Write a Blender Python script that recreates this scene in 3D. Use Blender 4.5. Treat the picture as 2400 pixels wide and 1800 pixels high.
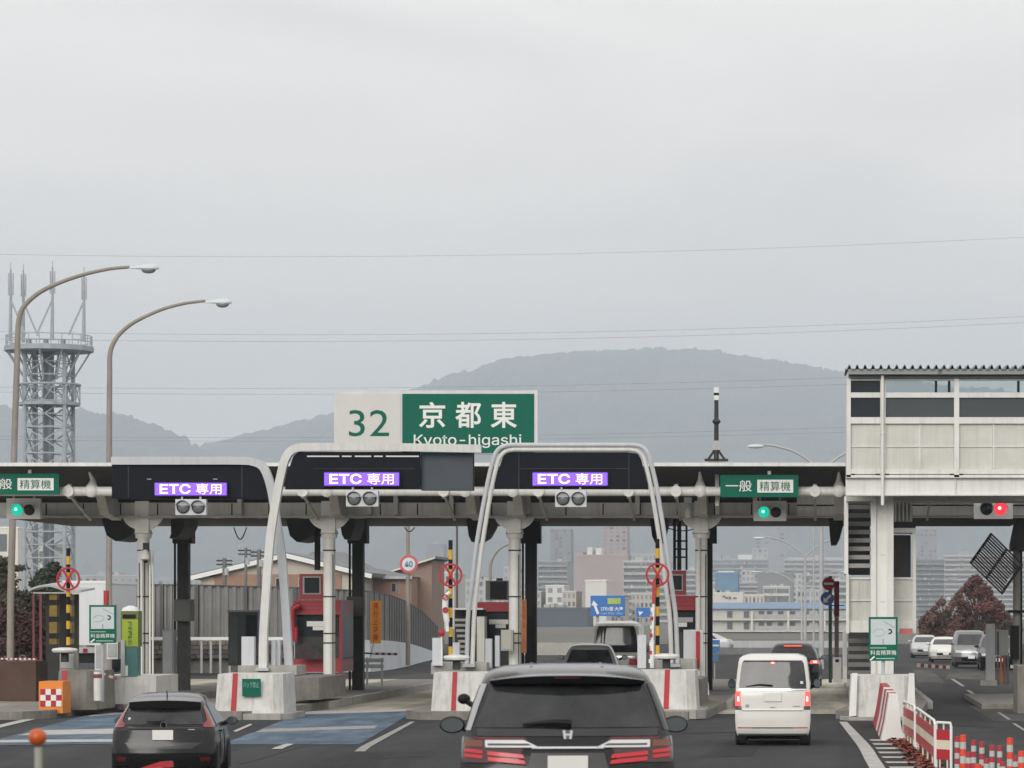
import bpy, math, random
from mathutils import Vector, Matrix, noise as mnoise
for _o in list(bpy.data.objects): bpy.data.objects.remove(_o)
SC = bpy.context.scene
COL = SC.collection
R = math.radians
# ---------------------------------------------------------------- camera
# one photograph pixel (2400 x 1800) is Y/FPX metres at distance Y; (VX, VY) is where the lanes vanish
FPX, VX, VY, CAMH = 8000.0, 1930.0, 1440.0, 2.55
cam_data = bpy.data.cameras.new('camera'); cam = bpy.data.objects.new('camera', cam_data); COL.objects.link(cam)
cam.location = (0, 0, CAMH); cam.rotation_euler = (R(90), 0, 0)
cam_data.sensor_width = 36.0; cam_data.lens = 36.0 * FPX / 2400.0
cam_data.shift_x = (1200.0 - VX) / 2400.0; cam_data.shift_y = (VY - 900.0) / 2400.0
cam_data.clip_start = 0.5; cam_data.clip_end = 15000.0
cam_data.dof.use_dof = True; cam_data.dof.focus_distance = 95.0; cam_data.dof.aperture_fstop = 6.5
SC.camera = cam
# ---------------------------------------------------------------- overcast sky
world = bpy.data.worlds.new('World'); SC.world = world; world.use_nodes = True
SUN_EL, SUN_AZ = R(23), R(194)            # behind the camera, a little to the left, veiled by cloud
def build_world():
    nt = world.node_tree; nt.nodes.clear(); L = nt.links
    out = nt.nodes.new('ShaderNodeOutputWorld'); bg = nt.nodes.new('ShaderNodeBackground')
    bg.inputs['Strength'].default_value = 0.1
    sky = nt.nodes.new('ShaderNodeTexSky'); sky.sky_type = 'NISHITA'; sky.sun_disc = False
    sky.sun_elevation = SUN_EL; sky.sun_rotation = SUN_AZ; sky.dust_density = 4.0
    tc = nt.nodes.new('ShaderNodeTexCoord')
    mp = nt.nodes.new('ShaderNodeMapping'); mp.inputs['Scale'].default_value = (3.2, 3.2, 15.0)
    nz = nt.nodes.new('ShaderNodeTexNoise'); nz.inputs['Scale'].default_value = 1.6
    nz.inputs['Detail'].default_value = 5.0; nz.inputs['Roughness'].default_value = 0.5; nz.inputs['Distortion'].default_value = 0.6
    ramp = nt.nodes.new('ShaderNodeValToRGB')
    e = ramp.color_ramp.elements
    e[0].position = 0.3; e[0].color = (0.703, 0.669, 0.640, 1)
    e[1].position = 0.7; e[1].color = (0.880, 0.834, 0.784, 1)
    mul = nt.nodes.new('ShaderNodeVectorMath'); mul.operation = 'SCALE'; mul.inputs['Scale'].default_value = 10.0
    mix = nt.nodes.new('ShaderNodeMix'); mix.data_type = 'RGBA'; mix.inputs['Factor'].default_value = 0.96
    L.new(tc.outputs['Generated'], mp.inputs['Vector']); L.new(mp.outputs['Vector'], nz.inputs['Vector'])
    L.new(nz.outputs['Fac'], ramp.inputs['Fac']); L.new(ramp.outputs['Color'], mul.inputs[0])
    L.new(sky.outputs['Color'], mix.inputs['A']); L.new(mul.outputs['Vector'], mix.inputs['B'])
    L.new(mix.outputs['Result'], bg.inputs['Color']); L.new(bg.outputs['Background'], out.inputs['Surface'])
build_world()
sun_data = bpy.data.lights.new('sun', 'SUN'); sun = bpy.data.objects.new('sun', sun_data); COL.objects.link(sun)
sun_data.energy = 1.5; sun_data.angle = R(35); sun_data.color = (1.0, 0.965, 0.91)
_d = Vector((math.sin(SUN_AZ) * math.cos(SUN_EL), math.cos(SUN_AZ) * math.cos(SUN_EL), math.sin(SUN_EL)))
sun.rotation_euler = _d.to_track_quat('Z', 'Y').to_euler(); sun.location = (0, 0, 400)
SC.view_settings.view_transform = 'Standard'; SC.view_settings.look = 'None'
SC.view_settings.exposure = 0.45; SC.view_settings.gamma = 1.0; SC.view_settings.use_curve_mapping = False
SC.render.engine = 'CYCLES'
SC.cycles.volume_bounces = 4; SC.cycles.max_bounces = 8; SC.cycles.use_denoising = True
# ---------------------------------------------------------------- pixel to place
def X(px, Y): return (px - VX) * Y / FPX
def Z(py, Y): return CAMH - (py - VY) * Y / FPX
def P(px, py, Y): return Vector((X(px, Y), Y, Z(py, Y)))
def m_px(Y): return Y / FPX
_TP = [(-50, .47), (33, .47), (42, .1), (50, -.2), (56, -.22), (61, -.09), (66, 0), (125, 0), (180, -.12), (260, -.3), (4000, -.3)]
def ground_z(y):
    for (a, za), (b, zb) in zip(_TP, _TP[1:]):
        if y <= b:
            t = max(0., min(1., (y - a) / (b - a))); t = t * t * (3 - 2 * t)
            return za + (zb - za) * t
    return _TP[-1][1]
# ---------------------------------------------------------------- materials
MATS = {}
def M(name, col=(.5, .5, .5), rough=.6, metal=0.0, var=.12, scale=1.5, bump=0.0, bscale=40., streak=0.0, coat=0.0, emit=0.0, spec=.5, dirt=None, dirtamt=.0, trans=0.0):
    if name in MATS: return MATS[name]
    m = bpy.data.materials.new(name); m.use_nodes = True; nt = m.node_tree; L = nt.links
    b = nt.nodes['Principled BSDF']
    b.inputs['Roughness'].default_value = rough; b.inputs['Metallic'].default_value = metal
    b.inputs['Coat Weight'].default_value = coat; b.inputs['Coat Roughness'].default_value = .05
    b.inputs['Specular IOR Level'].default_value = spec
    c = (*col, 1)
    b.inputs['Base Color'].default_value = c
    if emit > 0:
        b.inputs['Emission Color'].default_value = c; b.inputs['Emission Strength'].default_value = emit
    tc = nt.nodes.new('ShaderNodeTexCoord')
    src = None
    if var > 0:
        nz = nt.nodes.new('ShaderNodeTexNoise'); nz.inputs['Scale'].default_value = scale
        nz.inputs['Detail'].default_value = 6; nz.inputs['Roughness'].default_value = .62
        L.new(tc.outputs['Object'], nz.inputs['Vector'])
        mr = nt.nodes.new('ShaderNodeMapRange'); mr.inputs['From Min'].default_value = .3; mr.inputs['From Max'].default_value = .7
        L.new(nz.outputs['Fac'], mr.inputs['Value'])
        mx = nt.nodes.new('ShaderNodeMix'); mx.data_type = 'RGBA'
        mx.inputs['A'].default_value = (*[v * (1 - var) for v in col], 1); mx.inputs['B'].default_value = (*[min(1, v * (1 + var)) for v in col], 1)
        L.new(mr.outputs['Result'], mx.inputs['Factor']); src = mx.outputs['Result']
    if streak > 0:
        mp = nt.nodes.new('ShaderNodeMapping'); mp.inputs['Scale'].default_value = (5., 5., .35)
        L.new(tc.outputs['Object'], mp.inputs['Vector'])
        n2 = nt.nodes.new('ShaderNodeTexNoise'); n2.inputs['Scale'].default_value = 1.6; n2.inputs['Detail'].default_value = 5; n2.inputs['Roughness'].default_value = .7
        L.new(mp.outputs['Vector'], n2.inputs['Vector'])
        mr2 = nt.nodes.new('ShaderNodeMapRange'); mr2.inputs['From Min'].default_value = .48; mr2.inputs['From Max'].default_value = .78
        mr2.inputs['To Max'].default_value = streak
        L.new(n2.outputs['Fac'], mr2.inputs['Value'])
        mx2 = nt.nodes.new('ShaderNodeMix'); mx2.data_type = 'RGBA'
        if src: L.new(src, mx2.inputs['A'])
        else: mx2.inputs['A'].default_value = c
        mx2.inputs['B'].default_value = (*(dirt or (.09, .075, .06)), 1)
        L.new(mr2.outputs['Result'], mx2.inputs['Factor']); src = mx2.outputs['Result']
    if src and not emit: L.new(src, b.inputs['Base Color'])
    if bump > 0:
        nb = nt.nodes.new('ShaderNodeTexNoise'); nb.inputs['Scale'].default_value = bscale; nb.inputs['Detail'].default_value = 4
        L.new(tc.outputs['Object'], nb.inputs['Vector'])
        bp = nt.nodes.new('ShaderNodeBump'); bp.inputs['Strength'].default_value = bump; bp.inputs['Distance'].default_value = .02
        L.new(nb.outputs['Fac'], bp.inputs['Height']); L.new(bp.outputs['Normal'], b.inputs['Normal'])
    MATS[name] = m
    return m
def M_road(name, col, var, sx=1.1, sy=.05, rough=.88):
    m = M(name, col, rough, var=var, scale=.35, bump=.35, bscale=60, spec=.2); nt = m.node_tree; L = nt.links; b = nt.nodes['Principled BSDF']
    src = b.inputs['Base Color'].links[0].from_socket; tc = nt.nodes.new('ShaderNodeTexCoord'); mp = nt.nodes.new('ShaderNodeMapping'); mp.inputs['Scale'].default_value = (sx, sy, 1)
    nz = nt.nodes.new('ShaderNodeTexNoise'); nz.inputs['Scale'].default_value = 1.0; nz.inputs['Detail'].default_value = 5; nz.inputs['Roughness'].default_value = .6
    mr = nt.nodes.new('ShaderNodeMapRange'); mr.inputs['From Min'].default_value = .35; mr.inputs['From Max'].default_value = .68; mr.inputs['To Min'].default_value = .62; mr.inputs['To Max'].default_value = 1.25
    vm = nt.nodes.new('ShaderNodeVectorMath'); vm.operation = 'SCALE'
    L.new(tc.outputs['Object'], mp.inputs['Vector']); L.new(mp.outputs['Vector'], nz.inputs['Vector']); L.new(nz.outputs['Fac'], mr.inputs['Value']); L.new(src, vm.inputs[0]); L.new(mr.outputs['Result'], vm.inputs['Scale']); L.new(vm.outputs['Vector'], b.inputs['Base Color'])
    return m
def led(name, col, s):
    return M(name, col, .4, emit=s, var=0)
WHITE = M('white_paint', (.69, .69, .665), .45, var=.08, streak=.26)
OFFWHITE = M('cream_panel', (.60, .60, .555), .5, var=.09, streak=.34, dirt=(.30, .27, .21))
GREYP = M('grey_steel_paint', (.50, .49, .465), .5, var=.12, streak=.3)
COLP = M('column_paint', (.76, .76, .73), .45, var=.06, streak=.14)
DARKST = M('dark_steel', (.040, .041, .041), .6, var=.25, streak=.2, spec=.25)
BLACK = M('black_plastic', (.008, .008, .009), .5, var=.1, spec=.2)
PANELK = M('black_panel', (.006, .008, .013), .5, var=.12, spec=.1)
CONC = M('concrete', (.36, .355, .33), .85, var=.16, scale=2.2, bump=.25, streak=.35, dirt=(.12, .105, .085))
CONCW = M('painted_concrete', (.60, .60, .575), .8, var=.15, scale=3.0, bump=.35, streak=.5, dirt=(.17, .15, .125))
CONCD = M('dirty_concrete', (.21, .20, .18), .9, var=.25, scale=2.5, bump=.3, streak=.5)
REDP = M('red_paint', (.40, .028, .036), .5, var=.1, streak=.12)
REDR = M('red_reflective', (.40, .024, .034), .5, var=.12, spec=.3)
GREENS = M('sign_green', (.004, .120, .078), .5, var=.04, spec=.12)
WHITES = M('sign_white', (.74, .75, .73), .4, var=.03)
YELLOW = M('warning_yellow', (.62, .36, .02), .5, var=.1, streak=.1)
ORANGE = M('orange_plastic', (.75, .23, .02), .45, var=.08)
ALU = M('galvanised_steel', (.42, .43, .43), .42, metal=.6, var=.12, scale=4)
GALV = M('grey_galvanised', (.40, .41, .42), .6, var=.12)
TYRE = M('tyre_rubber', (.018, .018, .018), .8, var=.15)
CHROME = M('chrome', (.75, .76, .77), .12, metal=1.0, var=0)
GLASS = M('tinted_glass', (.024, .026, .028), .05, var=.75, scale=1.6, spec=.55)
GLASSB = M('window_glass', (.03, .036, .042), .06, var=0, spec=.7)
PLATE = M('number_plate_white', (.72, .72, .69), .45, var=.03)
# ---------------------------------------------------------------- mesh helper
LOCAL = set()
def root_of(o):
    while o.parent: o = o.parent
    return o
class MB:
    def __init__(s): s.v = []; s.f = []
    def quad(s, a, b, c, d):
        n = len(s.v); s.v += [Vector(a), Vector(b), Vector(c), Vector(d)]; s.f.append((n, n + 1, n + 2, n + 3)); return s
    def poly(s, pts):
        n = len(s.v); s.v += [Vector(p) for p in pts]; s.f.append(tuple(range(n, n + len(pts)))); return s
    def box(s, x0, x1, y0, y1, z0, z1):
        if x0 > x1: x0, x1 = x1, x0
        if y0 > y1: y0, y1 = y1, y0
        if z0 > z1: z0, z1 = z1, z0
        n = len(s.v)
        s.v += [Vector(p) for p in ((x0, y0, z0), (x1, y0, z0), (x1, y1, z0), (x0, y1, z0), (x0, y0, z1), (x1, y0, z1), (x1, y1, z1), (x0, y1, z1))]
        s.f += [tuple(n + i for i in q) for q in ((0, 3, 2, 1), (4, 5, 6, 7), (0, 1, 5, 4), (1, 2, 6, 5), (2, 3, 7, 6), (3, 0, 4, 7))]
        return s
    def hexa(s, c8):
        n = len(s.v); s.v += [Vector(p) for p in c8]
        s.f += [tuple(n + i for i in q) for q in ((0, 3, 2, 1), (4, 5, 6, 7), (0, 1, 5, 4), (1, 2, 6, 5), (2, 3, 7, 6), (3, 0, 4, 7))]
        return s
    def bar(s, p0, p1, w, h=None, up=(0, 0, 1)):
        h = h or w; p0 = Vector(p0); p1 = Vector(p1); d = (p1 - p0)
        if d.length < 1e-6: return s
        d.normalize(); u = Vector(up)
        if abs(d.dot(u)) > .97: u = Vector((0, 1, 0))
        a = d.cross(u).normalized() * (w / 2); b = a.cross(d).normalized() * (h / 2)
        return s.hexa([p0 - a - b, p0 + a - b, p1 + a - b, p1 - a - b, p0 - a + b, p0 + a + b, p1 + a + b, p1 - a + b])
    def prism(s, pts, vec):
        vec = Vector(vec); n = len(s.v); k = len(pts); pts = [Vector(p) for p in pts]
        s.v += pts + [p + vec for p in pts]
        s.f.append(tuple(range(n + k - 1, n - 1, -1))); s.f.append(tuple(range(n + k, n + 2 * k)))
        for i in range(k): j = (i + 1) % k; s.f.append((n + i, n + j, n + k + j, n + k + i))
        return s
    def tube(s, pts, r, n=8, caps=True, closed=False):
        pts = [Vector(p) for p in pts]; k = len(pts); rs = r if isinstance(r, (list, tuple)) else [r] * k
        base = len(s.v); prev = None
        for i, p in enumerate(pts):
            if closed: d = pts[(i + 1) % k] - pts[i - 1]
            else: d = pts[min(i + 1, k - 1)] - pts[max(i - 1, 0)]
            d.normalize()
            if prev is None:
                u = Vector((0, 0, 1)) if abs(d.z) < .9 else Vector((0, 1, 0))
                a = d.cross(u).normalized()
            else:
                a = (prev - d * prev.dot(d)).normalized()
            prev = a; b = d.cross(a)
            for j in range(n):
                t = 2 * math.pi * j / n; s.v.append(p + (a * math.cos(t) + b * math.sin(t)) * rs[i])
        for i in range(k if closed else k - 1):
            i2 = (i + 1) % k
            for j in range(n):
                j2 = (j + 1) % n; s.f.append((base + i * n + j, base + i * n + j2, base + i2 * n + j2, base + i2 * n + j))
        if caps and not closed:
            s.f.append(tuple(base + j for j in range(n - 1, -1, -1))); s.f.append(tuple(base + (k - 1) * n + j for j in range(n)))
        return s
    def cyl(s, p0, p1, r0, r1=None, n=16): return s.tube([p0, p1], [r0, r0 if r1 is None else r1], n)
    def lathe(s, c, prof, n=16, axis='Z'):
        c = Vector(c); base = len(s.v)
        for r, h in prof:
            for j in range(n):
                t = 2 * math.pi * j / n; a, b = r * math.cos(t), r * math.sin(t)
                s.v.append(c + (Vector((a, b, h)) if axis == 'Z' else Vector((a, h, b)) if axis == 'Y' else Vector((h, a, b))))
        for i in range(len(prof) - 1):
            for j in range(n):
                j2 = (j + 1) % n; s.f.append((base + i * n + j, base + i * n + j2, base + (i + 1) * n + j2, base + (i + 1) * n + j))
        s.f.append(tuple(base + j for j in range(n - 1, -1, -1))); s.f.append(tuple(base + (len(prof) - 1) * n + j for j in range(n)))
        return s
    def ball(s, c, r, n=14, sq=(1, 1, 1)):
        c = Vector(c); k = n // 2 + 1
        prof = [(max(r * math.sin(math.pi * i / k), 1e-3), -r * math.cos(math.pi * i / k)) for i in range(k + 1)]
        a = len(s.v); s.lathe((0, 0, 0), prof, n)
        for i in range(a, len(s.v)): v = s.v[i]; s.v[i] = c + Vector((v.x * sq[0], v.y * sq[1], v.z * sq[2]))
        return s
    def ring(s, c, ro, ri, y0, y1, n=28):
        # flat ring standing in the XZ plane
        return s.lathe_open(c, [(ri, y0), (ro, y0), (ro, y1), (ri, y1)], n)
    def lathe_open(s, c, prof, n=28):
        c = Vector(c); base = len(s.v); k = len(prof)
        for r, h in prof:
            for j in range(n):
                t = 2 * math.pi * j / n; s.v.append(c + Vector((r * math.cos(t), h, r * math.sin(t))))
        for i in range(k):
            i2 = (i + 1) % k
            for j in range(n):
                j2 = (j + 1) % n; s.f.append((base + i * n + j, base + i * n + j2, base + i2 * n + j2, base + i2 * n + j))
        return s
    def grid(s, fn, nu, nv):
        base = len(s.v)
        for i in range(nu + 1):
            for j in range(nv + 1): s.v.append(Vector(fn(i / nu, j / nv)))
        for i in range(nu):
            for j in range(nv):
                a = base + i * (nv + 1) + j; s.f.append((a, a + nv + 1, a + nv + 2, a + 1))
        return s
    def build(s, name, mat, parent=None, smooth=False, sharp=40, org=None, fix=True):
        me = bpy.data.meshes.new(name)
        if parent is not None:
            rt = root_of(parent); off = Vector((0, 0, 0)) if rt.name in LOCAL else rt.location.copy()
        elif org is not None: off = Vector(org)
        else:
            xs = [v.x for v in s.v]; ys = [v.y for v in s.v]; zs = [v.z for v in s.v]
            off = Vector(((min(xs) + max(xs)) / 2, (min(ys) + max(ys)) / 2, min(zs)))
        me.from_pydata([tuple(v - off) for v in s.v], [], s.f)
        if fix:
            import bmesh
            bm = bmesh.new(); bm.from_mesh(me); bmesh.ops.recalc_face_normals(bm, faces=bm.faces); bm.to_mesh(me); bm.free()
        me.materials.append(mat)
        if smooth:
            me.polygons.foreach_set('use_smooth', [True] * len(me.polygons)); me.set_sharp_from_angle(angle=R(sharp))
        me.update()
        o = bpy.data.objects.new(name, me); COL.objects.link(o)
        if parent is not None: o.parent = parent
        else: o.location = off
        return o
def tag(o, label=None, cat=None, group=None, kind=None):
    if label: o['label'] = label
    if cat: o['category'] = cat
    if group: o['group'] = group
    if kind: o['kind'] = kind
    return o
def thing(name, label, cat, loc, group=None, rz=0.0, local=False):
    o = bpy.data.objects.new(name, None); COL.objects.link(o); o.location = loc; o.rotation_euler = (0, 0, rz)
    o.empty_display_size = .3
    if local: LOCAL.add(o.name)
    return tag(o, label, cat, group)
def copy_part(src, parent, delta):
    c = src.copy(); COL.objects.link(c); c.parent = parent; c.location = src.location + Vector(delta); return c
def load_font():
    try:
        return bpy.data.fonts.load(bpy.utils.system_resource('DATAFILES', path='fonts') + '/Inter.woff2')
    except Exception:
        return None
FONT = load_font()
def text_part(body, x0, x1, z0, z1, y, mat, parent, name='lettering', bold=.0, depth=.006, stretch=True, vertical=False):
    cu = bpy.data.curves.new(name, 'FONT'); cu.body = '\n'.join(body) if vertical else body; cu.size = 1.0; cu.offset = bold; cu.extrude = 0.0
    if FONT and body.isascii() and body != '32': cu.font = FONT
    cu.resolution_u = 3
    if vertical: cu.align_x = 'CENTER'; cu.space_line = 1.02
    to = bpy.data.objects.new('tmp', cu); COL.objects.link(to)
    bpy.context.view_layer.update()
    dg = bpy.context.evaluated_depsgraph_get(); me = bpy.data.meshes.new_from_object(to.evaluated_get(dg))
    bpy.data.objects.remove(to); bpy.data.curves.remove(cu)
    vs = [v.co.copy() for v in me.vertices]; fs = [tuple(p.vertices) for p in me.polygons]
    bpy.data.meshes.remove(me)
    if not vs: return None
    ax, bx = min(v.x for v in vs), max(v.x for v in vs); ay, by = min(v.y for v in vs), max(v.y for v in vs)
    mb = MB()
    if stretch: sx = (x1 - x0) / max(bx - ax, 1e-6); sz = (z1 - z0) / max(by - ay, 1e-6); ox, oz = x0, z0
    else:
        sx = sz = min((x1 - x0) / (bx - ax), (z1 - z0) / (by - ay)); ox = (x0 + x1 - sx * (bx - ax)) / 2; oz = (z0 + z1 - sz * (by - ay)) / 2
    mb.v = [Vector((ox + (v.x - ax) * sx, y - depth, oz + (v.y - ay) * sz)) for v in vs]; mb.f = fs
    return mb.build(name, mat, parent, fix=False)
def arc(c, r, a0, a1, n, plane='XZ'):
    out = []
    for i in range(n + 1):
        t = R(a0 + (a1 - a0) * i / n); u, w = r * math.cos(t), r * math.sin(t)
        out.append(Vector(c) + (Vector((u, 0, w)) if plane == 'XZ' else Vector((u, w, 0)) if plane == 'XY' else Vector((0, u, w))))
    return out
def smooth_path(pts, n=6):
    pts = [Vector(p) for p in pts]; out = []
    for i in range(len(pts) - 1):
        p0 = pts[max(i - 1, 0)]; p1 = pts[i]; p2 = pts[i + 1]; p3 = pts[min(i + 2, len(pts) - 1)]
        for k in range(n):
            t = k / n
            out.append(.5 * ((2 * p1) + (p2 - p0) * t + (2 * p0 - 5 * p1 + 4 * p2 - p3) * t * t + (3 * p1 - p0 - 3 * p2 + p3) * t ** 3))
    out.append(pts[-1]); return out
# ================================================================ the setting
rnd = random.Random(7)
ASPH = M_road('asphalt', (.041, .042, .044), .2, .5, .03)
PAVE = M_road('lane_concrete', (.42, .395, .33), .22, 1.3, .06)
EARTH = M('ground_earth', (.12, .115, .10), .95, var=.25, scale=.05)
BLUEP = M_road('blue_road_paint', (.105, .152, .205), .3, 1.8, .3)
LINEP = M('white_road_paint', (.40, .40, .385), .75, var=.22, scale=2.5)
LINEW = M('worn_white_road_paint', (.27, .27, .26), .8, var=.35, scale=3.)
def gp(px, py):
    y = 80.
    for _ in range(30): y = FPX * (CAMH - ground_z(y)) / (py - VY)
    return X(px, y), y
def sheet(name, x0, x1, y0, y1, lift, mat, ny=40, nx=4, parent=None):
    mb = MB(); mb.grid(lambda u, v: (x0 + (x1 - x0) * u, y0 + (y1 - y0) * v, ground_z(y0 + (y1 - y0) * v) + lift), nx, ny)
    return mb.build(name, mat, parent, org=(0, 0, 0))
def marking(corners, lift, mat, name='road_marking', ny=10, nx=2):
    # corners as photo pixels on the road: near-left, near-right, far-right, far-left
    a, b, c, d = [Vector(gp(*q)) for q in corners]
    mb = MB()
    def fn(u, v):
        p = (a * (1 - u) + b * u) * (1 - v) + (d * (1 - u) + c * u) * v
        return (p.x, p.y, ground_z(p.y) + lift)
    mb.grid(fn, nx, ny); o = mb.build(name, mat, org=(0, 0, 0)); tag(o, kind='structure'); return o
g = sheet('ground', -5200, 5200, -1200, 9600, -.02, EARTH, ny=800, nx=4); tag(g, kind='structure')
g = sheet('road', -42, 40, -20, 330, -.004, ASPH, ny=260, nx=4); tag(g, kind='structure')
g = sheet('road', -32, 1.0, 87.5, 135, .0, PAVE, ny=20, nx=4); g.name = 'toll_lane_pavement'; tag(g, kind='structure')
# blue guidance panels ahead of the electronic lanes
marking([(520, 1745), (842, 1745), (978, 1664), (706, 1672)], .004, BLUEP)
marking([(598, 1717), (878, 1708), (884, 1701), (618, 1709)], .008, LINEW)
marking([(712, 1675), (972, 1667), (977, 1662), (706, 1668)], .008, LINEP)
marking([(830, 1762), (855, 1762), (973, 1692), (962, 1692)], .008, LINEW)
marking([(636, 1756), (662, 1756), (690, 1744), (670, 1744)], .008, LINEP)
marking([(546, 1714), (554, 1716), (592, 1699), (586, 1697)], .008, LINEP)
marking([(-60, 1748), (300, 1743), (330, 1660), (205, 1676)], .004, BLUEP)
marking([(40, 1724), (290, 1720), (292, 1708), (105, 1712)], .008, LINEP)
marking([(-30, 1741), (300, 1739), (302, 1733), (-10, 1735)], .008, LINEP)
marking([(205, 1680), (330, 1672), (335, 1665), (225, 1672)], .008, LINEP)
marking([(-30, 1706), (-20, 1711), (132, 1674), (118, 1672)], .008, LINEP)
# right-hand edge line and hatching
marking([(2046, 1822), (2086, 1822), (1985, 1692), (1967, 1692)], .004, LINEP)
for i, py in enumerate((1733, 1742, 1752, 1762, 1773, 1785, 1797)):
    t = (py - 1690) / 110.
    marking([(2012 + 78 * t, py + 4.0), (2078 + 92 * t, py + 4.0), (2074 + 92 * t, py), (2006 + 78 * t, py)], .004, LINEP, ny=2)
marking([(2150, 1600), (2215, 1600), (2180, 1570), (2140, 1570)], .002, M_road('pale_asphalt_patch', (.085, .082, .074), .25, 1.0, .1) if 'pale_asphalt_patch' not in MATS else MATS['pale_asphalt_patch'], 'asphalt_patch'); marking([(2215, 1592), (2330, 1592), (2300, 1577), (2225, 1577)], .002, M_road('pale_asphalt_patch', (.085, .082, .074), .25, 1.0, .1) if 'pale_asphalt_patch' not in MATS else MATS['pale_asphalt_patch'], 'asphalt_patch'); marking([(2330, 1690), (2480, 1690), (2400, 1655), (2270, 1655)], .002, M_road('pale_asphalt_patch', (.085, .082, .074), .25, 1.0, .1) if 'pale_asphalt_patch' not in MATS else MATS['pale_asphalt_patch'], 'asphalt_patch')
for k in range(5):
    y0 = 1592 + k * 26; x0 = 2228 + k * 36
    marking([(x0 + 26, y0 + 17), (x0 + 34, y0 + 17), (x0 + 8, y0), (x0, y0)], .008, LINEW, ny=2)
for k in range(4):
    y0 = 1585 + k * 16; x0 = 1668 - k * 3
# tar seams, patches and tyre-dark strips in the asphalt
TAR = M('tar_seam', (.016, .016, .017), .7, var=.3, scale=4, spec=.3); PATCH = M_road('asphalt_patch', (.030, .031, .033), .2, .8, .1)
for q in ([(1480, 1800), (1484, 1800), (1640, 1692), (1638, 1692)], [(900, 1775), (1010, 1771), (1010, 1769), (900, 1773)], [(1960, 1712), (1962, 1712), (1600, 1719), (1600, 1717.6)], [(560, 1790), (566, 1790), (720, 1748), (717, 1748)], [(250, 1760), (258, 1760), (560, 1757), (560, 1755.5)]): marking(q, .003, TAR, 'tar_seam', ny=6)
for q in ([(700, 1812), (860, 1812), (925, 1762), (800, 1764)], [(1640, 1775), (1760, 1772), (1800, 1740), (1700, 1742)], [(2190, 1700), (2330, 1705), (2290, 1675), (2180, 1672)]): marking(q, .002, PATCH, 'asphalt_patch', ny=6)
# ---------------------------------------------------------------- wooded hills far behind
HILLM = M('wooded_hill', (.045, .058, .040), .95, var=.7, scale=.008)
def hill(ridge, Y0, depth, seed, name):
    xs = [q[0] for q in ridge]
    def top(px):
        for (a, ya), (b, yb) in zip(ridge, ridge[1:]):
            if px <= b:
                t = max(0, min(1, (px - a) / (b - a))); t = t * t * (3 - 2 * t) * .6 + t * .4
                return ya + (yb - ya) * t
        return ridge[-1][1]
    mb = MB(); nu = int((xs[-1] - xs[0]) / 5); nv = 60
    def fn(u, v):
        px = xs[0] + (xs[-1] - xs[0]) * u; y = Y0 - depth * (1 - v)
        zt = Z(top(px), Y0); x = X(px, Y0)
        f = v ** .92
        n1 = mnoise.noise(Vector((x * .004, y * .004, seed)))
        z = zt * f * (1 + .06 * n1 * math.sin(math.pi * v))
        tree = abs(mnoise.noise(Vector((x * .03, y * .03, seed + 5)))) * 14 + abs(mnoise.noise(Vector((x * .085, y * .085, seed + 9)))) * 13
        z += (tree - 7.0) * min(1, v * 6)
        x += 70 * n1 * math.sin(math.pi * v)
        return (x, y, max(z, -2) if v > 0 else -3)
    mb.grid(fn, nu, nv)
    def back(u, v):
        a = fn(u, 1.0); return (a[0], a[1] + 700 * v, a[2] * (1 - v) - 3 * v)
    mb.grid(back, nu, 4)
    o = mb.build(name, HILLM, org=(0, 0, 0), smooth=True, sharp=180); tag(o, kind='structure'); return o
hill([(-900, 1010), (-400, 960), (-100, 940), (0, 947), (50, 956), (130, 966), (190, 958), (230, 966), (300, 976), (360, 992), (420, 1018), (470, 1052), (540, 1100), (640, 1160), (800, 1240)], 7000, 2200, 3.3, 'hill')
hill([(-200, 1160), (200, 1120), (400, 1070), (477, 1043), (540, 1025), (608, 1009), (690, 990), (781, 968), (880, 938), (976, 906), (1085, 868), (1193, 836), (1302, 825), (1465, 816), (1627, 815), (1736, 829), (1866, 848), (1953, 866), (2080, 884), (2260, 905), (2500, 925), (2900, 960), (3400, 1040)], 8000, 2800, 8.1, 'hill')
# unseen wooded slope added behind the camera to darken reflections in the cars
def added_back_slope():
    mb = MB()
    def fn(u, v):
        x = -900 + 1800 * u; y = -160 - 560 * v; n1 = mnoise.noise(Vector((x * .006, 3.1, .5))); n2 = abs(mnoise.noise(Vector((x * .05, y * .05, 7.7)))) * 9 + abs(mnoise.noise(Vector((x * .14, y * .14, 2.7)))) * 7
        return (x, y, (-1 if v == 0 else (90 + 40 * n1) * math.sin(v * math.pi / 2) + n2 * min(1, v * 8)))
    mb.grid(fn, 220, 50); o = mb.build('hill', HILLM, org=(0, 0, 0), smooth=True, sharp=180); tag(o, kind='structure')
added_back_slope()
# ---------------------------------------------------------------- the air
hz = MB(); hz.box(-4800, 4800, -900, 9200, -4, 680)
HZM = bpy.data.materials.new('haze_air'); HZM.use_nodes = True
nt = HZM.node_tree; nt.nodes.clear(); _o = nt.nodes.new('ShaderNodeOutputMaterial'); _v = nt.nodes.new('ShaderNodeVolumePrincipled')
_v.inputs['Color'].default_value = (.81, .90, 1.0, 1); _v.inputs['Density'].default_value = .00021; _v.inputs['Anisotropy'].default_value = .55
nt.links.new(_v.outputs['Volume'], _o.inputs['Volume'])
haze = hz.build('haze', HZM, org=(0, 0, 0)); tag(haze, kind='stuff')
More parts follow.
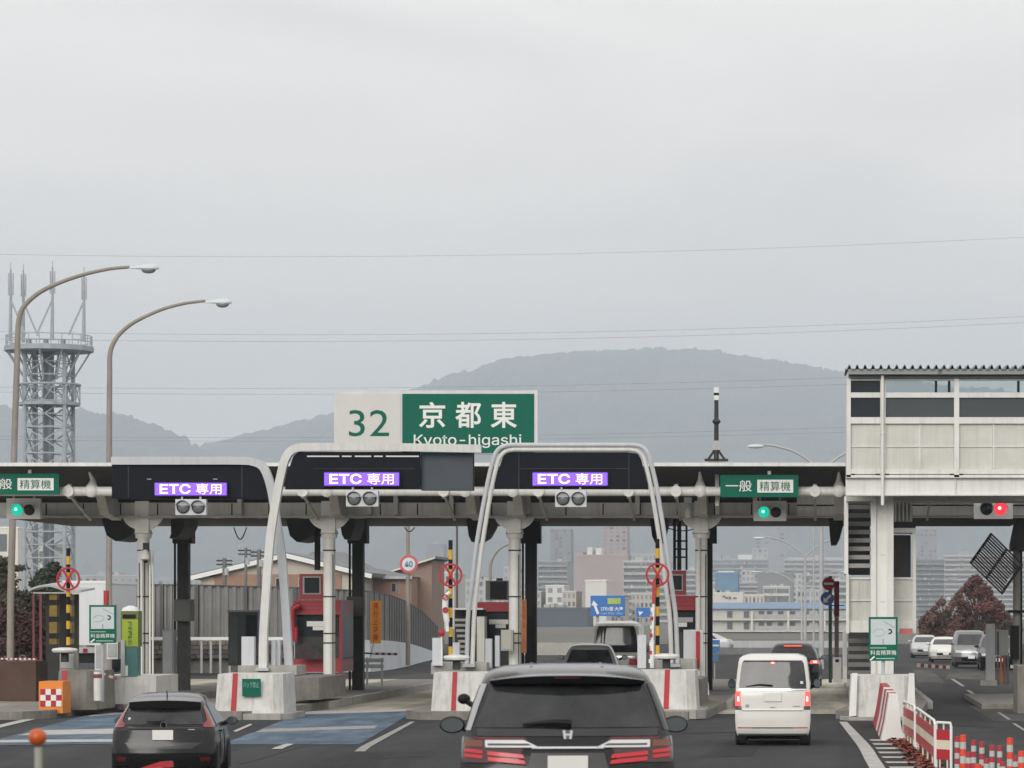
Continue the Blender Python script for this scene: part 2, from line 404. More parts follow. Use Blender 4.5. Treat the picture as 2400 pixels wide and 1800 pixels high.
# ================================================================ toll islands
ISL = [-19.85, -14.43, -9.03, -3.58, 1.85]
ISLN = ['far left toll island beneath the orange checkered crash cushion', 'toll island left of the blue painted lane, green notice on its nose',
        'toll island directly left of the black minivan', 'toll island between the black minivan and the white kei van', 'toll island beneath the white stair tower']
islands = []
for i, xc in enumerate(ISL):
    t = thing('toll_island', ISLN[i], 'traffic island', (xc, 84, 0), 'toll islands')
    n = 82.6; dx = (-.15, -.25, -.15, -.3, -.5)[i]
    mb = MB(); w = .95
    pts = [(xc + dx - w - .1, n + 1), (xc + dx - w + .35, n), (xc + dx + w - .35, n), (xc + dx + w + .1, n + 1), (xc + w, 92), (xc + w, 124), (xc - w, 124), (xc - w, 92)]
    mb.prism([(a, b, -.05) for a, b in pts], (0, 0, .25)); mb.build('island_base', CONCD, t)
    kb = MB()
    for k in range(15):
        for s in (-1, 1):
            y0 = 92 + k * 2.1; kb = MB(); kb.box(xc + s * (w + .002), xc + s * (w + .15), y0, y0 + 2.06, -.05, .205 + .01 * (k % 2)); kb.build('kerb_stone', CONC, t)
    islands.append(t)
# concrete noses (impact blocks) with a red reflective stripe
def nose(label, xl, xr, ytop, ybot, Y, stripe=None, mat=CONCW, depth=5.0, plinth=True):
    x0, x1 = X(xl, Y), X(xr, Y); zt, zb = Z(ytop, Y), Z(ybot, Y)
    t = thing('impact_block', label, 'concrete barrier', ((x0 + x1) / 2, Y + 1, zb), 'concrete noses of the toll islands')
    mb = MB(); xm = (x0 + x1) / 2; hw = (x1 - x0) / 2; c = .22
    lo = [(xm - hw, Y + c), (xm - hw + c, Y), (xm + hw - c, Y), (xm + hw, Y + c), (xm + hw, Y + depth), (xm - hw, Y + depth)]
    hi = [(xm + (a - xm) * .94, b + (.12 if b < Y + 1 else 0)) for a, b in lo]
    n = len(lo); base = len(mb.v)
    mb.v += [Vector((a, b, zb)) for a, b in lo] + [Vector((a, b, zt)) for a, b in hi]
    mb.f.append(tuple(range(n - 1, -1, -1))); mb.f.append(tuple(range(n, 2 * n)))
    for k in range(n): j = (k + 1) % n; mb.f.append((k, j, n + j, n + k))
    mb.build('block', mat, t)
    if plinth:
        mb = MB(); mb.prism([(xm - hw - .22, Y - .1 + c, zb - .22), (xm - hw, Y - .34, zb - .22), (xm + hw, Y - .34, zb - .22), (xm + hw + .22, Y - .1 + c, zb - .22), (xm + hw + .22, Y + depth, zb - .22), (xm - hw - .22, Y + depth, zb - .22)], (0, 0, .22)); mb.build('plinth', CONC, t)
    if stripe:
        sx0, sx1 = X(stripe[0], Y), X(stripe[1], Y)
        mb = MB(); mb.hexa([(sx0, Y - .02, zb + .02), (sx1, Y - .02, zb + .02), (sx1, Y + .02, zb + .02), (sx0, Y + .02, zb + .02), (sx0 + .03, Y + .11, zt + .02), (sx1 + .03, Y + .11, zt + .02), (sx1 + .03, Y + .13, zt + .02), (sx0 + .03, Y + .13, zt + .02)])
        mb.build('reflective_stripe', REDR, t)
    return t
n0 = nose('weathered grey concrete block behind the orange checkered cushion', 128, 222, 1573, 1664, 86, (141, 152), CONCD, 2.5, False)
n1 = nose('white concrete block with red stripe and small green notice', 500, 662, 1580, 1672, 83, (541, 553), depth=2.2)
n2 = nose('white concrete block with red stripe left of the black minivan', 1008, 1172, 1577, 1667, 83, (1057, 1068), depth=2.4)
n3 = nose('white concrete block with red stripe right of the black minivan', 1466, 1632, 1572, 1663, 83, (1555, 1567), depth=2.4)
n4 = nose('tall white concrete block under the stair tower', 1990, 2143, 1584, 1680, 82.5, None, depth=2.6)
mb = MB(); mb.box(X(567, 82.9), X(610, 82.9), 82.93, 82.97, Z(1632, 82.9), Z(1591, 82.9)); ns = mb.build('notice_board', GREENS); tag(ns, 'small green notice fixed to the white concrete block', 'sign')
text_part('バック禁止', X(570, 82.9), X(607, 82.9), Z(1612, 82.9), Z(1598, 82.9), 82.9, M('notice_text', (.25, .45, .38), .5), ns)
# raised side edges on the stair tower block
Y = 82.3
for a, b in ((1994, 2010), (2128, 2143)): mb = MB(); mb.hexa([(X(a - 4, Y), Y, Z(1678, Y)), (X(b - 4 if a < 2050 else b + 3, Y), Y, Z(1678, Y)), (X(b, Y), Y + .3, Z(1678, Y)), (X(a, Y), Y + .3, Z(1678, Y)), (X(a + 3, Y), Y + .1, Z(1578, Y)), (X(b, Y), Y + .1, Z(1578, Y)), (X(b, Y), Y + .3, Z(1578, Y)), (X(a + 3, Y), Y + .3, Z(1578, Y))]); mb.build('side_rib', WHITE, n4)
# low walls and pedestals on the islands behind the noses
def pedestal(label, xl, xr, yt, yb, Y, dep, mat=CONC, name='concrete_pedestal'):
    mb = MB(); mb.box(X(xl, Y), X(xr, Y), Y, Y + dep, Z(yb, Y), Z(yt, Y)); o = mb.build(name, mat); tag(o, label, 'pedestal'); return o
pedestal('low concrete step carrying the right leg of the left arch', 560, 695, 1560, 1582, 85.6, 1.5)
pedestal('low concrete step carrying the paired tube arch on its left', 1010, 1140, 1553, 1580, 85.7, 1.5)
pedestal('low concrete step carrying the paired tube arch on its right', 1530, 1630, 1545, 1575, 85.7, 1.5)
pedestal('mossy grey wall under the red toll booth left of centre', 664, 748, 1588, 1640, 90, 5, CONCD, 'island_wall')
pedestal('white low wall beside the leftmost white column', 222, 366, 1584, 1650, 88.5, 3, CONCW, 'island_wall')
pedestal('brownish low wall behind the nose right of the minivan', 1600, 1644, 1592, 1655, 88, 5, CONCD, 'island_wall')
# ================================================================ the toll canopy
CX0, CX1 = X(-80, 98), X(2430, 98)
canopy = thing('toll_canopy', 'long dark toll plaza canopy with white front pipe and columns', 'canopy', (-9, 104, 0))
def prof_x(mb, pts, x0, x1): return mb.prism([(x0, a, b) for a, b in pts], (x1 - x0, 0, 0))
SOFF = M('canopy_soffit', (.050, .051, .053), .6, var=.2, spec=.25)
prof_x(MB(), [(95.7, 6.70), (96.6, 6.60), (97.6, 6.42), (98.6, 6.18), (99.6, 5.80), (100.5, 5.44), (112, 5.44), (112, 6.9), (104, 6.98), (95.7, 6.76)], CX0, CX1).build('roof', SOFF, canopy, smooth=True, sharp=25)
MB().box(CX0, CX1, 95.55, 95.69, 6.70, 6.80).build('edge_trim', WHITE, canopy)
YP = 96.5; zp = Z(1151.5, YP); rp = .135
MB().tube([(CX0, YP, zp), (CX1, YP, zp)], rp, 14).build('front_pipe', WHITE, canopy, smooth=True)
YB = 99.4
MB().box(CX0, X(1868, YB), YB, YB + .7, Z(1209, YB), Z(1178, YB)).build('front_beam', GREYP, canopy)
MB().box(X(1868, YB), CX1, YB - .1, YB + .6, Z(1208, YB), Z(1186, YB)).build('front_beam', WHITE, canopy)
MB().box(X(1868, YB), CX1, YB - .35, YB + .3, Z(1183, YB), Z(1163, YB)).build('upper_beam', WHITE, canopy)
MB().box(CX0, CX1, YB - .12, YB - .02, Z(1214, YB), Z(1210.5, YB)).build('beam_flange', GREYP, canopy)
for px in (163, 711, 1041, 1263, 1474, 1585, 1910, 2180):
    x = X(px, YP)
    mb = MB(); mb.lathe((x, YP, zp), [(.21, -.05), (.21, .05)], 16, 'X'); mb.lathe((x, YP - .0, zp), [(.16, -.2), (.16, .2)], 14, 'Y'); mb.build('pipe_flange', WHITE, canopy, smooth=True)
    MB().bar((x, YP, zp - .1), (x, YB - .15, Z(1218, YB)), .07, .07).build('hanger_rod', GREYP, canopy)
for px in (565, 868, 930, 1060, 1107, 1240, 1495, 1682, 1770):
    MB().box(X(px - 5, YB), X(px + 5, YB), YB - .3, YB - .003, Z(1206, YB), Z(1160, YB)).build('beam_bracket', COLP if px == 1682 else GREYP, canopy)
MB().box(X(1676, 97), X(1685, 97), 97.0, 97.2, Z(1185, 97), Z(1108, 97)).build('sign_post', WHITE, canopy)
for px in range(20, 2300, 87):
    MB().box(X(px, YB), X(px + 3, YB), YB - .014, YB - .002, Z(1207, YB), Z(1180, YB)).build('beam_joint', DARKST, canopy)
for px in (215, 767, 1091, 1203, 1641, 1966):
    x = X(px, YP)
    mb = MB(); mb.lathe((x, YP - .16, zp), [(.02, -.05), (.12, -.03), (.17, .02), (.17, .3)], 16, 'Y')
    mb.tube([(x, YP - .0, zp + .1), (x, YP + .15, zp + .32), (x, YP - .3, zp + .52)], [.17, .08, .03], 10); mb.build('rib_cap', WHITE, canopy, smooth=True)
    mb = MB(); mb.hexa([(x - .14, 98.2, 5.44), (x + .14, 98.2, 5.44), (x + .14, 99.9, 5.3), (x - .14, 99.9, 5.3), (x - .12, 97.6, zp - .05), (x + .12, 97.6, zp - .05), (x + .14, 99.9, zp), (x - .14, 99.9, zp)]); mb.build('rib_arm', GREYP, canopy)
# dark ribs that sag below the soffit between the lanes
for (a, b, tip, c, bot) in ((236, 318, 275, 1238, 1268), (400, 432, 402, 1238, 1262), (668, 738, 700, 1238, 1270), (795, 832, 812, 1238, 1264), (1092, 1150, 1110, 1238, 1270), (1522, 1560, 1540, 1238, 1272), (1942, 1976, 1953, 1240, 1276)):
    Y = 103.2; w = 2.2; mb = MB()
    sec = [(X(a, Y), Z(1209, Y)), (X(a + (tip - a) * .35, Y), Z(c + (bot - c) * .55, Y)), (X(tip - 5, Y), Z(bot, Y)), (X(tip + 8, Y), Z(bot - 1, Y)), (X(b - (b - tip) * .35, Y), Z(c + (bot - c) * .62, Y)), (X(b, Y), Z(1232, Y)), (X(b, Y), Z(1209, Y))]
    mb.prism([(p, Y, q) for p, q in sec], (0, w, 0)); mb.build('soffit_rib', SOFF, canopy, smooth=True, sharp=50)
COLX = [342, 776, 1209, 1645]
for i, px in enumerate(COLX):
    Y = 100.0; x = X(px, Y); zb = Z((1590, 1608, 1610, 1600)[i], Y)
    cl = MB().cyl((x, Y - .35, zb), (x, Y - .35, Z(1200, Y)), .175, n=20).build('column', COLP, canopy, smooth=True)
    MB().cyl((x, Y - .35, Z(1262, Y)), (x, Y - .35, Z(1243, Y)), .23, .25, 20).build('collar', COLP, cl, smooth=True)
    MB().cyl((x, Y - .35, Z(1252, Y)), (x, Y - .35, Z(1249, Y)), .27, .27, 20).build('collar_rim', GREYP, cl, smooth=True)
    mb = MB(); pts = [Vector((x - .62, Y - .5, Z(1204, Y)))]
    for k in range(13):
        t = math.pi + math.pi * k / 12; rx, rz = .60, .50
        pts.append(Vector((x + rx * math.cos(t), Y - .5, Z(1204, Y) + rz * math.sin(t))))
    pts.append(Vector((x + .62, Y - .5, Z(1204, Y))))
    mb.prism(pts, (0, .14, 0)); mb.build('gusset_plate', COLP, cl)
    MB().box(x - .20, x + .20, Y - .62, Y - .36, Z(1250, Y), Z(1176, Y)).build('capital', COLP, cl)
    for k, py in enumerate((1292, 1400, 1486, 1508)):
        MB().cyl((x, Y - .35, Z(py, Y)), (x, Y - .35, Z(py - 3, Y)), .19, .19, 16).build('band', DARKST, cl, smooth=True)
    MB().prism([(x - .24, Y - .6, .1), (x + .24, Y - .6, .1), (x + .2, Y - .55, zb + .02), (x - .2, Y - .55, zb + .02)], (0, .5, 0)).build('column_base', CONCW, cl)
    for dx in ((-.09, -.01, .07) if i == 0 else (.13,)): MB().cyl((x + dx, Y - .545, zb + .1), (x + dx, Y - .545, Z((1320, 1300, 1300, 1300)[i], Y)), .013, n=6).build('conduit', DARKST, cl)
    # rear column
    Yr = 106.0; xr = X((431, 840, 1245, 1657)[i], Yr)
    rc = MB().box(xr - .17, xr + .17, Yr - .2, Yr + .2, .1, 5.5).build('rear_column', DARKST, canopy)
    MB().box(xr - .3, xr + .3, Yr - .3, Yr + .3, 4.75, 5.5).build('rear_capital', DARKST, rc)
    MB().cyl((xr - .24, Yr - .2, .1), (xr - .24, Yr - .2, 5.4), .035, n=8).build('downpipe', BLACK, rc, smooth=True)
for px, dx in ((330, -.03), (349, .0), (356, .03)):
    MB().cyl((X(px, 99.2), 99.35, .6), (X(px, 99.2), 99.35, Z(1290, 99.2)), .028, n=8).build('conduit', COLP, canopy, smooth=True)
MB().box(X(1637, 99.3), X(1641, 99.3), 99.3, 99.5, .5, Z(1260, 99.3)).build('conduit', GREYP, canopy)
# black service ducts hanging behind the right-hand booth and the left booth
for px, w in ((1581, 3.5), (1592, 5), (1609, 2.5), (744, 7)):
    Y = 104; MB().cyl((X(px, Y), Y, 3.9), (X(px, Y), Y, 5.5), w * m_px(Y), n=10).build('service_duct', DARKST, canopy, smooth=True)
for k in range(3):
    Y = 104; MB().bar((X(1578, Y), Y - .05, Z(1268 + k * 19, Y)), (X(1612, Y), Y - .05, Z(1268 + k * 19, Y)), .05).build('duct_clamp', DARKST, canopy)
# loose cable loops below the soffit and along the beam
for a, b, dip in ((548, 578, 28), (948, 972, 10), (1560, 1640, 8)):
    Y = 104; pts = [P(a + (b - a) * k / 12, 1236 + dip * math.sin(math.pi * k / 12), Y) for k in range(13)]
    MB().tube(pts, .018, 6).build('cable', BLACK, canopy, smooth=True)
for a, b in ((-40, 330), (350, 770), (790, 1200), (1215, 1640)):
    Y = 99.1; pts = [P(a + (b - a) * k / 16, 1209 + 5 * abs(math.sin(math.pi * k / 4)), Y) for k in range(17)]
    MB().tube(pts, .016, 6).build('cable', GALV, canopy, smooth=True)
# camera dome, junction boxes and other small gear hung on the canopy
t = thing('dome_camera', 'white dome surveillance camera beside the rightmost canopy column', 'camera', P(1612, 1215, 98.6))
Y = 98.6
MB().lathe(P(1612, 1214, Y), [(.03, -.02), (.085, .02), (.1, .12), (.12, .2), (.08, .3)], 14).build('housing', WHITE, t, smooth=True)
MB().ball(P(1612, 1208, Y), .075).build('dome', BLACK, t, smooth=True)
MB().box(X(1603, Y), X(1621, Y), Y, Y + .2, Z(1180, Y), Z(1166, Y)).build('mount', GALV, t)
t = thing('dome_camera', 'white bell shaped camera on the leftmost white column', 'camera', P(341, 1312, 99.2))
Y = 99.1
MB().lathe(P(341, 1313, Y), [(.09, 0), (.16, .04), (.12, .18), (.06, .3)], 14).build('housing', WHITE, t, smooth=True)
MB().ball(P(341, 1314, Y), .07).build('dome', BLACK, t, smooth=True)
MB().box(X(334, Y), X(346, Y), Y + .05, Y + .2, Z(1290, Y), Z(1272, Y)).build('mount', DARKST, t)
def box_thing(name, label, cat, xl, xr, yt, yb, Y, dep, mat, parts=()):
    t = thing(name, label, cat, (X((xl + xr) / 2, Y), Y, Z(yb, Y)))
    MB().box(X(xl, Y), X(xr, Y), Y, Y + dep, Z(yb, Y), Z(yt, Y)).build('housing', mat, t)
    for nm, a, b, c, d, m in parts: MB().box(X(a, Y), X(b, Y), Y - .025, Y - .002, Z(d, Y), Z(c, Y)).build(nm, m, t)
    return t
box_thing('junction_box', 'dark grey junction box on the second column from the left', 'electrical box', 408, 450, 1405, 1456, 105.4, .4, M('box_grey_dark', (.10, .105, .10), .6), (('door', 411, 447, 1408, 1453, M('box_grey_dark2', (.12, .125, .12), .6)),))
box_thing('control_cabinet', 'tall slim grey control cabinet beside the leftmost white column', 'cabinet', 381, 407, 1476, 1612, 102, .5, M('cabinet_grey', (.20, .21, .215), .55, streak=.2), (('door', 384, 404, 1480, 1606, M('cabinet_grey2', (.23, .24, .245), .5)),))
box_thing('junction_box', 'dark junction box on the dark column beside the orange sign', 'electrical box', 812, 852, 1398, 1445, 105.4, .4, MATS['box_grey_dark'], (('door', 815, 849, 1401, 1442, MATS['box_grey_dark2']),))
box_thing('meter_box', 'beige meter box strapped to the column behind the minivan', 'electrical box', 1174, 1202, 1476, 1525, 99.0, .3, M('beige_box', (.42, .42, .37), .5, streak=.2), (('door', 1177, 1199, 1479, 1522, M('beige_box2', (.45, .45, .40), .5)),))
# ================================================================ electronic lane arches
LEDBG = led('led_purple', (.20, .078, .95), .66); LEDTX = led('led_pink_white', (1.0, .78, 1.0), .80)
LENS_OFF = M('lamp_lens_grey', (.16, .17, .18), .25, var=.1)
def lane_display(label, xl, xr, yt, yb, Y):
    t = thing('lane_display', label, 'display', P((xl + xr) / 2, yb, Y), 'purple lane displays')
    MB().box(X(xl - 3, Y), X(xr + 3, Y), Y - .06, Y + .1, Z(yb + 3, Y), Z(yt - 3, Y)).build('housing', BLACK, t)
    MB().box(X(xl, Y), X(xr, Y), Y - .07, Y - .062, Z(yb, Y), Z(yt, Y)).build('screen', LEDBG, t)
    w = xr - xl; h = yb - yt
    text_part('ETC', X(xl + .07 * w, Y), X(xl + .50 * w, Y), Z(yb - .12 * h, Y), Z(yt + .10 * h, Y), Y - .072, LEDTX, t, bold=.016)
    text_part('専用', X(xl + .575 * w, Y), X(xl + .93 * w, Y), Z(yb - .08 * h, Y), Z(yt + .06 * h, Y), Y - .072, LEDTX, t, bold=.0)
    return t
def lamp_box(label, xl, xr, yt, yb, Y, lit=None):
    t = thing('lane_signal' if lit else 'warning_lamp_pair', label, 'traffic light' if lit else 'warning lamp', P((xl + xr) / 2, yb, Y), 'signal lamps along the canopy')
    MB().box(X(xl, Y), X(xr, Y), Y, Y + .22, Z(yb, Y), Z(yt, Y)).build('housing', WHITES if lit else M('lamp_box_grey', (.55, .56, .58), .4, var=.04), t)
    cy = (yt + yb) / 2 + (3 if lit else 0); w = xr - xl; r = (.165 if lit else .19) * w * m_px(Y)
    for k, fx in enumerate((.32, .68) if lit else (.255, .745)):
        c = P(xl + fx * w, cy, Y)
        on = lit and ((lit == 'green' and k == 0) or (lit == 'red' and k == 1))
        m = {('green', 0): led('signal_green_lit', (.0, .50, .33), .7), ('green', 1): M('signal_red_off', (.035, .008, .010), .25, var=0), ('red', 0): M('signal_green_off', (.010, .022, .026), .25, var=0), ('red', 1): led('signal_red_lit', (1.0, .045, .07), .75)}.get((lit, k), LENS_OFF)
        ln = MB().lathe(c, [(r * .2, -.07), (r * .75, -.045), (r, -.005), (r, .02)], 20, 'Y').build('lens', m, t, smooth=True)
        if on:
            MB().ball(c + Vector((-.15 * r, -.06, .1 * r)), r * .28, 10).build('bulb', led('bulb_' + lit, (.45, 1, .85) if lit == 'green' else (1, .55, .5), 1.6), ln, smooth=True)
        # visor: half-tube hood
        mb = MB(); pts = arc(c, r * 1.12, 10, 170, 12)
        for a, b in zip(pts, pts[1:]): mb.hexa([a, b, b + Vector((0, -.16, 0)), a + Vector((0, -.16, 0)), a * 1 + (a - c) * .07, b + (b - c) * .07, b + (b - c) * .07 + Vector((0, -.16, 0)), a + (a - c) * .07 + Vector((0, -.16, 0))])
        mb.build('visor', GALV if not lit else WHITES, ln)
        if not lit:
            MB().ring(c, r * 1.1, r * .98, -.03, .0, 24).build('bezel', BLACK, ln)
            mb = MB(); pts = arc(c + Vector((0, -.055, 0)), r * .98, 15, 165, 10); mb.prism(pts, (0, -.02, 0)); mb.build('shade_plate', M('lamp_hood_grey', (.42, .43, .44), .4), ln)
    for fx in (.2, .8): MB().box(X(xl + fx * w - 2, Y), X(xl + fx * w + 2, Y), Y + .05, Y + .15, Z(yt, Y) - .002, Z(yt - 8, Y)).build('bracket', GALV, t)
    return t
YA = 85.6
ARCHP = M('arch_paint', (.60, .60, .58), .45, var=.08, streak=.26)
ARCHB = M('arch_paint_cool', (.48, .495, .52), .45, var=.08, streak=.24)
# right arch, paired tubes
arch3 = thing('lane_arch', 'paired tube white arch over the lane ahead of the minivan', 'gantry', (X(1340, YA), YA, Z(1545, YA)), 'arches over the electronic lanes')
def arch_path(pts, Y): return [P(a, b, Y) for a, b in pts]
outer = smooth_path(arch_path([(1094, 1560), (1097, 1450), (1103, 1393), (1118, 1271), (1140, 1146), (1154, 1085), (1162, 1062), (1176, 1048), (1198, 1043)], YA), 5) + smooth_path(arch_path([(1480, 1043), (1503, 1047), (1518, 1062), (1527, 1090), (1540, 1149), (1560, 1271), (1577, 1393), (1584, 1450), (1588, 1555)], YA), 5)
inner = smooth_path(arch_path([(1107, 1560), (1111, 1450), (1116, 1393), (1131, 1271), (1152, 1146), (1165, 1090), (1173, 1070), (1186, 1058), (1204, 1054)], YA), 5) + smooth_path(arch_path([(1474, 1054), (1494, 1058), (1506, 1070), (1514, 1092), (1527, 1149), (1547, 1271), (1563, 1393), (1570, 1450), (1574, 1555)], YA), 5)
MB().tube(outer, .058, 10).build('outer_tube', ARCHB, arch3, smooth=True); MB().tube(inner, .058, 10).build('inner_tube', ARCHP, arch3, smooth=True)
def panel(parent, pts, Y, mat, name='panel', t=.12): return MB().prism([P(a, b, Y) for a, b in pts], (0, t, 0)).build(name, mat, parent)
panel(arch3, [(1158, 1146), (1172, 1090), (1179, 1070), (1190, 1060), (1470, 1060), (1494, 1063), (1502, 1076), (1508, 1097), (1520, 1147)], YA + .02, PANELK)
for a in (1216, 1474): MB().box(X(a - 1, YA), X(a + 1, YA), YA - .01, YA + .018, Z(1145, YA), Z(1062, YA)).build('panel_seam', DARKST, arch3)
MB().box(X(1216, YA), X(1474, YA), YA - .012, YA + .018, Z(1099, YA), Z(1097.5, YA)).build('panel_seam', DARKST, arch3)
for a in (1100, 1581): MB().box(X(a - 14, YA), X(a + 14, YA), YA - .2, YA + .2, Z(1563, YA), Z(1556, YA)).build('foot_plate', GALV, arch3)
lane_display('purple lane display on the paired tube arch, rightmost of three', 1249, 1424, 1108, 1138, YA)
lamp_box('twin unlit lamps under the rightmost purple display', 1301, 1374, 1150, 1188, YA - .1)
# middle arch, single wide leg
arch2 = thing('lane_arch', 'white arch below the station name board, open on its right', 'gantry', (X(622, YA), YA, Z(1565, YA)), 'arches over the electronic lanes')
def ribbon(parent, pts, w, d, Y, mat, name):
    mb = MB(); pts = [P(a, b, Y) for a, b in pts]; pts = smooth_path(pts, 5); base = len(mb.v); ring = []
    for i, p in enumerate(pts):
        q = pts[min(i + 1, len(pts) - 1)] - pts[max(i - 1, 0)]; q.normalize(); nrm = Vector((-q.z, 0, q.x)) * (w / 2)
        mb.v += [p + nrm + Vector((0, -d / 2, 0)), p - nrm + Vector((0, -d / 2, 0)), p - nrm + Vector((0, d / 2, 0)), p + nrm + Vector((0, d / 2, 0))]
    k = len(pts)
    for i in range(k - 1):
        for j in range(4): mb.f.append((base + i * 4 + j, base + i * 4 + (j + 1) % 4, base + i * 4 + 4 + (j + 1) % 4, base + i * 4 + 4 + j))
    mb.f.append((base, base + 1, base + 2, base + 3)); mb.f.append(tuple(base + (k - 1) * 4 + j for j in range(4)))
    return mb.build(name, mat, parent, smooth=True, sharp=50)
ribbon(arch2, [(617, 1570), (618, 1500), (622, 1420), (633, 1271), (648, 1170), (662, 1100), (672, 1070), (684, 1056), (704, 1049), (740, 1048), (900, 1048), (1128, 1052)], .20, .22, YA, ARCHP, 'frame')
panel(arch2, [(668, 1147), (680, 1090), (688, 1068), (700, 1059), (985, 1059), (985, 1147)], YA + .0, PANELK)
panel(arch2, [(986.5, 1149), (986.5, 1061), (1108, 1061), (1108, 1148)], YA + .2, M('slate_panel', (.035, .048, .065), .5, var=.1), 'side_panel')
MB().box(X(986, YA), X(1108, YA), YA + .3, YA + .4, Z(1149, YA), Z(1060, YA)).build('panel_backing', DARKST, arch2)
for a, b in ((720, 795), (802, 824), (832, 870), (877, 897), (905, 982)): MB().box(X(a, YA), X(b, YA), YA - .03, YA - .004, Z(1071, YA), Z(1068, YA)).build('slot_trim', WHITES, arch2)
MB().box(X(735, YA), X(970, YA), YA - .02, YA - .004, Z(1099, YA), Z(1097.8, YA)).build('panel_seam', DARKST, arch2)
MB().box(X(602, YA), X(632, YA), YA - .2, YA + .2, Z(1572, YA), Z(1565, YA)).build('foot_plate', GALV, arch2)
lane_display('purple lane display on the middle arch below the board', 761, 936, 1108, 1138, YA - .05)
lamp_box('twin unlit lamps under the middle purple display', 811, 886, 1150, 1187, YA - .15)
# left arch
YL = 86.4
arch1 = thing('lane_arch', 'white arch furthest left with dark panel, right leg only', 'gantry', (X(670, YL), YL, Z(1565, YL)), 'arches over the electronic lanes')
ribbon(arch1, [(262, 1080), (400, 1080), (560, 1080), (594, 1083), (614, 1092), (626, 1112), (637, 1150), (648, 1220), (660, 1300), (668, 1400), (673, 1480), (678, 1565)], .20, .22, YL, ARCHB, 'frame')
panel(arch1, [(262, 1168), (262, 1089), (590, 1089), (606, 1096), (614, 1112), (632, 1170)], YL, PANELK)
for a in (275, 318, 372, 405, 426, 470, 520): MB().box(X(a, YL), X(a + 9, YL), YL - .06, YL - .003, Z(1090, YL), Z(1086, YL)).build('panel_clip', DARKST, arch1)
for a in (300, 566): MB().box(X(a, YL), X(a + 2.5, YL), YL - .02, YL - .003, Z(1166, YL), Z(1092, YL)).build('panel_seam', DARKST, arch1)
for a in (345, 500): MB().box(X(a, YL), X(a + 10, YL), YL - .05, YL - .003, Z(1124, YL), Z(1122, YL)).build('panel_clip', GALV, arch1)
MB().box(X(660, YL), X(700, YL), YL - .2, YL + .2, Z(1572, YL), Z(1563, YL)).build('foot_plate', GALV, arch1)
lane_display('purple lane display on the left arch, leftmost of three', 364, 532, 1132, 1161, YL - .05)
lamp_box('twin unlit lamps under the leftmost purple display', 411, 483, 1170, 1207, YL - .15)
# lane signals
lamp_box('white lane signal lit green at the far left edge', 15, 94, 1168, 1216, 98.2, 'green')
lamp_box('white lane signal lit green right of the columns', 1766, 1843, 1174, 1221, 98.2, 'green')
lamp_box('white lane signal lit red below the stair tower bridge', 2283, 2374, 1163, 1216, 95, 'red')
# ================================================================ green boards
board = thing('station_board', 'large white and green board reading 32 Kyoto-higashi above the canopy', 'sign', P(1020, 1090, 103))
Y = 103
MB().box(X(783, Y), X(1260, Y), Y, Y + .25, Z(1064, Y), Z(915, Y)).build('frame', M('board_frame', (.60, .61, .63), .4, streak=.1), board)
MB().box(X(790, Y), X(939, Y), Y - .02, Y - .004, Z(1062, Y), Z(923, Y)).build('number_panel', M('board_white', (.58, .58, .55), .5, var=.04), board)
MB().box(X(943, Y), X(1252, Y), Y - .02, Y - .004, Z(1062, Y), Z(923, Y)).build('name_panel', GREENS, board)
for k in (1018, 1098, 1178): MB().box(X(k, Y), X(k + .7, Y), Y - .024, Y - .021, Z(1060, Y), Z(924, Y)).build('panel_seam', M('seam_green', (.007, .10, .065), .5), board)
text_part('32', X(818, Y), X(912, Y), Z(1023, Y), Z(961, Y), Y - .02, GREENS, board, bold=.0)
for k, ch in enumerate('京都東'): text_part(ch, X((982, 1067, 1150)[k], Y), X((1044, 1128, 1212)[k], Y), Z(1003, Y), Z(942, Y), Y - .02, WHITES, board, bold=.018)
text_part('Kyoto-higashi', X(970, Y), X(1222, Y), Z(1050, Y), Z(1018, Y), Y - .02, WHITES, board, bold=.005)
for a in (840, 1010, 1200): MB().box(X(a - 4, Y), X(a + 4, Y), Y + .26, Y + .4, 6.9, Z(925, Y)).build('post', GALV, board)
def lane_board(label, xl, xr, yt, yb, Y):
    t = thing('lane_board', label, 'sign', P((xl + xr) / 2, yb, Y), 'green general lane boards'); w = xr - xl; h = yb - yt
    MB().box(X(xl, Y), X(xr, Y), Y, Y + .12, Z(yb, Y), Z(yt, Y)).build('board', GREENS, t)
    MB().box(X(xl + .475 * w, Y), X(xl + .935 * w, Y), Y - .02, Y - .003, Z(yb - .2 * h, Y), Z(yt + .22 * h, Y)).build('white_panel', WHITES, t)
    text_part('一般', X(xl + .07 * w, Y), X(xl + .405 * w, Y), Z(yb - .25 * h, Y), Z(yt + .24 * h, Y), Y - .002, WHITES, t, bold=.006)
    text_part('精算機', X(xl + .505 * w, Y), X(xl + .90 * w, Y), Z(yb - .27 * h, Y), Z(yt + .29 * h, Y), Y - .022, GREENS, t, bold=.0)
    MB().cyl(P(xl + .63 * w, yt - 1, Y), P(xl + .63 * w, yt - 9, Y), .05, n=10).build('lug', WHITE, t)
    return t
lane_board('green general lane board right of the canopy columns', 1688, 1871, 1113, 1165, 95.95)
lane_board('green general lane board cut off by the left edge', -46, 138, 1110, 1159, 95.95)
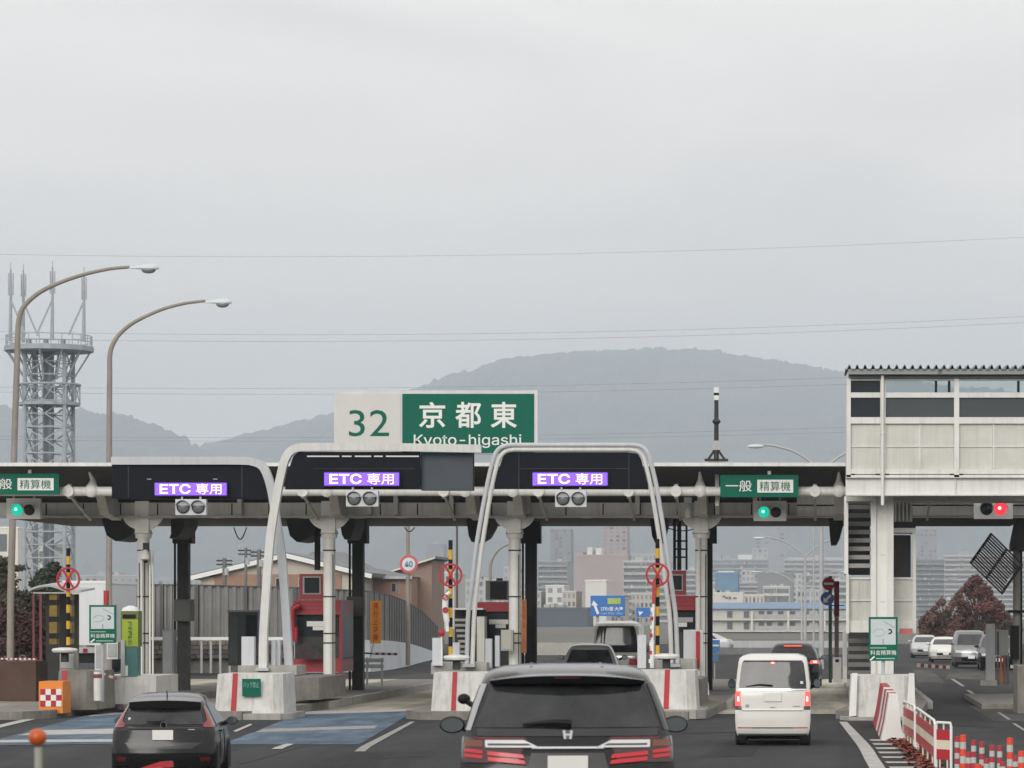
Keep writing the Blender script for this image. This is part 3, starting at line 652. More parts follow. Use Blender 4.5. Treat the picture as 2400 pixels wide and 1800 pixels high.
# instrument mast on the canopy roof
mast = thing('instrument_mast', 'thin grey mast with camera head on the canopy roof', 'mast', P(1679, 1088, 101)); Y = 101
MB().cyl(P(1679, 1075, Y), P(1679, 935, Y), .075, .06, 12).build('pole', DARKST, mast, smooth=True)
MB().lathe(P(1679, 988, Y), [(.06, -.1), (.13, 0), (.06, .1)], 12).build('collar', DARKST, mast, smooth=True)
for a, b, m in ((908, 921, WHITE), (921, 927, BLACK), (927, 938, WHITE)): MB().box(X(1673, Y), X(1685, Y), Y - .08, Y + .08, Z(b, Y), Z(a, Y)).build('sensor_head', m, mast)
MB().box(X(1670, Y), X(1690, Y), Y - .1, Y + .1, Z(1055, Y), Z(1033, Y)).build('control_box', GALV, mast)
for a in (-1, 1): MB().bar(P(1679 + a * 4, 1055, Y), P(1679 + a * 20, 1078, Y), .07).build('brace', DARKST, mast)
MB().bar(P(1679, 1052, Y), P(1679, 1078, Y) + Vector((0, -.4, 0)), .06).build('brace', DARKST, mast)
MB().box(X(1652, Y), X(1706, Y), Y - .3, Y + .3, Z(1080, Y), Z(1076, Y)).build('foot_frame', DARKST, mast)
MB().box(X(1660, Y), X(1698, Y), Y - .25, Y + .25, 6.85, Z(1080, Y)).build('plinth', CONC, mast)
# ================================================================ striped poles with red ring signs
def ring_pole(label, px, ytop, ybot, cy, r, Y, lamp, fabric=True):
    t = thing('striped_pole', label, 'warning pole', P(px, ybot, Y), 'striped poles on the island noses')
    n = 12; seg = (ybot - ytop) / n
    for k in range(n):
        y0 = ytop + k * seg; MB().cyl(P(px, y0 + seg * .985, Y), P(px, y0, Y), .052, n=12).build('pole_band', (BLACK, YELLOW)[(k % 2)] if k else BLACK, t, smooth=True)
    c = P(px, cy, Y - .09); rr = r * m_px(Y)
    rg = MB().ring(c, rr, rr * .83, -.02, .02, 30).build('red_ring', REDR, t, smooth=True)
    for a in (60, 120, 240, 300): MB().bar(c, c + Vector((math.cos(R(a)), 0, math.sin(R(a)))) * rr * .86, .05, .03, (0, 1, 0)).build('spoke', REDR, rg)
    MB().ball(c + Vector((0, -.01, 0)), rr * .16, 8, (1, .4, 1)).build('hub', REDR, rg)
    lx, ly = lamp; b = P(lx, ly, Y - .3)
    l = thing('beacon_base', label.replace('striped pole', 'round white cap beside striped pole'), 'beacon', b + Vector((0, 0, -.3)), 'round white caps on the island noses')
    MB().lathe(b, [(.2, -.08), (.30, -.05), (.33, .0), (.30, .045), (.12, .07)], 24).build('cap', WHITE, l, smooth=True)
    MB().lathe(b, [(.1, -.3), (.1, -.08), (.27, -.082)], 16).build('stem', DARKST, l, smooth=True)
    return t
ring_pole('striped pole with red ring sign at far left', 160, 1285, 1512, 1357, 28, 87, (152, 1524))
ring_pole('striped pole with red ring sign in front of the stairs', 1056, 1266, 1538, 1348, 28, 84.6, (1070, 1541))
ring_pole('striped pole with red ring sign next to the right arch leg', 1541, 1263, 1535, 1347, 28, 84.6, (1562, 1538))
# fabric sleeve with red circles tied to the centre pole
Y = 84.45
t = thing('fabric_sleeve', 'white sleeve with red circle marks tied to the striped pole', 'banner', P(1048, 1475, Y))
mb = MB(); mb.tube(smooth_path([P(1055, 1388, Y), P(1046, 1398, Y), P(1043, 1425, Y), P(1047, 1455, Y), P(1049, 1480, Y)], 4), [.05] * 5 + [.075] * 8 + [.045] * 4, 10); mb.build('sleeve', WHITES, t, smooth=True)
for py in (1400, 1430): MB().ring(P(1044, py, Y - .085), .075, .05, -.01, .01, 18).build('red_circle', REDR, t)
for py in (1400,): MB().bar(P(1040, py + 3, Y - .088), P(1048, py - 3, Y - .088), .02).build('red_slash', REDR, t)
MB().ring(P(1044, 1431, Y - .087), .052, .012, -.01, .01, 18).build('red_disc', REDR, t)
# red arm and flag on the right-hand pole
t = thing('folded_barrier_arm', 'red barrier arm folded up against the right striped pole', 'barrier arm', P(1531, 1560, Y))
MB().bar(P(1532, 1415, Y), P(1533, 1362, Y), .085).build('arm', REDP, t)
for k in range(7): MB().bar(P(1529 - k * .8, 1425 + k * 20, Y), P(1528.6 - k * .8, 1434 + k * 20, Y), .07).build('red_band', REDR if k % 2 else WHITES, t)
MB().bar(P(1527, 1560, Y), P(1532, 1415, Y), .05).build('white_arm', WHITES, t)
# small red beacon on a stick, beside the centre pole
t = thing('marker_stick', 'round red marker on a thin white stick left of the stairs', 'marker', P(1036, 1560, 84.3))
MB().ball(P(1035, 1484, 84.3), .085).build('red_head', REDR, t, smooth=True); MB().cyl(P(1036, 1560, 84.3), P(1035, 1492, 84.3), .02, n=8).build('stick', WHITES, t)
# white guard plates on the island noses
def plates(lst):
    for lab, a, b, yt, yb, Y in lst:
        o = MB().box(X(a, Y), X(b, Y), Y, Y + .25, Z(yb, Y), Z(yt, Y)).build('guard_box', M('guard_white', (.55, .57, .60), .45, var=.05, streak=.15)); tag(o, lab, 'equipment box', 'pale equipment boxes on the islands')
plates([('pale equipment box left of the middle arch leg', 566, 596, 1492, 1562, 85.9), ('slim pale box between the two left arch legs', 636, 645, 1500, 1562, 85.9), ('slim pale box against the left arch leg', 647, 656, 1500, 1562, 86.1),
        ('pale equipment box left of the centre striped pole', 1013, 1034, 1495, 1560, 85.5), ('pale equipment box under the stairs at centre', 1060, 1076, 1506, 1560, 85.5),
        ('slim pale post in front of the beige meter box', 1137, 1152, 1497, 1565, 86.4), ('second slim pale post beside the beige meter box', 1160, 1170, 1490, 1562, 86.6),
        ('pale equipment box beside the white van', 1494, 1514, 1488, 1566, 85.6), ('slim pale box left of the right arch leg', 1523, 1533, 1500, 1566, 85.6), ('broad pale box with red strip beside the rightmost column', 1602, 1648, 1476, 1572, 87)])
o = MB().box(X(1631, 86.9), X(1640, 86.9), 86.93, 86.98, Z(1566, 86.9), Z(1480, 86.9)).build('reflector_strip', REDR); tag(o, 'tall red reflector strip on the broad pale box', 'reflector')
# orange cushion with red and white checks
Y = 84.4
t = thing('crash_cushion', 'orange crash cushion with red and white checks at far left', 'crash cushion', P(118, 1672, Y))
MB().box(X(91, Y), X(147, Y), Y, Y + .9, Z(1672, Y), Z(1597, Y)).build('cushion', ORANGE, t)
for i in range(3):
    for j in range(4):
        a = 95 + j * 12.3; b = 1615 + i * 13.6
        MB().box(X(a, Y), X(a + 12.2, Y), Y - .02, Y - .002, Z(b + 13.5, Y), Z(b, Y)).build('check', REDR if (i + j) % 2 == 0 else WHITES, t)
# ================================================================ toll information signs
def info_sign(label, xl, xr, yt, yb, Y, post_b, py0):
    t = thing('information_sign', label, 'sign', P((xl + xr) / 2, post_b, Y), 'green toll machine signs'); w = xr - xl; h = yb - yt
    MB().box(X(xl, Y), X(xr, Y), Y, Y + .06, Z(yb, Y), Z(yt, Y)).build('board', GREENS, t)
    f = .63
    MB().box(X(xl + .07 * w, Y), X(xr - .07 * w, Y), Y - .014, Y - .002, Z(yt + f * h, Y), Z(yt + .05 * h, Y)).build('picture_panel', M('sign_pale_blue', (.50, .57, .58), .4, var=.04), t)
    GR = M('picture_grey', (.30, .33, .35), .5); c = P(xl + .72 * w, yt + .33 * h, Y - .018)
    mb = MB(); ro = .09 * w * m_px(Y)
    for k in range(10):
        t0, t1 = R(-120 + 24 * k), R(-120 + 24 * (k + 1)); ri = ro * .5
        mb.hexa([c + Vector((math.cos(t0) * ri, 0, math.sin(t0) * ri)), c + Vector((math.cos(t0) * ro, 0, math.sin(t0) * ro)), c + Vector((math.cos(t1) * ro, 0, math.sin(t1) * ro)), c + Vector((math.cos(t1) * ri, 0, math.sin(t1) * ri))] + [q + Vector((0, -.004, 0)) for q in (c + Vector((math.cos(t0) * ri, 0, math.sin(t0) * ri)), c + Vector((math.cos(t0) * ro, 0, math.sin(t0) * ro)), c + Vector((math.cos(t1) * ro, 0, math.sin(t1) * ro)), c + Vector((math.cos(t1) * ri, 0, math.sin(t1) * ri)))])
    mb.build('picture_ring', BLACK, t)
    MB().bar(P(xl + .5 * w, yt + .62 * h, Y - .018), P(xl + .5 * w, yt + .5 * h, Y - .018), .03, .008, (0, 1, 0)).build('picture_line', GR, t)
    MB().bar(P(xl + .5 * w, yt + .09 * h, Y - .018), P(xl + .9 * w, yt + .24 * h, Y - .018), .015, .008, (0, 1, 0)).build('picture_line', GR, t)
    MB().tube(smooth_path([P(xl + .15 * w, yt + .36 * h, Y - .018), P(xl + .25 * w, yt + .28 * h, Y - .018), P(xl + .45 * w, yt + .27 * h, Y - .018), P(xl + .55 * w, yt + .36 * h, Y - .018), P(xl + .4 * w, yt + .43 * h, Y - .018), P(xl + .2 * w, yt + .42 * h, Y - .018)], 4), .007, 6).build('picture_line', M('picture_pale', (.40, .47, .49), .5), t)
    text_part('料金精算機', X(xl + .06 * w, Y), X(xr - .05 * w, Y), Z(yt + .865 * h, Y), Z(yt + .755 * h, Y), Y - .004, WHITES, t, bold=.0)
    MB().box(X(xl + .05 * w, Y), X(xl + .62 * w, Y), Y - .006, Y - .002, Z(yt + .715 * h, Y), Z(yt + .695 * h, Y)).build('small_print', M('sign_half_white', (.35, .5, .45), .5), t)
    MB().box(X(xl + .25 * w, Y), X(xl + .9 * w, Y), Y - .006, Y - .002, Z(yt + .955 * h, Y), Z(yt + .935 * h, Y)).build('small_print', MATS['sign_half_white'], t)
    MB().bar(P(xl + .05 * w, yt + .985 * h, Y - .006), P(xl + .2 * w, yt + .90 * h, Y - .006), .035, .006, (0, 1, 0)).build('arrow', WHITES, t)
    MB().cyl(P((xl + xr) / 2, post_b, Y + .1), P((xl + xr) / 2, py0, Y + .1), .045, n=12).build('post', GALV, t, smooth=True)
    return t
info_sign('green toll machine sign with car picture near the white truck', 209, 272, 1418, 1507, 86, 1645, 1425)
info_sign('green toll machine sign with car picture before the stair tower column', 2036, 2104, 1446, 1549, 84, 1690, 1450)
# bollard with red bands by the left sign
t = thing('bollard', 'short white bollard with dark red band beside the left sign post', 'bollard', P(229, 1642, 85.6)); Y = 85.6
MB().cyl(P(229, 1642, Y), P(229, 1574, Y), .1, n=16).build('post', WHITE, t, smooth=True); MB().cyl(P(229, 1589, Y), P(229, 1580, Y), .106, n=16).build('band', M('dark_red_band', (.20, .05, .05), .5), t, smooth=True)
t = thing('boom_stub', 'short red and white bar behind the left sign post', 'barrier arm', P(255, 1592, 86.6))
for k in range(4): MB().bar(P(238 + k * 9, 1578 + k * 3.3, 86.6), P(247 + k * 9, 1581.3 + k * 3.3, 86.6), .06).build('bar_band', (M('dull_white', (.5, .48, .47), .5), MATS['dark_red_band'])[k % 2], t)
# lime green toll machine
Y = 88.5
t = thing('toll_machine', 'lime green and teal toll machine left of the white column', 'toll machine', P(303, 1590, Y))
LIME = M('lime_panel', (.30, .40, .02), .45, var=.05); TEAL = M('teal_panel', (.05, .16, .15), .45, var=.08)
MB().box(X(283, Y), X(324, Y), Y, Y + .5, Z(1516, Y), Z(1432, Y)).build('upper_body', M('lime_dark', (.12, .17, .03), .5), t)
MB().box(X(287, Y), X(324, Y), Y - .03, Y - .002, Z(1515, Y), Z(1452, Y)).build('lime_panel', LIME, t)
MB().box(X(288, Y), X(318, Y), Y - .03, Y - .002, Z(1449, Y), Z(1440, Y)).build('top_display', BLACK, t)
text_part('料金精算機', X(300, Y), X(311, Y), Z(1512, Y), Z(1456, Y), Y - .032, M('lime_text', (.08, .12, .02), .5), t, vertical=True, bold=.03)
MB().box(X(294, Y), X(322, Y), Y - .01, Y + .45, Z(1586, Y), Z(1517, Y)).build('lower_body', TEAL, t)
MB().box(X(293, Y), X(300, Y), Y - .03, Y - .012, Z(1584, Y), Z(1560, Y)).build('side_plate', WHITES, t)
MB().lathe(P(306, 1432, Y + .25), [(.24, 0), (.2, .08), (.06, .14)], 18).build('white_cap', WHITES, t, smooth=True)
MB().box(X(283, Y - .1), X(292, Y - .1), Y - .1, Y + .1, Z(1585, Y), Z(1500, Y)).build('pipe_post', GALV, t)
o = MB().cyl(P(249, 1418, 87), P(249, 1384, 87), .07, n=14).build('warning_light', REDP, smooth=True); tag(o, 'red cylinder lamp above the left green sign', 'lamp')
for k, (lab, a, b, yt, yb, Y, m) in enumerate((('white panel box behind the left sign post', 222, 242, 1508, 1572, 87.2, WHITE), ('grey pump box left of the sign post', 140, 176, 1528, 1572, 87.4, CONC), ('pale cabinet beside the toll machine', 250, 276, 1505, 1545, 88.6, WHITE))):
    box_thing('equipment_cabinet', lab, 'cabinet', a, b, yt, yb, Y, .4, m, (('door', a + 3, b - 3, yt + 4, yb - 6, GALV),))
# orange vertical notice
Y = 118
t = thing('vertical_notice', 'tall orange notice with red lettering beside the dark column', 'sign', P(878, 1560, Y))
MB().box(X(868, Y), X(893, Y), Y, Y + .04, Z(1508, Y), Z(1408, Y)).build('board', M('notice_orange', (.62, .26, .02), .5, var=.08), t)
text_part('通行止注意', X(874, Y), X(887, Y), Z(1503, Y), Z(1412, Y), Y - .002, M('notice_red', (.50, .05, .02), .5), t, vertical=True, bold=.03)
MB().cyl(P(863, 1560, Y + .03), P(876, 1505, Y + .03), .03, n=8).build('post', GALV, t)
t = thing('vertical_notice', 'narrow rusty orange strip on the column behind the minivan', 'sign', P(1228, 1476, 99)); Y = 99.6
MB().box(X(1222, Y), X(1234, Y), Y, Y + .04, Z(1530, Y), Z(1405, Y)).build('board', M('rusty_orange', (.36, .12, .035), .6, var=.15), t)
text_part('一旦停止', X(1225, Y), X(1231, Y), Z(1470, Y), Z(1412, Y), Y - .002, M('rust_text', (.20, .04, .02), .6), t, vertical=True, bold=.02)
# ================================================================ red toll booths
BOOTHR = M('booth_red', (.36, .022, .035), .4, var=.1, streak=.12)
def booth(label, xl, xr, Y, ytop, win, ymid, ybot, dep=2.6):
    t = thing('toll_booth', label, 'toll booth', (X((xl + xr) / 2, Y), Y, .2), 'red toll booths')
    a, b, c, d = win
    MB().box(X(a - 8, Y), X(b + 5, Y), Y, Y + .8, Z(ymid - 36, Y), Z(ytop, Y)).build('head_box', BOOTHR, t)
    MB().box(X(a, Y), X(b, Y), Y - .04, Y - .003, Z(d, Y), Z(c, Y)).build('window_frame', M('booth_frame', (.42, .40, .40), .4), t)
    MB().box(X(a + 4, Y), X(b - 3, Y), Y - .05, Y - .042, Z(d - 3, Y), Z(c + 3, Y)).build('window_pane', GLASSB, t)
    MB().box(X(xl, Y), X(xr, Y), Y - .15, Y + dep, Z(ymid, Y), Z(ymid - 34, Y)).build('fascia', BOOTHR, t)
    for k in range(3): MB().box(X(xl, Y), X(xr, Y), Y - .165, Y - .152, Z(ymid - 10 - k * 9, Y), Z(ymid - 11 - k * 9, Y)).build('fascia_groove', M('booth_red_dark', (.18, .012, .02), .5), t)
    MB().box(X(xl, Y), X(xr, Y), Y + .1, Y + dep, Z(ybot, Y), Z(ymid + .2, Y)).build('cabin', M('booth_dark', (.022, .028, .032), .35), t)
    MB().box(X(xl + 6, Y), X(xr - 4, Y), Y + .07, Y + .098, Z(ymid + 52, Y), Z(ymid + 4, Y)).build('window_pane', GLASSB, t)
    MB().box(X(xl, Y), X(xr, Y), Y - .1, Y + dep, Z(1575, Y), Z(1543, Y)).build('base_panel', BOOTHR, t)
    return t
bt = booth('red toll booth with square window left of the second column', 690, 800, 102, 1345, (710, 752, 1351, 1393), 1440, 1545)
Y = 101.6
MB().tube(smooth_path([P(688, 1500, Y), P(685, 1440, Y), P(690, 1425, Y), P(703, 1418, Y)], 5), .09, 10).build('side_rail', BOOTHR, bt, smooth=True)
MB().tube(smooth_path([P(693, 1505, Y), P(694, 1470, Y)], 2), .07, 10).build('side_rail', BOOTHR, bt, smooth=True)
MB().box(X(719, Y), X(760, Y), Y, Y + .05, Z(1468, Y), Z(1456, Y)).build('notice_plate', WHITES, bt); MB().box(X(733, Y), X(760, Y), Y + .01, Y + .05, Z(1477, Y), Z(1468.5, Y)).build('notice_plate', WHITES, bt)
MB().grid(lambda u, v: P(692 + 66 * u, 1545 - (36 * math.sin(math.pi * (.15 + .8 * u)) + 4) * v, Y - .25), 12, 2).build('net_cover', M('brown_net', (.055, .045, .045), .9, var=.3, scale=8), bt)
MB().box(X(795, Y), X(801, Y), Y, Y + .2, Z(1600, Y), Z(1440, Y)).build('corner_post', BOOTHR, bt)
bt = booth('red toll booth right of the paired tube arch', 1572, 1640, 102, 1337, (1573, 1601, 1346, 1385), 1430, 1545)
Y = 101.6
MB().box(X(1578, Y), X(1624, Y), Y, Y + .06, Z(1458, Y), Z(1447, Y)).build('sill', GALV, bt); MB().box(X(1588, Y), X(1610, Y), Y - .02, Y + .05, Z(1469, Y), Z(1459, Y)).build('notice_plate', WHITES, bt)
bt = thing('toll_booth', 'red edged toll booth with dark screen box behind the minivan', 'toll booth', (X(1165, 102), 102, .2), 'red toll booths'); Y = 102
MB().box(X(1138, Y), X(1190, Y), Y, Y + .7, Z(1406, Y), Z(1361, Y)).build('head_box', M('head_grey', (.16, .165, .16), .5), bt)
MB().box(X(1149, Y), X(1188, Y), Y - .05, Y - .003, Z(1404, Y), Z(1363, Y)).build('screen', BLACK, bt); MB().box(X(1163, Y), X(1177, Y), Y, Y + .2, Z(1361, Y), Z(1355, Y)).build('lifting_lug', DARKST, bt)
MB().box(X(1120, Y), X(1200, Y), Y - .15, Y + 2.4, Z(1433, Y), Z(1411, Y)).build('fascia', BOOTHR, bt)
MB().box(X(1132, Y), X(1200, Y), Y, Y + 2.4, Z(1600, Y), Z(1433.2, Y)).build('cabin', MATS['booth_dark'], bt); MB().box(X(1138, Y), X(1196, Y), Y - .02, Y - .003, Z(1500, Y), Z(1436, Y)).build('window_pane', GLASSB, bt)
MB().box(X(1147, Y), X(1192, Y), Y - .1, Y - .03, Z(1463, Y), Z(1452, Y)).build('notice_plate', WHITES, bt); MB().box(X(1162, Y), X(1186, Y), Y - .1, Y - .03, Z(1472, Y), Z(1463.5, Y)).build('notice_plate', WHITES, bt)
# stairs unit left of the arch leg
Y = 100
st = thing('access_stairs', 'small grey staircase under a canopy left of the paired tubes', 'stairs', (X(1095, Y), Y, .2))
MB().box(X(1058, Y), X(1132, Y), Y, Y + 1.2, Z(1429, Y), Z(1425, Y)).build('roof', WHITE, st)
MB().box(X(1058, Y), X(1130, Y), Y + .9, Y + 1.2, Z(1560, Y), Z(1429.3, Y)).build('back_wall', DARKST, st)
for k in range(9): MB().box(X(1063 + k * 2, Y), X(1094, Y), Y + .1 + k * .05, Y + .5, Z(1456 + k * 12.5, Y), Z(1450 + k * 12.5, Y)).build('tread', CONC, st)
MB().box(X(1117, Y), X(1135, Y), Y + .05, Y + .8, Z(1560, Y), Z(1445, Y)).build('side_panel', OFFWHITE, st)
MB().box(X(1096, Y), X(1099, Y), Y, Y + .08, Z(1560, Y), Z(1429.3, Y)).build('post', WHITE, st)
# dark guard cabin and its step
Y = 112
t = thing('guard_cabin', 'small dark cabin with pale flat roof by the noise wall', 'cabin', (X(570, Y), Y, 0))
MB().box(X(532, Y), X(608, Y), Y, Y + 1.4, Z(1434, Y), Z(1430, Y)).build('roof', GALV, t); MB().box(X(535, Y), X(604, Y), Y + .02, Y + 1.4, Z(1560, Y), Z(1434.2, Y)).build('body', M('cabin_dark', (.035, .042, .05), .4), t)
MB().box(X(540, Y), X(558, Y), Y - .01, Y + .018, Z(1555, Y), Z(1445, Y)).build('door', M('cabin_door', (.05, .06, .065), .35), t); MB().box(X(576, Y), X(601, Y), Y - .01, Y + .018, Z(1495, Y), Z(1442, Y)).build('window_pane', GLASSB, t)
# ================================================================ white stair tower and covered bridge
CLEAR = bpy.data.materials.new('clear_glass'); CLEAR.use_nodes = True
nt = CLEAR.node_tree; nt.nodes.clear(); _o = nt.nodes.new('ShaderNodeOutputMaterial'); _m = nt.nodes.new('ShaderNodeMixShader'); _t = nt.nodes.new('ShaderNodeBsdfTransparent'); _g = nt.nodes.new('ShaderNodeBsdfGlossy')
_g.inputs['Roughness'].default_value = .03; _t.inputs['Color'].default_value = (.9, .94, .94, 1); _m.inputs['Fac'].default_value = .1
nt.links.new(_t.outputs[0], _m.inputs[1]); nt.links.new(_g.outputs[0], _m.inputs[2]); nt.links.new(_m.outputs[0], _o.inputs['Surface'])
YT = 88.0; XR = 2460; YK = 91.2
tower = thing('stair_tower', 'white covered footbridge with corrugated roof and stair column at right', 'footbridge', (X(2067, YT), YT, .2))
def tb(name, xl, xr, yt, yb, mat, y0=0.0, y1=.12, parent=None):
    return MB().box(X(xl, YT), X(xr, YT), YT + y0, YT + y1, Z(yb, YT), Z(yt, YT)).build(name, mat, parent or tower)
# corrugated roof sheet, running front to back
CORR = M('roof_sheet', (.16, .17, .185), .5, var=.15)
mb = MB(); n = 27; x0, x1 = X(1981, YT), X(XR + 20, YT); step = (x1 - x0) / n; sec = []
for k in range(n):
    a = x0 + k * step; zt, zb = Z(857, YT), Z(866, YT)
    sec += [(a, zb), (a + step * .24, zb), (a + step * .42, zt), (a + step * .58, zt), (a + step * .76, zb)]
sec.append((x1, zb)); up = .12
base = 0
for (a, z) in sec: mb.v += [Vector((a, YT - .35, z)), Vector((a, YK + .4, z + up)), Vector((a, YT - .35, z - .03)), Vector((a, YK + .4, z + up - .03))]
for k in range(len(sec) - 1):
    i, j = 4 * k, 4 * k + 4; mb.f += [(i, j, j + 1, i + 1), (i + 2, i + 3, j + 3, j + 2), (i, i + 2, j + 2, j), (i + 1, j + 1, j + 3, i + 3)]
mb.build('roof_sheet', CORR, tower)
GUT = M('gutter_grey', (.24, .26, .26), .45, var=.08)
tb('gutter', 1987, 2199, 867, 879, GUT, -.3, -.1); tb('gutter', 2202, XR, 867, 879, GUT, -.3, -.1); tb('gutter_joint', 2198, 2207, 866, 880, M('gutter_dark', (.10, .12, .115), .5), -.31, -.09)
tb('eaves_beam', 1990, XR, 879.3, 887, MATS['gutter_dark'], -.1, .1); tb('eaves_beam', 1990, XR, 887.2, 892, GREYP, -.02, .1)
MB().box(X(1990, YT), X(XR, YT), YT + .1, YK, Z(868, YT), Z(866.5, YT)).build('roof_lining', GREYP, tower)
for nm, a, b in (('post', 1984, 1994), ('post', 2236, 2248), ('post', 2410, 2422)): tb(nm, a, b, 886, 1120, WHITE, -.06, .1)
tb('post', 2063, 2076, 892, 1118, WHITE, -.02, .1)
tb('rail', 1994, XR, 920, 932, WHITE, -.03, .1); tb('rail', 1994, XR, 978, 993, WHITE, -.05, .1)
tb('rail', 1994, XR, 1099, 1111, WHITE, -.03, .1); tb('sill_rail', 1984, XR, 1113, 1118.5, WHITE, -.06, .1)
for a, b in ((1995, 2004), (2052, 2063), (2074, 2084), (2226, 2236), (2248, 2257)): tb('drain_slot', a, b, 1110.5, 1113.5, BLACK, -.07, -.06)
bays = [(1994, 2063), (2076, 2236), (2248, 2410)]
TINT = M('bridge_tinted_glass', (.075, .085, .09), .12, var=.05, spec=.6)
for i, (a, b) in enumerate(bays):
    if i == 0: tb('upper_pane', a, b, 892, 920, GLASSB, .03, .05)
    else: tb('upper_pane', a, b, 892, 920, CLEAR, .03, .04)
    tb('lower_pane', a, b, 932, 978, GLASSB if i == 0 else TINT, .03, .05)
    cols = [(a, b)] if i == 0 else [(a, (a + b) / 2 - 2 + (1 if i == 1 else 0)), ((a + b) / 2 + 2, b)]
    for (c, d) in cols:
        for (yt, yb) in ((994, 1045), (1048, 1098.5)):
            tb('wall_panel', c + .5, d - .5, yt, yb, OFFWHITE, .03, .06)
            for k in range(int((d - c) / 9)): tb('panel_rib', c + 4 + k * 9, c + 6 + k * 9, yt + 2, yb - 2, OFFWHITE, .018, .028)
        tb('panel_rail', c, d, 1045.2, 1047.8, WHITE, .0, .06)
    if i: tb('mullion', (a + b) / 2 - 2, (a + b) / 2 + 2, 994, 1098, WHITE, .0, .07)
# rear wall of the bridge, same heights, glass strip left open to the light
for a, b, yt, yb, m in ((1984, XR, 920, 932, WHITE), (1984, XR, 932, 1118, OFFWHITE), (1984, 2066, 880, 920, DARKST)):
    MB().box(X(a, YT), X(b, YT), YK - .1, YK, Z(yb, YT), Z(yt, YT) - .003).build('rear_wall', m, tower)
for a in (2200, 2232, 2400): MB().box(X(a, YT), X(a + 6, YT), YK - .12, YK - .02, Z(920, YT), Z(868, YT)).build('rear_post', DARKST, tower)
MB().box(X(1990, YT), X(XR, YT), YT + .1, YK, Z(1119, YT), Z(1112, YT)).build('deck', CONC, tower)
MB().box(X(1984, YT), X(1986, YT), YT, YK, Z(1118, YT), Z(886, YT)).build('end_wall', WHITE, tower)
tb('girder', 1982, XR, 1121, 1158, WHITE, .0, .2); tb('girder_flange', 1982, XR, 1158.2, 1162, WHITE, -.12, .4); tb('girder_flange', 1982, XR, 1118.8, 1120.9, GREYP, -.1, .4)
MB().box(X(1984, YT), X(XR, YT), YT + 1.5, YK, Z(1170, YT), Z(1121, YT)).build('rear_girder', GREYP, tower)
tb('girder_stiffener', 2238, 2241, 1122, 1157, OFFWHITE, -.05, -.002)
MB().cyl(P(2068.5, 1184, YT - .15), P(2068.5, 880, YT - .15), .045, n=12).build('downpipe', WHITE, tower, smooth=True)
for py in (1018, 1205, 1300, 1410): MB().box(X(2063, YT), X(2074, YT), YT - .2, YT - .1, Z(py + 1.5, YT), Z(py, YT)).build('pipe_clip', GREYP, tower)
# main column (H section) in front of the stairs
Yc = 89.0
cl = MB().box(X(2041, Yc), X(2094, Yc), Yc, Yc + .06, Z(1600, Yc), Z(1163, Yc)).build('column_flange', COLP, tower)
for a, b in ((2041, 2053), (2080, 2094)): MB().box(X(a, Yc), X(b, Yc), Yc - .12, Yc - .002, Z(1600, Yc), Z(1163, Yc)).build('column_edge', WHITE, tower)
MB().box(X(2060, Yc), X(2075, Yc), Yc + .06, Yc + .5, Z(1600, Yc), Z(1163, Yc)).build('column_web', COLP, tower)
# flights of steps behind the column
def flight(xl, xr, yt, yb, n, Y0, dy, mat):
    for k in range(n):
        py = yb + (yt - yb) * (k + .5) / n; y = Y0 + dy * k
        MB().box(X(xl, 90), X(xr, 90), y, y + .28, Z(py + 6, 90), Z(py - 4, 90)).build('step', mat, tower)
STEP = M('step_steel', (.30, .295, .28), .6, var=.12, streak=.2)
MB().box(X(1988, 90), X(2042, 90), 92.6, 92.7, Z(1345, 90), Z(1163, 90)).build('stair_backing', DARKST, tower)
flight(1988, 2042, 1172, 1335, 8, 90.0, .28, STEP)
MB().box(X(1979, 90), X(1988, 90), 89.9, 92.5, Z(1345, 90), Z(1163, 90)).build('stringer', COLP, tower)
MB().box(X(2096, 90), X(2140, 90), 90.6, 90.7, Z(1222, 90), Z(1163, 90)).build('side_cladding', GREYP, tower)
for k in range(5): MB().box(X(2098 + k * 9, 90), X(2102 + k * 9, 90), 90.5, 90.59, Z(1221, 90), Z(1164, 90)).build('cladding_rib', COLP, tower)
MB().box(X(2095, 90), X(2147, 90), 90.2, 92, Z(1248, 90), Z(1237, 90)).build('landing_edge', WHITE, tower)
MB().box(X(2095, 90), X(2147, 90), 90.4, 92, Z(1236.5, 90), Z(1222.5, 90)).build('landing_beam', DARKST, tower)
MB().box(X(2096, 90), X(2140, 90), 92.4, 92.5, Z(1352, 90), Z(1249, 90)).build('stair_backing', DARKST, tower)
MB().box(X(2139, 90), X(2147, 90), 90, 90.2, Z(1484, 90), Z(1249, 90)).build('corner_post', WHITE, tower)
MB().box(X(1983, 90), X(1990, 90), 89.85, 90, Z(1484, 90), Z(1345.5, 90)).build('corner_post', WHITE, tower)
for a, b in ((1990, 2041), (2095, 2139)):
    for yt, yb in ((1358, 1405), (1409, 1454)):
        MB().box(X(a, 90), X(b, 90), 90.05, 90.1, Z(yb, 90), Z(yt, 90)).build('lower_panel', OFFWHITE, tower)
        for k in range(int((b - a) / 9)): MB().box(X(a + 4 + k * 9, 90), X(a + 6 + k * 9, 90), 90.03, 90.049, Z(yb - 2, 90), Z(yt + 2, 90)).build('panel_rib', OFFWHITE, tower)
    for yt, yb in ((1353, 1357.8), (1405.2, 1408.8)): MB().box(X(a, 90), X(b, 90), 90.0, 90.1, Z(yb, 90), Z(yt, 90)).build('panel_rail', WHITE, tower)
    MB().box(X(a, 90), X(b, 90), 89.98, 90.2, Z(1482, 90), Z(1454.3, 90)).build('panel_base', WHITE, tower)
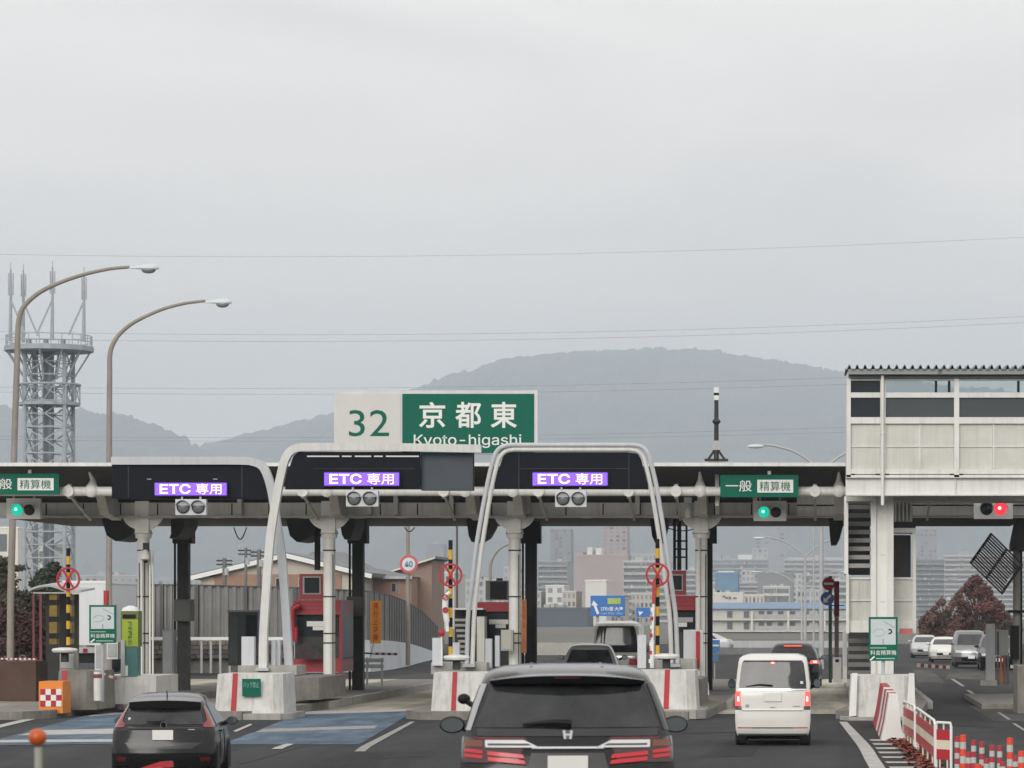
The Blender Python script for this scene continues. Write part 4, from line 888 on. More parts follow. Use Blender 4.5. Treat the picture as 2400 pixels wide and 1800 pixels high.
MB().box(X(1990, 90), X(2041, 90), 92.7, 92.8, Z(1590, 90), Z(1482.3, 90)).build('stair_backing', DARKST, tower)
flight(1988, 2041, 1492, 1585, 5, 90.0, .28, M('step_dark', (.14, .14, .135), .6))
MB().box(X(2042, 90), X(2060, 90), 89.6, 89.7, Z(1360, 90), Z(1330, 90)).build('bracket_plate', WHITE, tower)
o = MB().box(X(2108, 89.8), X(2139, 89.8), 89.8, 89.84, Z(1486, 89.8), Z(1473, 89.8)).build('warning_plate', M('plate_pale_red', (.55, .16, .15), .5, var=.2)); tag(o, 'small pale red plate under the stair tower panel', 'sign')
# ================================================================ right edge: louvred rack, gate posts, bars
Y = 101
rack = thing('slatted_rack', 'tilted dark slatted metal rack hanging from the canopy at right', 'rack', P(2340, 1395, Y))
A, B, C = P(2322, 1250, Y), P(2274, 1318, Y), P(2352, 1392, Y) + Vector((0, .6, 0))
for k in range(15):
    f = k / 14; p = B.lerp(A, f); q = p + (C - B) * (1.0 - .1 * math.sin(f * 3))
    MB().bar(p, q, .05, .05, (0, 1, 0)).build('slat', (MATS['dark_steel'], MATS['box_grey_dark2'])[k % 3 == 1], rack)
for f in (.02, .5, .98): MB().bar(B + (C - B) * f + Vector((0, .12, 0)), A + (C - B) * f + Vector((0, .12, 0)), .08, .08, (0, 1, 0)).build('rack_beam', DARKST, rack)
D = P(2400, 1290, Y)
Yc = 102.5
cR = thing('canopy_column', 'grey column with dark capital at the right edge', 'column', (X(2386, Yc), Yc, .1))
MB().cyl((X(2385, Yc), Yc, .2), (X(2385, Yc), Yc, Z(1290, Yc)), .14, n=18).build('shaft', M('weathered_column', (.30, .30, .27), .6, streak=.4), cR, smooth=True)
MB().box(X(2368, Yc), X(2440, Yc), Yc - .4, Yc + .6, Z(1292, Yc), Z(1280, Yc)).build('cap_plate', DARKST, cR)
MB().prism([P(2368, 1280, Yc - .3), P(2440, 1280, Yc - .3), P(2440, 1180, Yc - .3), P(2392, 1185, Yc - .3), P(2378, 1230, Yc - .3)], (0, .8, 0)).build('capital', DARKST, cR)
MB().cyl((X(2393, Yc), Yc - .2, .2), (X(2393, Yc), Yc - .2, Z(1292, Yc)), .03, n=8).build('cable_pipe', BLACK, cR)
MB().box(X(2362, Yc), X(2400, Yc), Yc - .3, Yc - .1, Z(1436, Yc), Z(1430, Yc)).build('clamp', BLACK, cR)
MB().box(X(2366, Yc), X(2386, Yc), Yc - .5, Yc - .16, Z(1545, Yc), Z(1466, Yc)).build('control_box', BLACK, cR)
Y = 104
gate = thing('gate_post', 'pale grey gate post and panel at the right lane edge', 'gate post', (X(2322, Y), Y, 0))
MB().box(X(2311, Y), X(2332, Y), Y, Y + .3, Z(1594, Y), Z(1462, Y)).build('post', M('gate_grey', (.38, .39, .41), .5, streak=.2), gate)
MB().box(X(2333, Y), X(2364, Y), Y + .1, Y + .4, Z(1536, Y), Z(1476, Y)).build('panel', M('gate_panel', (.27, .28, .27), .5, streak=.2), gate)
MB().box(X(2338, Y), X(2341, Y), Y + .06, Y + .098, Z(1534, Y), Z(1480, Y)).build('panel_rib', DARKST, gate)
for k, m in enumerate(('box_grey_dark', 'rusty_orange', 'dark_red_band', 'box_grey_dark')): MB().box(X(2336 + k * 8, Y), X(2341 + k * 8, Y), Y, Y + .2, Z(1604, Y), Z(1537, Y)).build('slat', MATS[m], gate)
MB().box(X(2296, Y), X(2335, Y), Y - .6, Y + .8, Z(1606, Y), Z(1594.2, Y)).build('footing', CONC, gate)
o = MB().box(X(2290, 95), X(2470, 95), 92, 104, -.02, .13).build('toll_island', CONCD); tag(o, 'low dark island kerb at the right edge', 'traffic island', 'toll islands')
o = MB().box(X(2385, 88), X(2460, 88), 88, 90, .0, Z(1560, 88)).build('impact_block', CONCD); tag(o, 'dark block cut off by the right edge', 'concrete barrier', 'concrete noses of the toll islands')
def boom(label, x0, y0, x1, y1, Y, n, w=.07, dark=False):
    t = thing('boom_barrier', label, 'barrier arm', P(x0, y0, Y)); a, b = P(x0, y0, Y), P(x1, y1, Y)
    for k in range(n): MB().bar(a.lerp(b, k / n), a.lerp(b, (k + .995) / n), w).build('arm_band', (M('boom_white', (.62, .60, .58), .5), MATS['dark_red_band'] if dark else M('boom_red', (.26, .03, .04), .5))[k % 2], t)
    return t
boom('red and white boom arm lowered across the right lane', 2149, 1559, 2226, 1564, 118, 9, .12)
boom('red and white boom arm at the right edge', 2368, 1562, 2440, 1568, 101, 7, .1)
bm = boom('dark red and grey boom arm beside the orange notice', 873, 1532, 931, 1533, 108, 8, .08, True); MB().bar(P(832, 1529, 108), P(873, 1532, 108), .05).build('arm_rod', DARKST, bm)
boom('thin red and white chain at the left edge', -40, 1543, 88, 1545, 95, 24, .045)
# no-entry and arrow sign pair with the dark red post
Y = 108
t = thing('round_sign_pair', 'no entry disc above a blue arrow disc on green post', 'sign', (X(1950, Y), Y, 0))
c = P(1942, 1368, Y); d = MB().lathe(c, [(.205, -.02), (.205, .02)], 28, 'Y').build('no_entry_disc', REDR, t); MB().box(c.x - .15, c.x + .15, Y - .035, Y - .022, c.z - .035, c.z + .035).build('white_bar', WHITES, d)
c = P(1939, 1403, Y); d = MB().lathe(c, [(.215, -.02), (.215, .02)], 28, 'Y').build('blue_disc', M('sign_blue', (.02, .10, .36), .4, var=.04), t)
MB().bar(c + Vector((.11, -.03, .11)), c + Vector((-.07, -.03, -.07)), .07, .01, (0, 1, 0)).build('arrow_shaft', WHITES, d); MB().prism([c + Vector((-.13, -.03, -.13)), c + Vector((.04, -.03, -.11)), c + Vector((-.11, -.03, .04))], (0, -.008, 0)).build('arrow_head', WHITES, d)
MB().cyl(P(1946, 1600, Y + .08), P(1946, 1350, Y + .08), .055, n=12).build('post', M('post_green', (.02, .08, .05), .5), t, smooth=True)
t = thing('height_post', 'dark red square post beside the round signs', 'post', (X(1961, 110), 110, 0)); Y = 110
MB().box(X(1955, Y), X(1967, Y), Y, Y + .16, Z(1446, Y), Z(1362, Y)).build('upper_post', M('dark_red_post', (.23, .02, .03), .5), t); MB().box(X(1956, Y), X(1966, Y), Y + .01, Y + .15, Z(1600, Y), Z(1446.2, Y)).build('lower_post', M('grey_red_post', (.20, .14, .14), .6, streak=.3), t)
MB().box(X(1950, Y), X(1980, Y), Y - .1, Y + .1, Z(1420, Y), Z(1418, Y)).build('cross_arm', DARKST, t)
box_thing('ticket_machine', 'pale ticket machine behind the round sign post', 'machine', 1952, 1972, 1541, 1600, 106, .5, WHITE, (('reader', 1958, 1966, 1545, 1552, BLACK),))
box_thing('guard_rail_box', 'grey guard panel left of the stair tower', 'guard panel', 1975, 1985, 1470, 1600, 95, .3, GREYP, (('plate', 1977, 1983, 1480, 1560, GALV),))
# ================================================================ striped barrier, fence and delineators at lower right
bar_ = thing('striped_barrier', 'red and white striped water barrier before the stair tower', 'barrier', (1.45, 72, 0))
def bsec(y): return [(1.16, y, .0), (1.62, y, .0), (1.56, y, .35), (1.50, y, .93), (1.33, y, .93), (1.24, y, .35)]
ys = [69, 70.0, 71.2, 72.6, 74.2, 75.9, 80.5]; prevm = 0
for k in range(6):
    a, b = bsec(ys[k]), bsec(ys[k + 1] - .01); mb = MB(); mb.v = [Vector(p) for p in a + b]; mb.f = [tuple(range(5, -1, -1)), tuple(range(6, 12))] + [(i, (i + 1) % 6, 6 + (i + 1) % 6, 6 + i) for i in range(6)]
    mb.build('barrier_segment', WHITES if k in (0, 2, 4) else REDR, bar_)
FWH = M('fence_cream', (.66, .60, .48), .5, var=.08); FRD = M('fence_red', (.42, .02, .03), .45, var=.08)
def fence(label, a, b, n):
    ax, ay = a; bx, by = b
    t = thing('pipe_barricade', label, 'barricade', ((ax + bx) / 2, (ay + by) / 2, ground_z((ay + by) / 2)), 'pipe barricades beside the lane')
    def q(f, z): y = ay + (by - ay) * f; return Vector((ax + (bx - ax) * f, y, ground_z(y) + z))
    MB().tube([q(0, .0), q(0, .74), q(.05, .8), q(.95, .8), q(1, .74), q(1, 0)], .024, 8).build('frame', WHITES, t, smooth=True)
    for k in range(1, n): MB().tube([q(k / n, .68), q(k / n, .8)], .016, 6).build('upright', FWH, t)
    for k in range(n): MB().tube([q((k + .5) / n, .0), q((k + .5) / n, .22)], .016, 6).build('upright', FWH, t)
    for z0, z1, m in ((.68, .50, FRD), (.498, .34, FWH), (.338, .16, FRD)):
        mb = MB(); w = Vector((.012, .012, 0)); mb.hexa([q(.02, z1) - w, q(.98, z1) - w, q(.98, z1) + w, q(.02, z1) + w, q(.02, z0) - w, q(.98, z0) - w, q(.98, z0) + w, q(.02, z0) + w]); mb.build('board', m, t)
    return t
fence('pipe barricade with red and cream boards, far one touching the striped barrier', (1.62, 69.0), (1.75, 65.2), 4)
fence('pipe barricade with red and cream boards, middle one', (1.76, 64.8), (1.95, 59.6), 4)
fence('short pipe barricade end facing the camera', (1.96, 59.3), (2.21, 59.1), 2)
DR = M('delineator_red', (.40, .03, .05), .45, var=.06); DO = M('delineator_orange', (.72, .07, .03), .4, var=.06); DG = M('delineator_band', (.45, .50, .47), .35, var=.05)
for i, (px, top, Y, kind) in enumerate(((2243, 1726, 54, 0), (2257, 1722, 50, 1), (2282, 1734, 52, 0), (2301, 1738, 51, 0), (2325, 1746, 50.5, 0), (2343, 1747, 50, 0), (2367, 1729, 49, 1), (2394, 1760, 46, 1), (2312, 1778, 47, 0), (2270, 1762, 48, 0), (2350, 1785, 45, 0), (2380, 1772, 46.5, 0), (2292, 1790, 45, 1))):
    lab = ('slim red post with pale bands, %s from the barricade', 'thick orange post with pale bands, %s from the barricade')[kind] % ('first', 'second', 'third', 'fourth', 'fifth', 'sixth', 'seventh', 'eighth', 'ninth', 'tenth', 'eleventh', 'twelfth', 'thirteenth')[i]
    x = X(px, Y); g0 = ground_z(Y); zt = Z(top, Y); t = thing('delineator_post', lab, 'delineator', (x, Y, g0), 'banded lane delineator posts'); r = .04 if kind == 0 else .046
    n = 9; h = zt - g0 - .05; m = (DR, DO)[kind]
    MB().lathe((x, Y, g0), [(.12, 0), (.11, .03), (.05, .05)], 16).build('foot', BLACK, t, smooth=True)
    for k in range(n): MB().cyl((x, Y, g0 + .05 + h * k / n), (x, Y, g0 + .05 + h * (k + .99) / n), r, n=12).build('band', DG if k % 2 else m, t, smooth=True)
# fallen red leaves along the barricade
LEAF = M('fallen_red_leaves', (.20, .045, .028), .8, var=.5, scale=3.); mb = MB(); rl = random.Random(3)
for k in range(900):
    y = 57 + 13 * rl.random(); x = 1.30 + .028 * (70 - y) + rl.gauss(.18, .13) + .02; z = ground_z(y) - .02 + abs(rl.gauss(0, .02)); a = rl.random() * 6.3; s = .018 + .026 * rl.random()
    u = Vector((math.cos(a), math.sin(a), rl.uniform(-.5, .5))) * s; v = Vector((-math.sin(a), math.cos(a), rl.uniform(-.5, .5))) * s; c = Vector((x, y, z + .03)); mb.quad(c - u - v, c + u - v, c + u + v, c - u + v)
o = mb.build('fallen_leaves', LEAF, org=(0, 0, 0), fix=False); tag(o, 'fallen red leaves along the foot of the barricades', 'leaves', kind='stuff')
# near orange delineator and the red top at the bottom edge
Y = 16.0
t = thing('delineator_post', 'blurred orange ball topped post close to the camera', 'delineator', (X(88, Y), Y, .47))
MB().ball(P(88, 1728, Y), .043, 20, (1, 1, .95)).build('orange_ball', M('delineator_amber', (.48, .09, .015), .4, var=.06), t, smooth=True)
MB().cyl((X(90, Y), Y, .47), P(90, 1752, Y), .017, .019, 14).build('stem', M('stem_beige', (.33, .33, .28), .5), t, smooth=True); MB().lathe((X(90, Y), Y, .47), [(.1, 0), (.09, .03), (.02, .05)], 16).build('foot', BLACK, t)
Y = 40.0
t = thing('striped_cone', 'red and white cone top at the bottom edge before the small black car', 'traffic cone', (X(372, Y), Y, ground_z(Y)))
MB().prism([P(318, 1804, Y), P(404, 1798, Y), P(402, 1784, Y), P(372, 1786, Y)], (0, .1, 0)).build('red_plate', REDR, t); MB().cyl((X(372, Y), Y + .05, ground_z(Y)), P(372, 1799, Y + .05), .12, .05, 16).build('cone', WHITES, t, smooth=True)
# ================================================================ vehicles
class Car:
    def __init__(s, name, label, x, y, z0, rz, prof, paint, p=2.6, flip=False, wheels=(.75, 3.3), wr=.31, wx=.72, group='vehicles queuing at the toll gate'):
        s.prof = prof; s.p = p; s.paint = paint
        s.t = thing(name, label, 'car', (x, y, z0), group, rz + (math.pi if flip else 0), local=True)
        s.body(); s.wheels(wheels, wr, wx)
        w0, r0, f0 = prof[0][1], prof[0][2], prof[0][3]; MB().box(-w0 * .78, w0 * .78, r0 + .35, f0 - .4, .11, prof[0][0] + .02).build('underbody_shade', BLACK, s.t)  # dark box added below the body to deepen the contact shadow
    def at(s, z):
        pr = s.prof
        if z <= pr[0][0]: return pr[0][1:]
        for a, b in zip(pr, pr[1:]):
            if z <= b[0]:
                t = (z - a[0]) / (b[0] - a[0]); return tuple(u + (v - u) * t for u, v in zip(a[1:], b[1:]))
        return pr[-1][1:]
    def rear(s, x, z):
        w, yr, yf, cr, cf = s.at(z); k = min(1., abs(x) / w); return yr + cr * (1 - max(0., 1 - k ** s.p) ** (1 / s.p))
    def front(s, x, z):
        w, yr, yf, cr, cf = s.at(z); k = min(1., abs(x) / w); return yf - cf * (1 - max(0., 1 - k ** s.p) ** (1 / s.p))
    def side(s, y, z):
        w, yr, yf, cr, cf = s.at(z); k = 0.
        if y < yr + cr: k = 1 - (y - yr) / cr
        elif y > yf - cf: k = 1 - (yf - y) / cf
        k = max(0., min(1., k)); return w * max(0., 1 - k ** s.p) ** (1 / s.p)
    def ring(s, z):
        w, yr, yf, cr, cf = s.at(z); out = []; n = 16; e = 2 / s.p
        for i in range(2 * n):
            th = math.pi * i / n; c, q = math.cos(th), math.sin(th)
            xx = w * math.copysign(abs(c) ** e, c); dd = 1 - abs(q) ** e
            out.append((xx, yr + cr * dd if th < math.pi - 1e-6 or i == 0 else yf - cf * dd, z))
            if i == 0: out[-1] = (w, (yr + cr + yf - cf) / 2, z)
            if i == n: out[-1] = (-w, (yr + cr + yf - cf) / 2, z)
        return out
    def body(s):
        mb = MB(); zs = []
        for a, b in zip(s.prof, s.prof[1:]):
            k = max(1, int((b[0] - a[0]) / .05))
            zs += [a[0] + (b[0] - a[0]) * i / k for i in range(k)]
        zs.append(s.prof[-1][0]); n = 32
        for z in zs: mb.v += [Vector(q) for q in s.ring(z)]
        for i in range(len(zs) - 1):
            for j in range(n): mb.f.append((i * n + j, i * n + (j + 1) % n, (i + 1) * n + (j + 1) % n, (i + 1) * n + j))
        mb.f.append(tuple(range(n - 1, -1, -1))); mb.f.append(tuple((len(zs) - 1) * n + j for j in range(n)))
        s.b = mb.build('body', s.paint, s.t, smooth=True, sharp=32)
    def patch(s, name, rows, mat, off=.006, nx=12, face='rear', parent=None, skew=0.0):
        mb = MB(); nr = len(rows)
        def pt(z, a, o):
            if face == 'rear': return Vector((a, s.rear(a, z) - o, z))
            if face == 'front': return Vector((a, s.front(a, z) + o, z))
            sg = 1 if face == 'right' else -1; return Vector((sg * (s.side(a, z) + o), a, z))
        for o in (off, -.012):
            for (z, a, b) in rows:
                for i in range(nx + 1): q = a + (b - a) * i / nx; mb.v.append(pt(z + skew * abs(q), q, o))
        N = nx + 1; T = nr * N
        for r in range(nr - 1):
            for i in range(nx): a = r * N + i; mb.f.append((a, a + 1, a + N + 1, a + N))
        per = [i for i in range(N)] + [r * N + nx for r in range(1, nr)] + [(nr - 1) * N + i for i in range(nx - 1, -1, -1)] + [r * N for r in range(nr - 2, 0, -1)]
        for a, b in zip(per, per[1:] + per[:1]): mb.f.append((a, b, T + b, T + a))
        return mb.build(name, mat, parent or s.t, smooth=True, sharp=45)
    def rows(s, pts, n=8):
        # pts: list of (z, a, b) linearly refined
        out = []
        for p, q in zip(pts, pts[1:]):
            for i in range(n): t = i / n; out.append(tuple(u + (v - u) * t for u, v in zip(p, q)))
        out.append(pts[-1]); return out
    def wheels(s, ys, r, wx):
        for y in ys:
            for sg in (-1, 1):
                w = MB().lathe((sg * wx, y, r), [(r * .55, -.1), (r * .9, -.105), (r, -.08), (r, .08), (r * .9, .105), (r * .55, .1)], 24, 'X').build('wheel', TYRE, s.t, smooth=True)
                MB().lathe((sg * (wx + sg * 0), y, r), [(r * .16, -.09), (r * .62, -.108), (r * .66, 0), (r * .62, .108), (r * .16, .09)], 20, 'X').build('rim', M('wheel_rim', (.30, .30, .31), .35, metal=.5), w, smooth=True)
    def arch(s, y, z, r):
        for sg, f in ((1, 'right'), (-1, 'left')):
            mb = MB(); pts = []
            for k in range(19): t = math.pi * k / 18; pts.append(Vector((sg * (s.side(y, .5) + .004), y + r * math.cos(t), z + r * math.sin(t))))
            pts += [Vector((pts[-1].x, pts[-1].y, .16)), Vector((pts[0].x, pts[0].y, .16))]
            mb.prism(pts, (-sg * .25, 0, 0)); mb.build('wheel_arch', BLACK, s.t)
    def mirror(s, x, y, z, w=.2, h=.15, mat=None, glass=True):
        for sg in (-1, 1):
            m = MB().ball((sg * x, y, z), .5, 14, (w, .16, h)).build('mirror', mat or s.paint, s.t, smooth=True)
            MB().bar((sg * (x - w * .4), y + .03, z - h * .2), (sg * (x - w * .9), y + .08, z - h * .5), .05).build('mirror_arm', BLACK, m)
            if glass: MB().prism([(sg * x + .42 * w * math.cos(q * .3142), y - .088, z + .40 * h * math.sin(q * .3142)) for q in range(20)], (0, -.012, 0)).build('mirror_glass', M('mirror_glass', (.55, .62, .66), .06, metal=1.0, var=0), m)
BLKP = M('black_car_paint', (.006, .0065, .008), .16, var=.05, coat=.2, spec=.32)
GRYK = M('dark_grey_car_paint', (.026, .028, .032), .3, var=.05, coat=.2, spec=.4)
WHTP = M('white_car_paint', (.68, .675, .64), .3, var=.03, coat=.6)
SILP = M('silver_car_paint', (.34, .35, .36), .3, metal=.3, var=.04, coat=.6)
NAVP = M('navy_car_paint', (.008, .010, .017), .2, var=.05, coat=.2, spec=.32)
LENSR = M('red_lamp_lens', (.30, .006, .012), .12, var=.05, coat=.5); LENSD = M('dark_lamp_lens', (.10, .006, .010), .12, var=.05, coat=.5)
LAMPR = M('red_lamp_lens_bright', (.40, .006, .014), .2, var=.1, emit=.22, coat=.4); BRAKE = led('brake_lamp_lit', (1.0, .09, .085), .8); BRAKEC = led('brake_core_lit', (1.0, .72, .66), 1.0)
# ---- black minivan, centre
Yv = 28.0; z0 = .47; xc = 1331
ody = Car('minivan', 'black minivan in the centre foreground with chrome bar lamps', X(xc, Yv), Yv, z0, .085, [
    (.22, .84, .12, 4.70, .25, .7), (.34, .89, .04, 4.78, .26, .7), (.55, .905, .0, 4.82, .26, .75), (.74, .905, .015, 4.80, .26, .8), (.80, .90, .035, 4.70, .24, .8),
    (.96, .885, .095, 4.35, .26, .8), (1.06, .865, .17, 3.85, .28, .6), (1.13, .85, .22, 3.62, .30, .5), (1.32, .79, .35, 3.15, .32, .5), (1.50, .725, .47, 2.72, .34, .5),
    (1.565, .69, .52, 2.5, .4, .6), (1.605, .645, .66, 2.35, .6, .7), (1.635, .55, .95, 2.1, .6, .5), (1.655, .36, 1.25, 1.85, .4, .4)], BLKP, wheels=(.95, 3.85), wr=.33, wx=.78)
def L(car_Y, xc, zoff): return (lambda px: (px - xc) * car_Y / FPX), (lambda py: CAMH - zoff - (py - VY) * car_Y / FPX)
ox, oz = L(Yv, xc, z0)
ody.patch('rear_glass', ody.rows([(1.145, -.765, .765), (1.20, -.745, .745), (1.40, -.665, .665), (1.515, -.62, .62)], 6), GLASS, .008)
ody.patch('tailgate_trim', ody.rows([(1.075, -.74, .74), (1.138, -.755, .755)], 3), M('gloss_black', (.012, .012, .014), .15, var=0, coat=.5), .006)
# roof spoiler
mb = MB(); n = 16
for k in range(n + 1):
    u = -1 + 2 * k / n; x = .645 * u; d = .10 * (abs(u) ** 3); zt = 1.592 - .045 * abs(u) ** 2.5; zb = 1.505 - .01 * u * u; yb = .34 + .16 * abs(u) ** 3
    mb.v += [Vector((x, yb, zt - .02)), Vector((x * .99, yb + .02, zb)), Vector((x * .97, .80 + d, zb + .04)), Vector((x * .97, .80 + d, zt + .012))]
for k in range(n):
    for j in range(4): mb.f.append((4 * k + j, 4 * k + (j + 1) % 4, 4 * k + 4 + (j + 1) % 4, 4 * k + 4 + j))
mb.f += [(0, 1, 2, 3), (4 * n + 3, 4 * n + 2, 4 * n + 1, 4 * n)]
sp = mb.build('roof_spoiler', MATS['black_car_paint'], ody.t, smooth=True, sharp=35)
MB().box(-.11, .11, .335, .345, 1.545, 1.560).build('stop_lamp', M('stop_lamp_dark', (.05, .004, .006), .2, var=0), sp)
for sg in (-1, 1): ody.patch('pillar_reflection', ody.rows([(1.12, sg * .80, sg * .842), (1.32, sg * .735, sg * .785), (1.50, sg * .67, sg * .72)], 6), SILP if sg < 0 else GRYK, .007, 4)  # left strip silver, a reflection painted on the pillar; right strip dark grey
for k, yy in enumerate((-.30, .30)): MB().bar((yy, 1.0, 1.628), (yy, 1.9, 1.652), .02).build('roof_rib', BLKP, ody.t)
# lamp clusters
for sg in (-1, 1):
    f = lambda a, b: (sg * a, sg * b) if sg > 0 else (-b, -a)
    cl = ody.patch('tail_lamp', ody.rows([(.862, *f(.40, .865)), (.90, *f(.40, .875)), (1.045, *f(.33, .872)), (1.068, *f(.36, .868))], 4), M('lamp_smoke', (.035, .010, .012), .12, var=0, coat=.6), .010, 14)
    ody.patch('chrome_wing', ody.rows([(.985, *f(.235, .675)), (1.012, *f(.29, .68)), (1.045, *f(.36, .68))], 3), CHROME, .020, 10, parent=cl)
    ody.patch('chrome_dark_streak', ody.rows([(1.004, *f(.30, .655)), (1.018, *f(.33, .66))], 2), M('chrome_shadow', (.10, .11, .11), .25, metal=.6), .024, 10, parent=cl)  # dark streak painted over the chrome as its darker reflection
    ody.patch('upper_lens', ody.rows([(1.048, *f(.34, .68)), (1.066, *f(.38, .86))], 2), LENSD, .016, 10, parent=cl)
    for za, zb, a, b in ((.818, .850, .345, .655), (.864, .896, .355, .66)): ody.patch('light_bar', ody.rows([(za, *f(a, b)), (zb, *f(a + .012, b))], 2), LAMPR, .020, 8, parent=cl, skew=.09)
    for za, zb in ((.832, .858), (.872, .898)): ody.patch('light_bar', ody.rows([(za, *f(.70, .845)), (zb, *f(.70, .85))], 2), LAMPR, .016, 8, parent=cl, skew=.09)
    ody.patch('upper_lens', ody.rows([(.99, *f(.70, .85)), (1.04, *f(.70, .85))], 2), M('lamp_amber', (.16, .05, .03), .2, var=.1), .016, 6, parent=cl)
    ody.patch('bumper_corner', ody.rows([(.62, *f(.40, .88)), (.80, *f(.52, .86))], 3), GRYK, .006, 8)
ody.patch('chrome_bar', ody.rows([(.976, -.30, .30), (.992, -.28, .28)], 2), CHROME, .018)
ody.patch('plate_recess', ody.rows([(.70, -.36, .36), (.94, -.30, .30)], 3), M('recess_dark', (.03, .031, .033), .4, var=.05), .004)
MB().box(-.165, .165, ody.rear(0, .84) - .035, ody.rear(0, .84) - .02, .755, .92).build('number_plate', PLATE, ody.t)
EMB = M('emblem_silver', (.74, .75, .76), .3, metal=.4, var=0); ey = ody.rear(0, 1.085) - .02
em = MB().prism([(sx * (.034 + .008 * (sz > 0)) , ey, 1.088 + sz * .036) for sx, sz in ((-1, -1), (1, -1), (1, 1), (-1, 1))], (0, -.006, 0)).build('emblem', M('emblem_ground', (.12, .125, .13), .3), ody.t)
for sg in (-1, 1): MB().hexa([(sg * .022 - .010, ey - .016, 1.052), (sg * .022 + .010, ey - .016, 1.052), (sg * .022 + .010, ey - .007, 1.052), (sg * .022 - .010, ey - .007, 1.052), (sg * .031 - .011, ey - .016, 1.124), (sg * .031 + .011, ey - .016, 1.124), (sg * .031 + .011, ey - .007, 1.124), (sg * .031 - .011, ey - .007, 1.124)]).build('emblem_bar', EMB, em)
MB().box(-.018, .018, ey - .015, ey - .007, 1.080, 1.096).build('emblem_bar', EMB, em)
wy = ody.rear(-.1, 1.17) - .03
MB().tube([(.03, wy, 1.178), (-.10, wy - .004, 1.19), (-.37, wy + .012, 1.172)], [.030, .022, .009], 8).build('rear_wiper', BLACK, ody.t, smooth=True)
ody.mirror(1.02, 3.35, 1.07, .24, .16, BLACK)
am = MB().ball((-.92, 3.6, 1.30), .5, 12, (.12, .08, .10)).build('auxiliary_mirror', BLACK, ody.t, smooth=True); MB().bar((-.90, 3.6, 1.28), (-.70, 3.4, 1.16), .04).build('mirror_arm', BLACK, am)
for sg, f in ((1, 'right'), (-1, 'left')): ody.patch('side_glass', ody.rows([(1.12, .55, 3.45), (1.32, .75, 2.95), (1.48, 1.0, 2.6)], 4), GLASS, .006, 16, f)
# ---- small black hatchback, lower left
Yv = 55.0; z0 = -.22; xc = 381
aq = Car('hatchback', 'small black hatchback at lower left with red corner lamps', X(xc, Yv), Yv, z0, .105, [
    (.20, .76, .14, 3.9, .3, .6), (.30, .82, .05, 4.0, .32, .7), (.48, .84, .0, 4.05, .32, .8), (.66, .84, .02, 4.03, .32, .8), (.74, .835, .045, 3.95, .3, .8),
    (.90, .825, .10, 3.5, .32, .8), (.98, .80, .20, 3.15, .34, .6), (1.12, .72, .33, 2.85, .34, .5), (1.26, .645, .44, 2.5, .36, .5), (1.36, .60, .52, 2.25, .38, .5), (1.42, .56, .72, 2.1, .5, .5), (1.46, .48, 1.0, 1.85, .5, .4), (1.485, .32, 1.25, 1.65, .3, .3)], BLKP, wheels=(.72, 3.27), wr=.30, wx=.735)
ax_, az_ = L(Yv, xc, z0)
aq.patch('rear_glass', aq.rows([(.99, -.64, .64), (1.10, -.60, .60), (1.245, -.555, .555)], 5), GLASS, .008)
mb = MB(); n = 12
for k in range(n + 1):
    u = -1 + 2 * k / n; x = .575 * u; zt = 1.375 - .03 * u * u; zb = 1.245; yb = .33 + .14 * abs(u) ** 3
    mb.v += [Vector((x, yb, zt)), Vector((x, yb + .02, zb)), Vector((x, .75, zb + .05)), Vector((x, .75, zt + .05))]
for k in range(n):
    for j in range(4): mb.f.append((4 * k + j, 4 * k + (j + 1) % 4, 4 * k + 4 + (j + 1) % 4, 4 * k + 4 + j))
mb.f += [(0, 1, 2, 3), (4 * n + 3, 4 * n + 2, 4 * n + 1, 4 * n)]
mb.build('roof_spoiler', BLKP, aq.t, smooth=True, sharp=35)
for sg in (-1, 1):
    f = lambda a, b: (sg * a, sg * b) if sg > 0 else (-b, -a)
    aq.patch('tail_lamp', aq.rows([(.945, *f(.64, .80)), (.99, *f(.62, .785)), (1.05, *f(.675, .755)), (1.16, *f(.645, .69)), (1.27, *f(.595, .63))], 4), M('hatch_lamp', (.20, .010, .016), .15, var=.1, coat=.5), .014, 6)
    aq.patch('bumper_reflector', aq.rows([(.40, *f(.60, .74)), (.47, *f(.58, .76))], 2), LENSD, .01, 6)
    aq.patch('fog_trim', aq.rows([(.33, *f(.52, .80)), (.52, *f(.66, .82))], 3), BLACK, .006, 6)
aq.patch('tailgate_trim', aq.rows([(.925, -.56, .56), (.955, -.58, .58)], 2), MATS['gloss_black'], .012)
aq.patch('lower_bumper', aq.rows([(.24, -.74, .74), (.40, -.60, .60)], 3), BLACK, .006)
aq.patch('bumper_panel', aq.rows([(.60, -.45, .45), (.70, -.62, .62)], 3), GRYK, .006)
MB().box(-.165, .165, aq.rear(0, .82) - .05, aq.rear(0, .82) - .035, .745, .905).build('number_plate', PLATE, aq.t)
MB().ring((0, aq.rear(0, .99) - .03, .985), .055, .043, -.008, .008, 22).build('emblem', CHROME, aq.t, smooth=True)
aq.patch('badge', aq.rows([(.905, .40, .50), (.92, .40, .50)], 1), CHROME, .016, 4)
MB().tube([(.02, aq.rear(0, 1.02) - .03, 1.04), (-.28, aq.rear(-.28, 1.02) - .025, 1.035)], [.02, .008], 6).build('rear_wiper', BLACK, aq.t)
MB().cyl((.0, .9, 1.43), (.0, .78, 1.53), .012, .006, 6).build('antenna', BLACK, aq.t)
for px, py in ((300, 1686), (452, 1658)): MB().box(ax_(px) - .02, ax_(px) + .02, aq.rear(ax_(px), az_(py)) - .018, aq.rear(ax_(px), az_(py)) - .008, az_(py) - .02, az_(py) + .02).build('sticker', WHITES, aq.t)
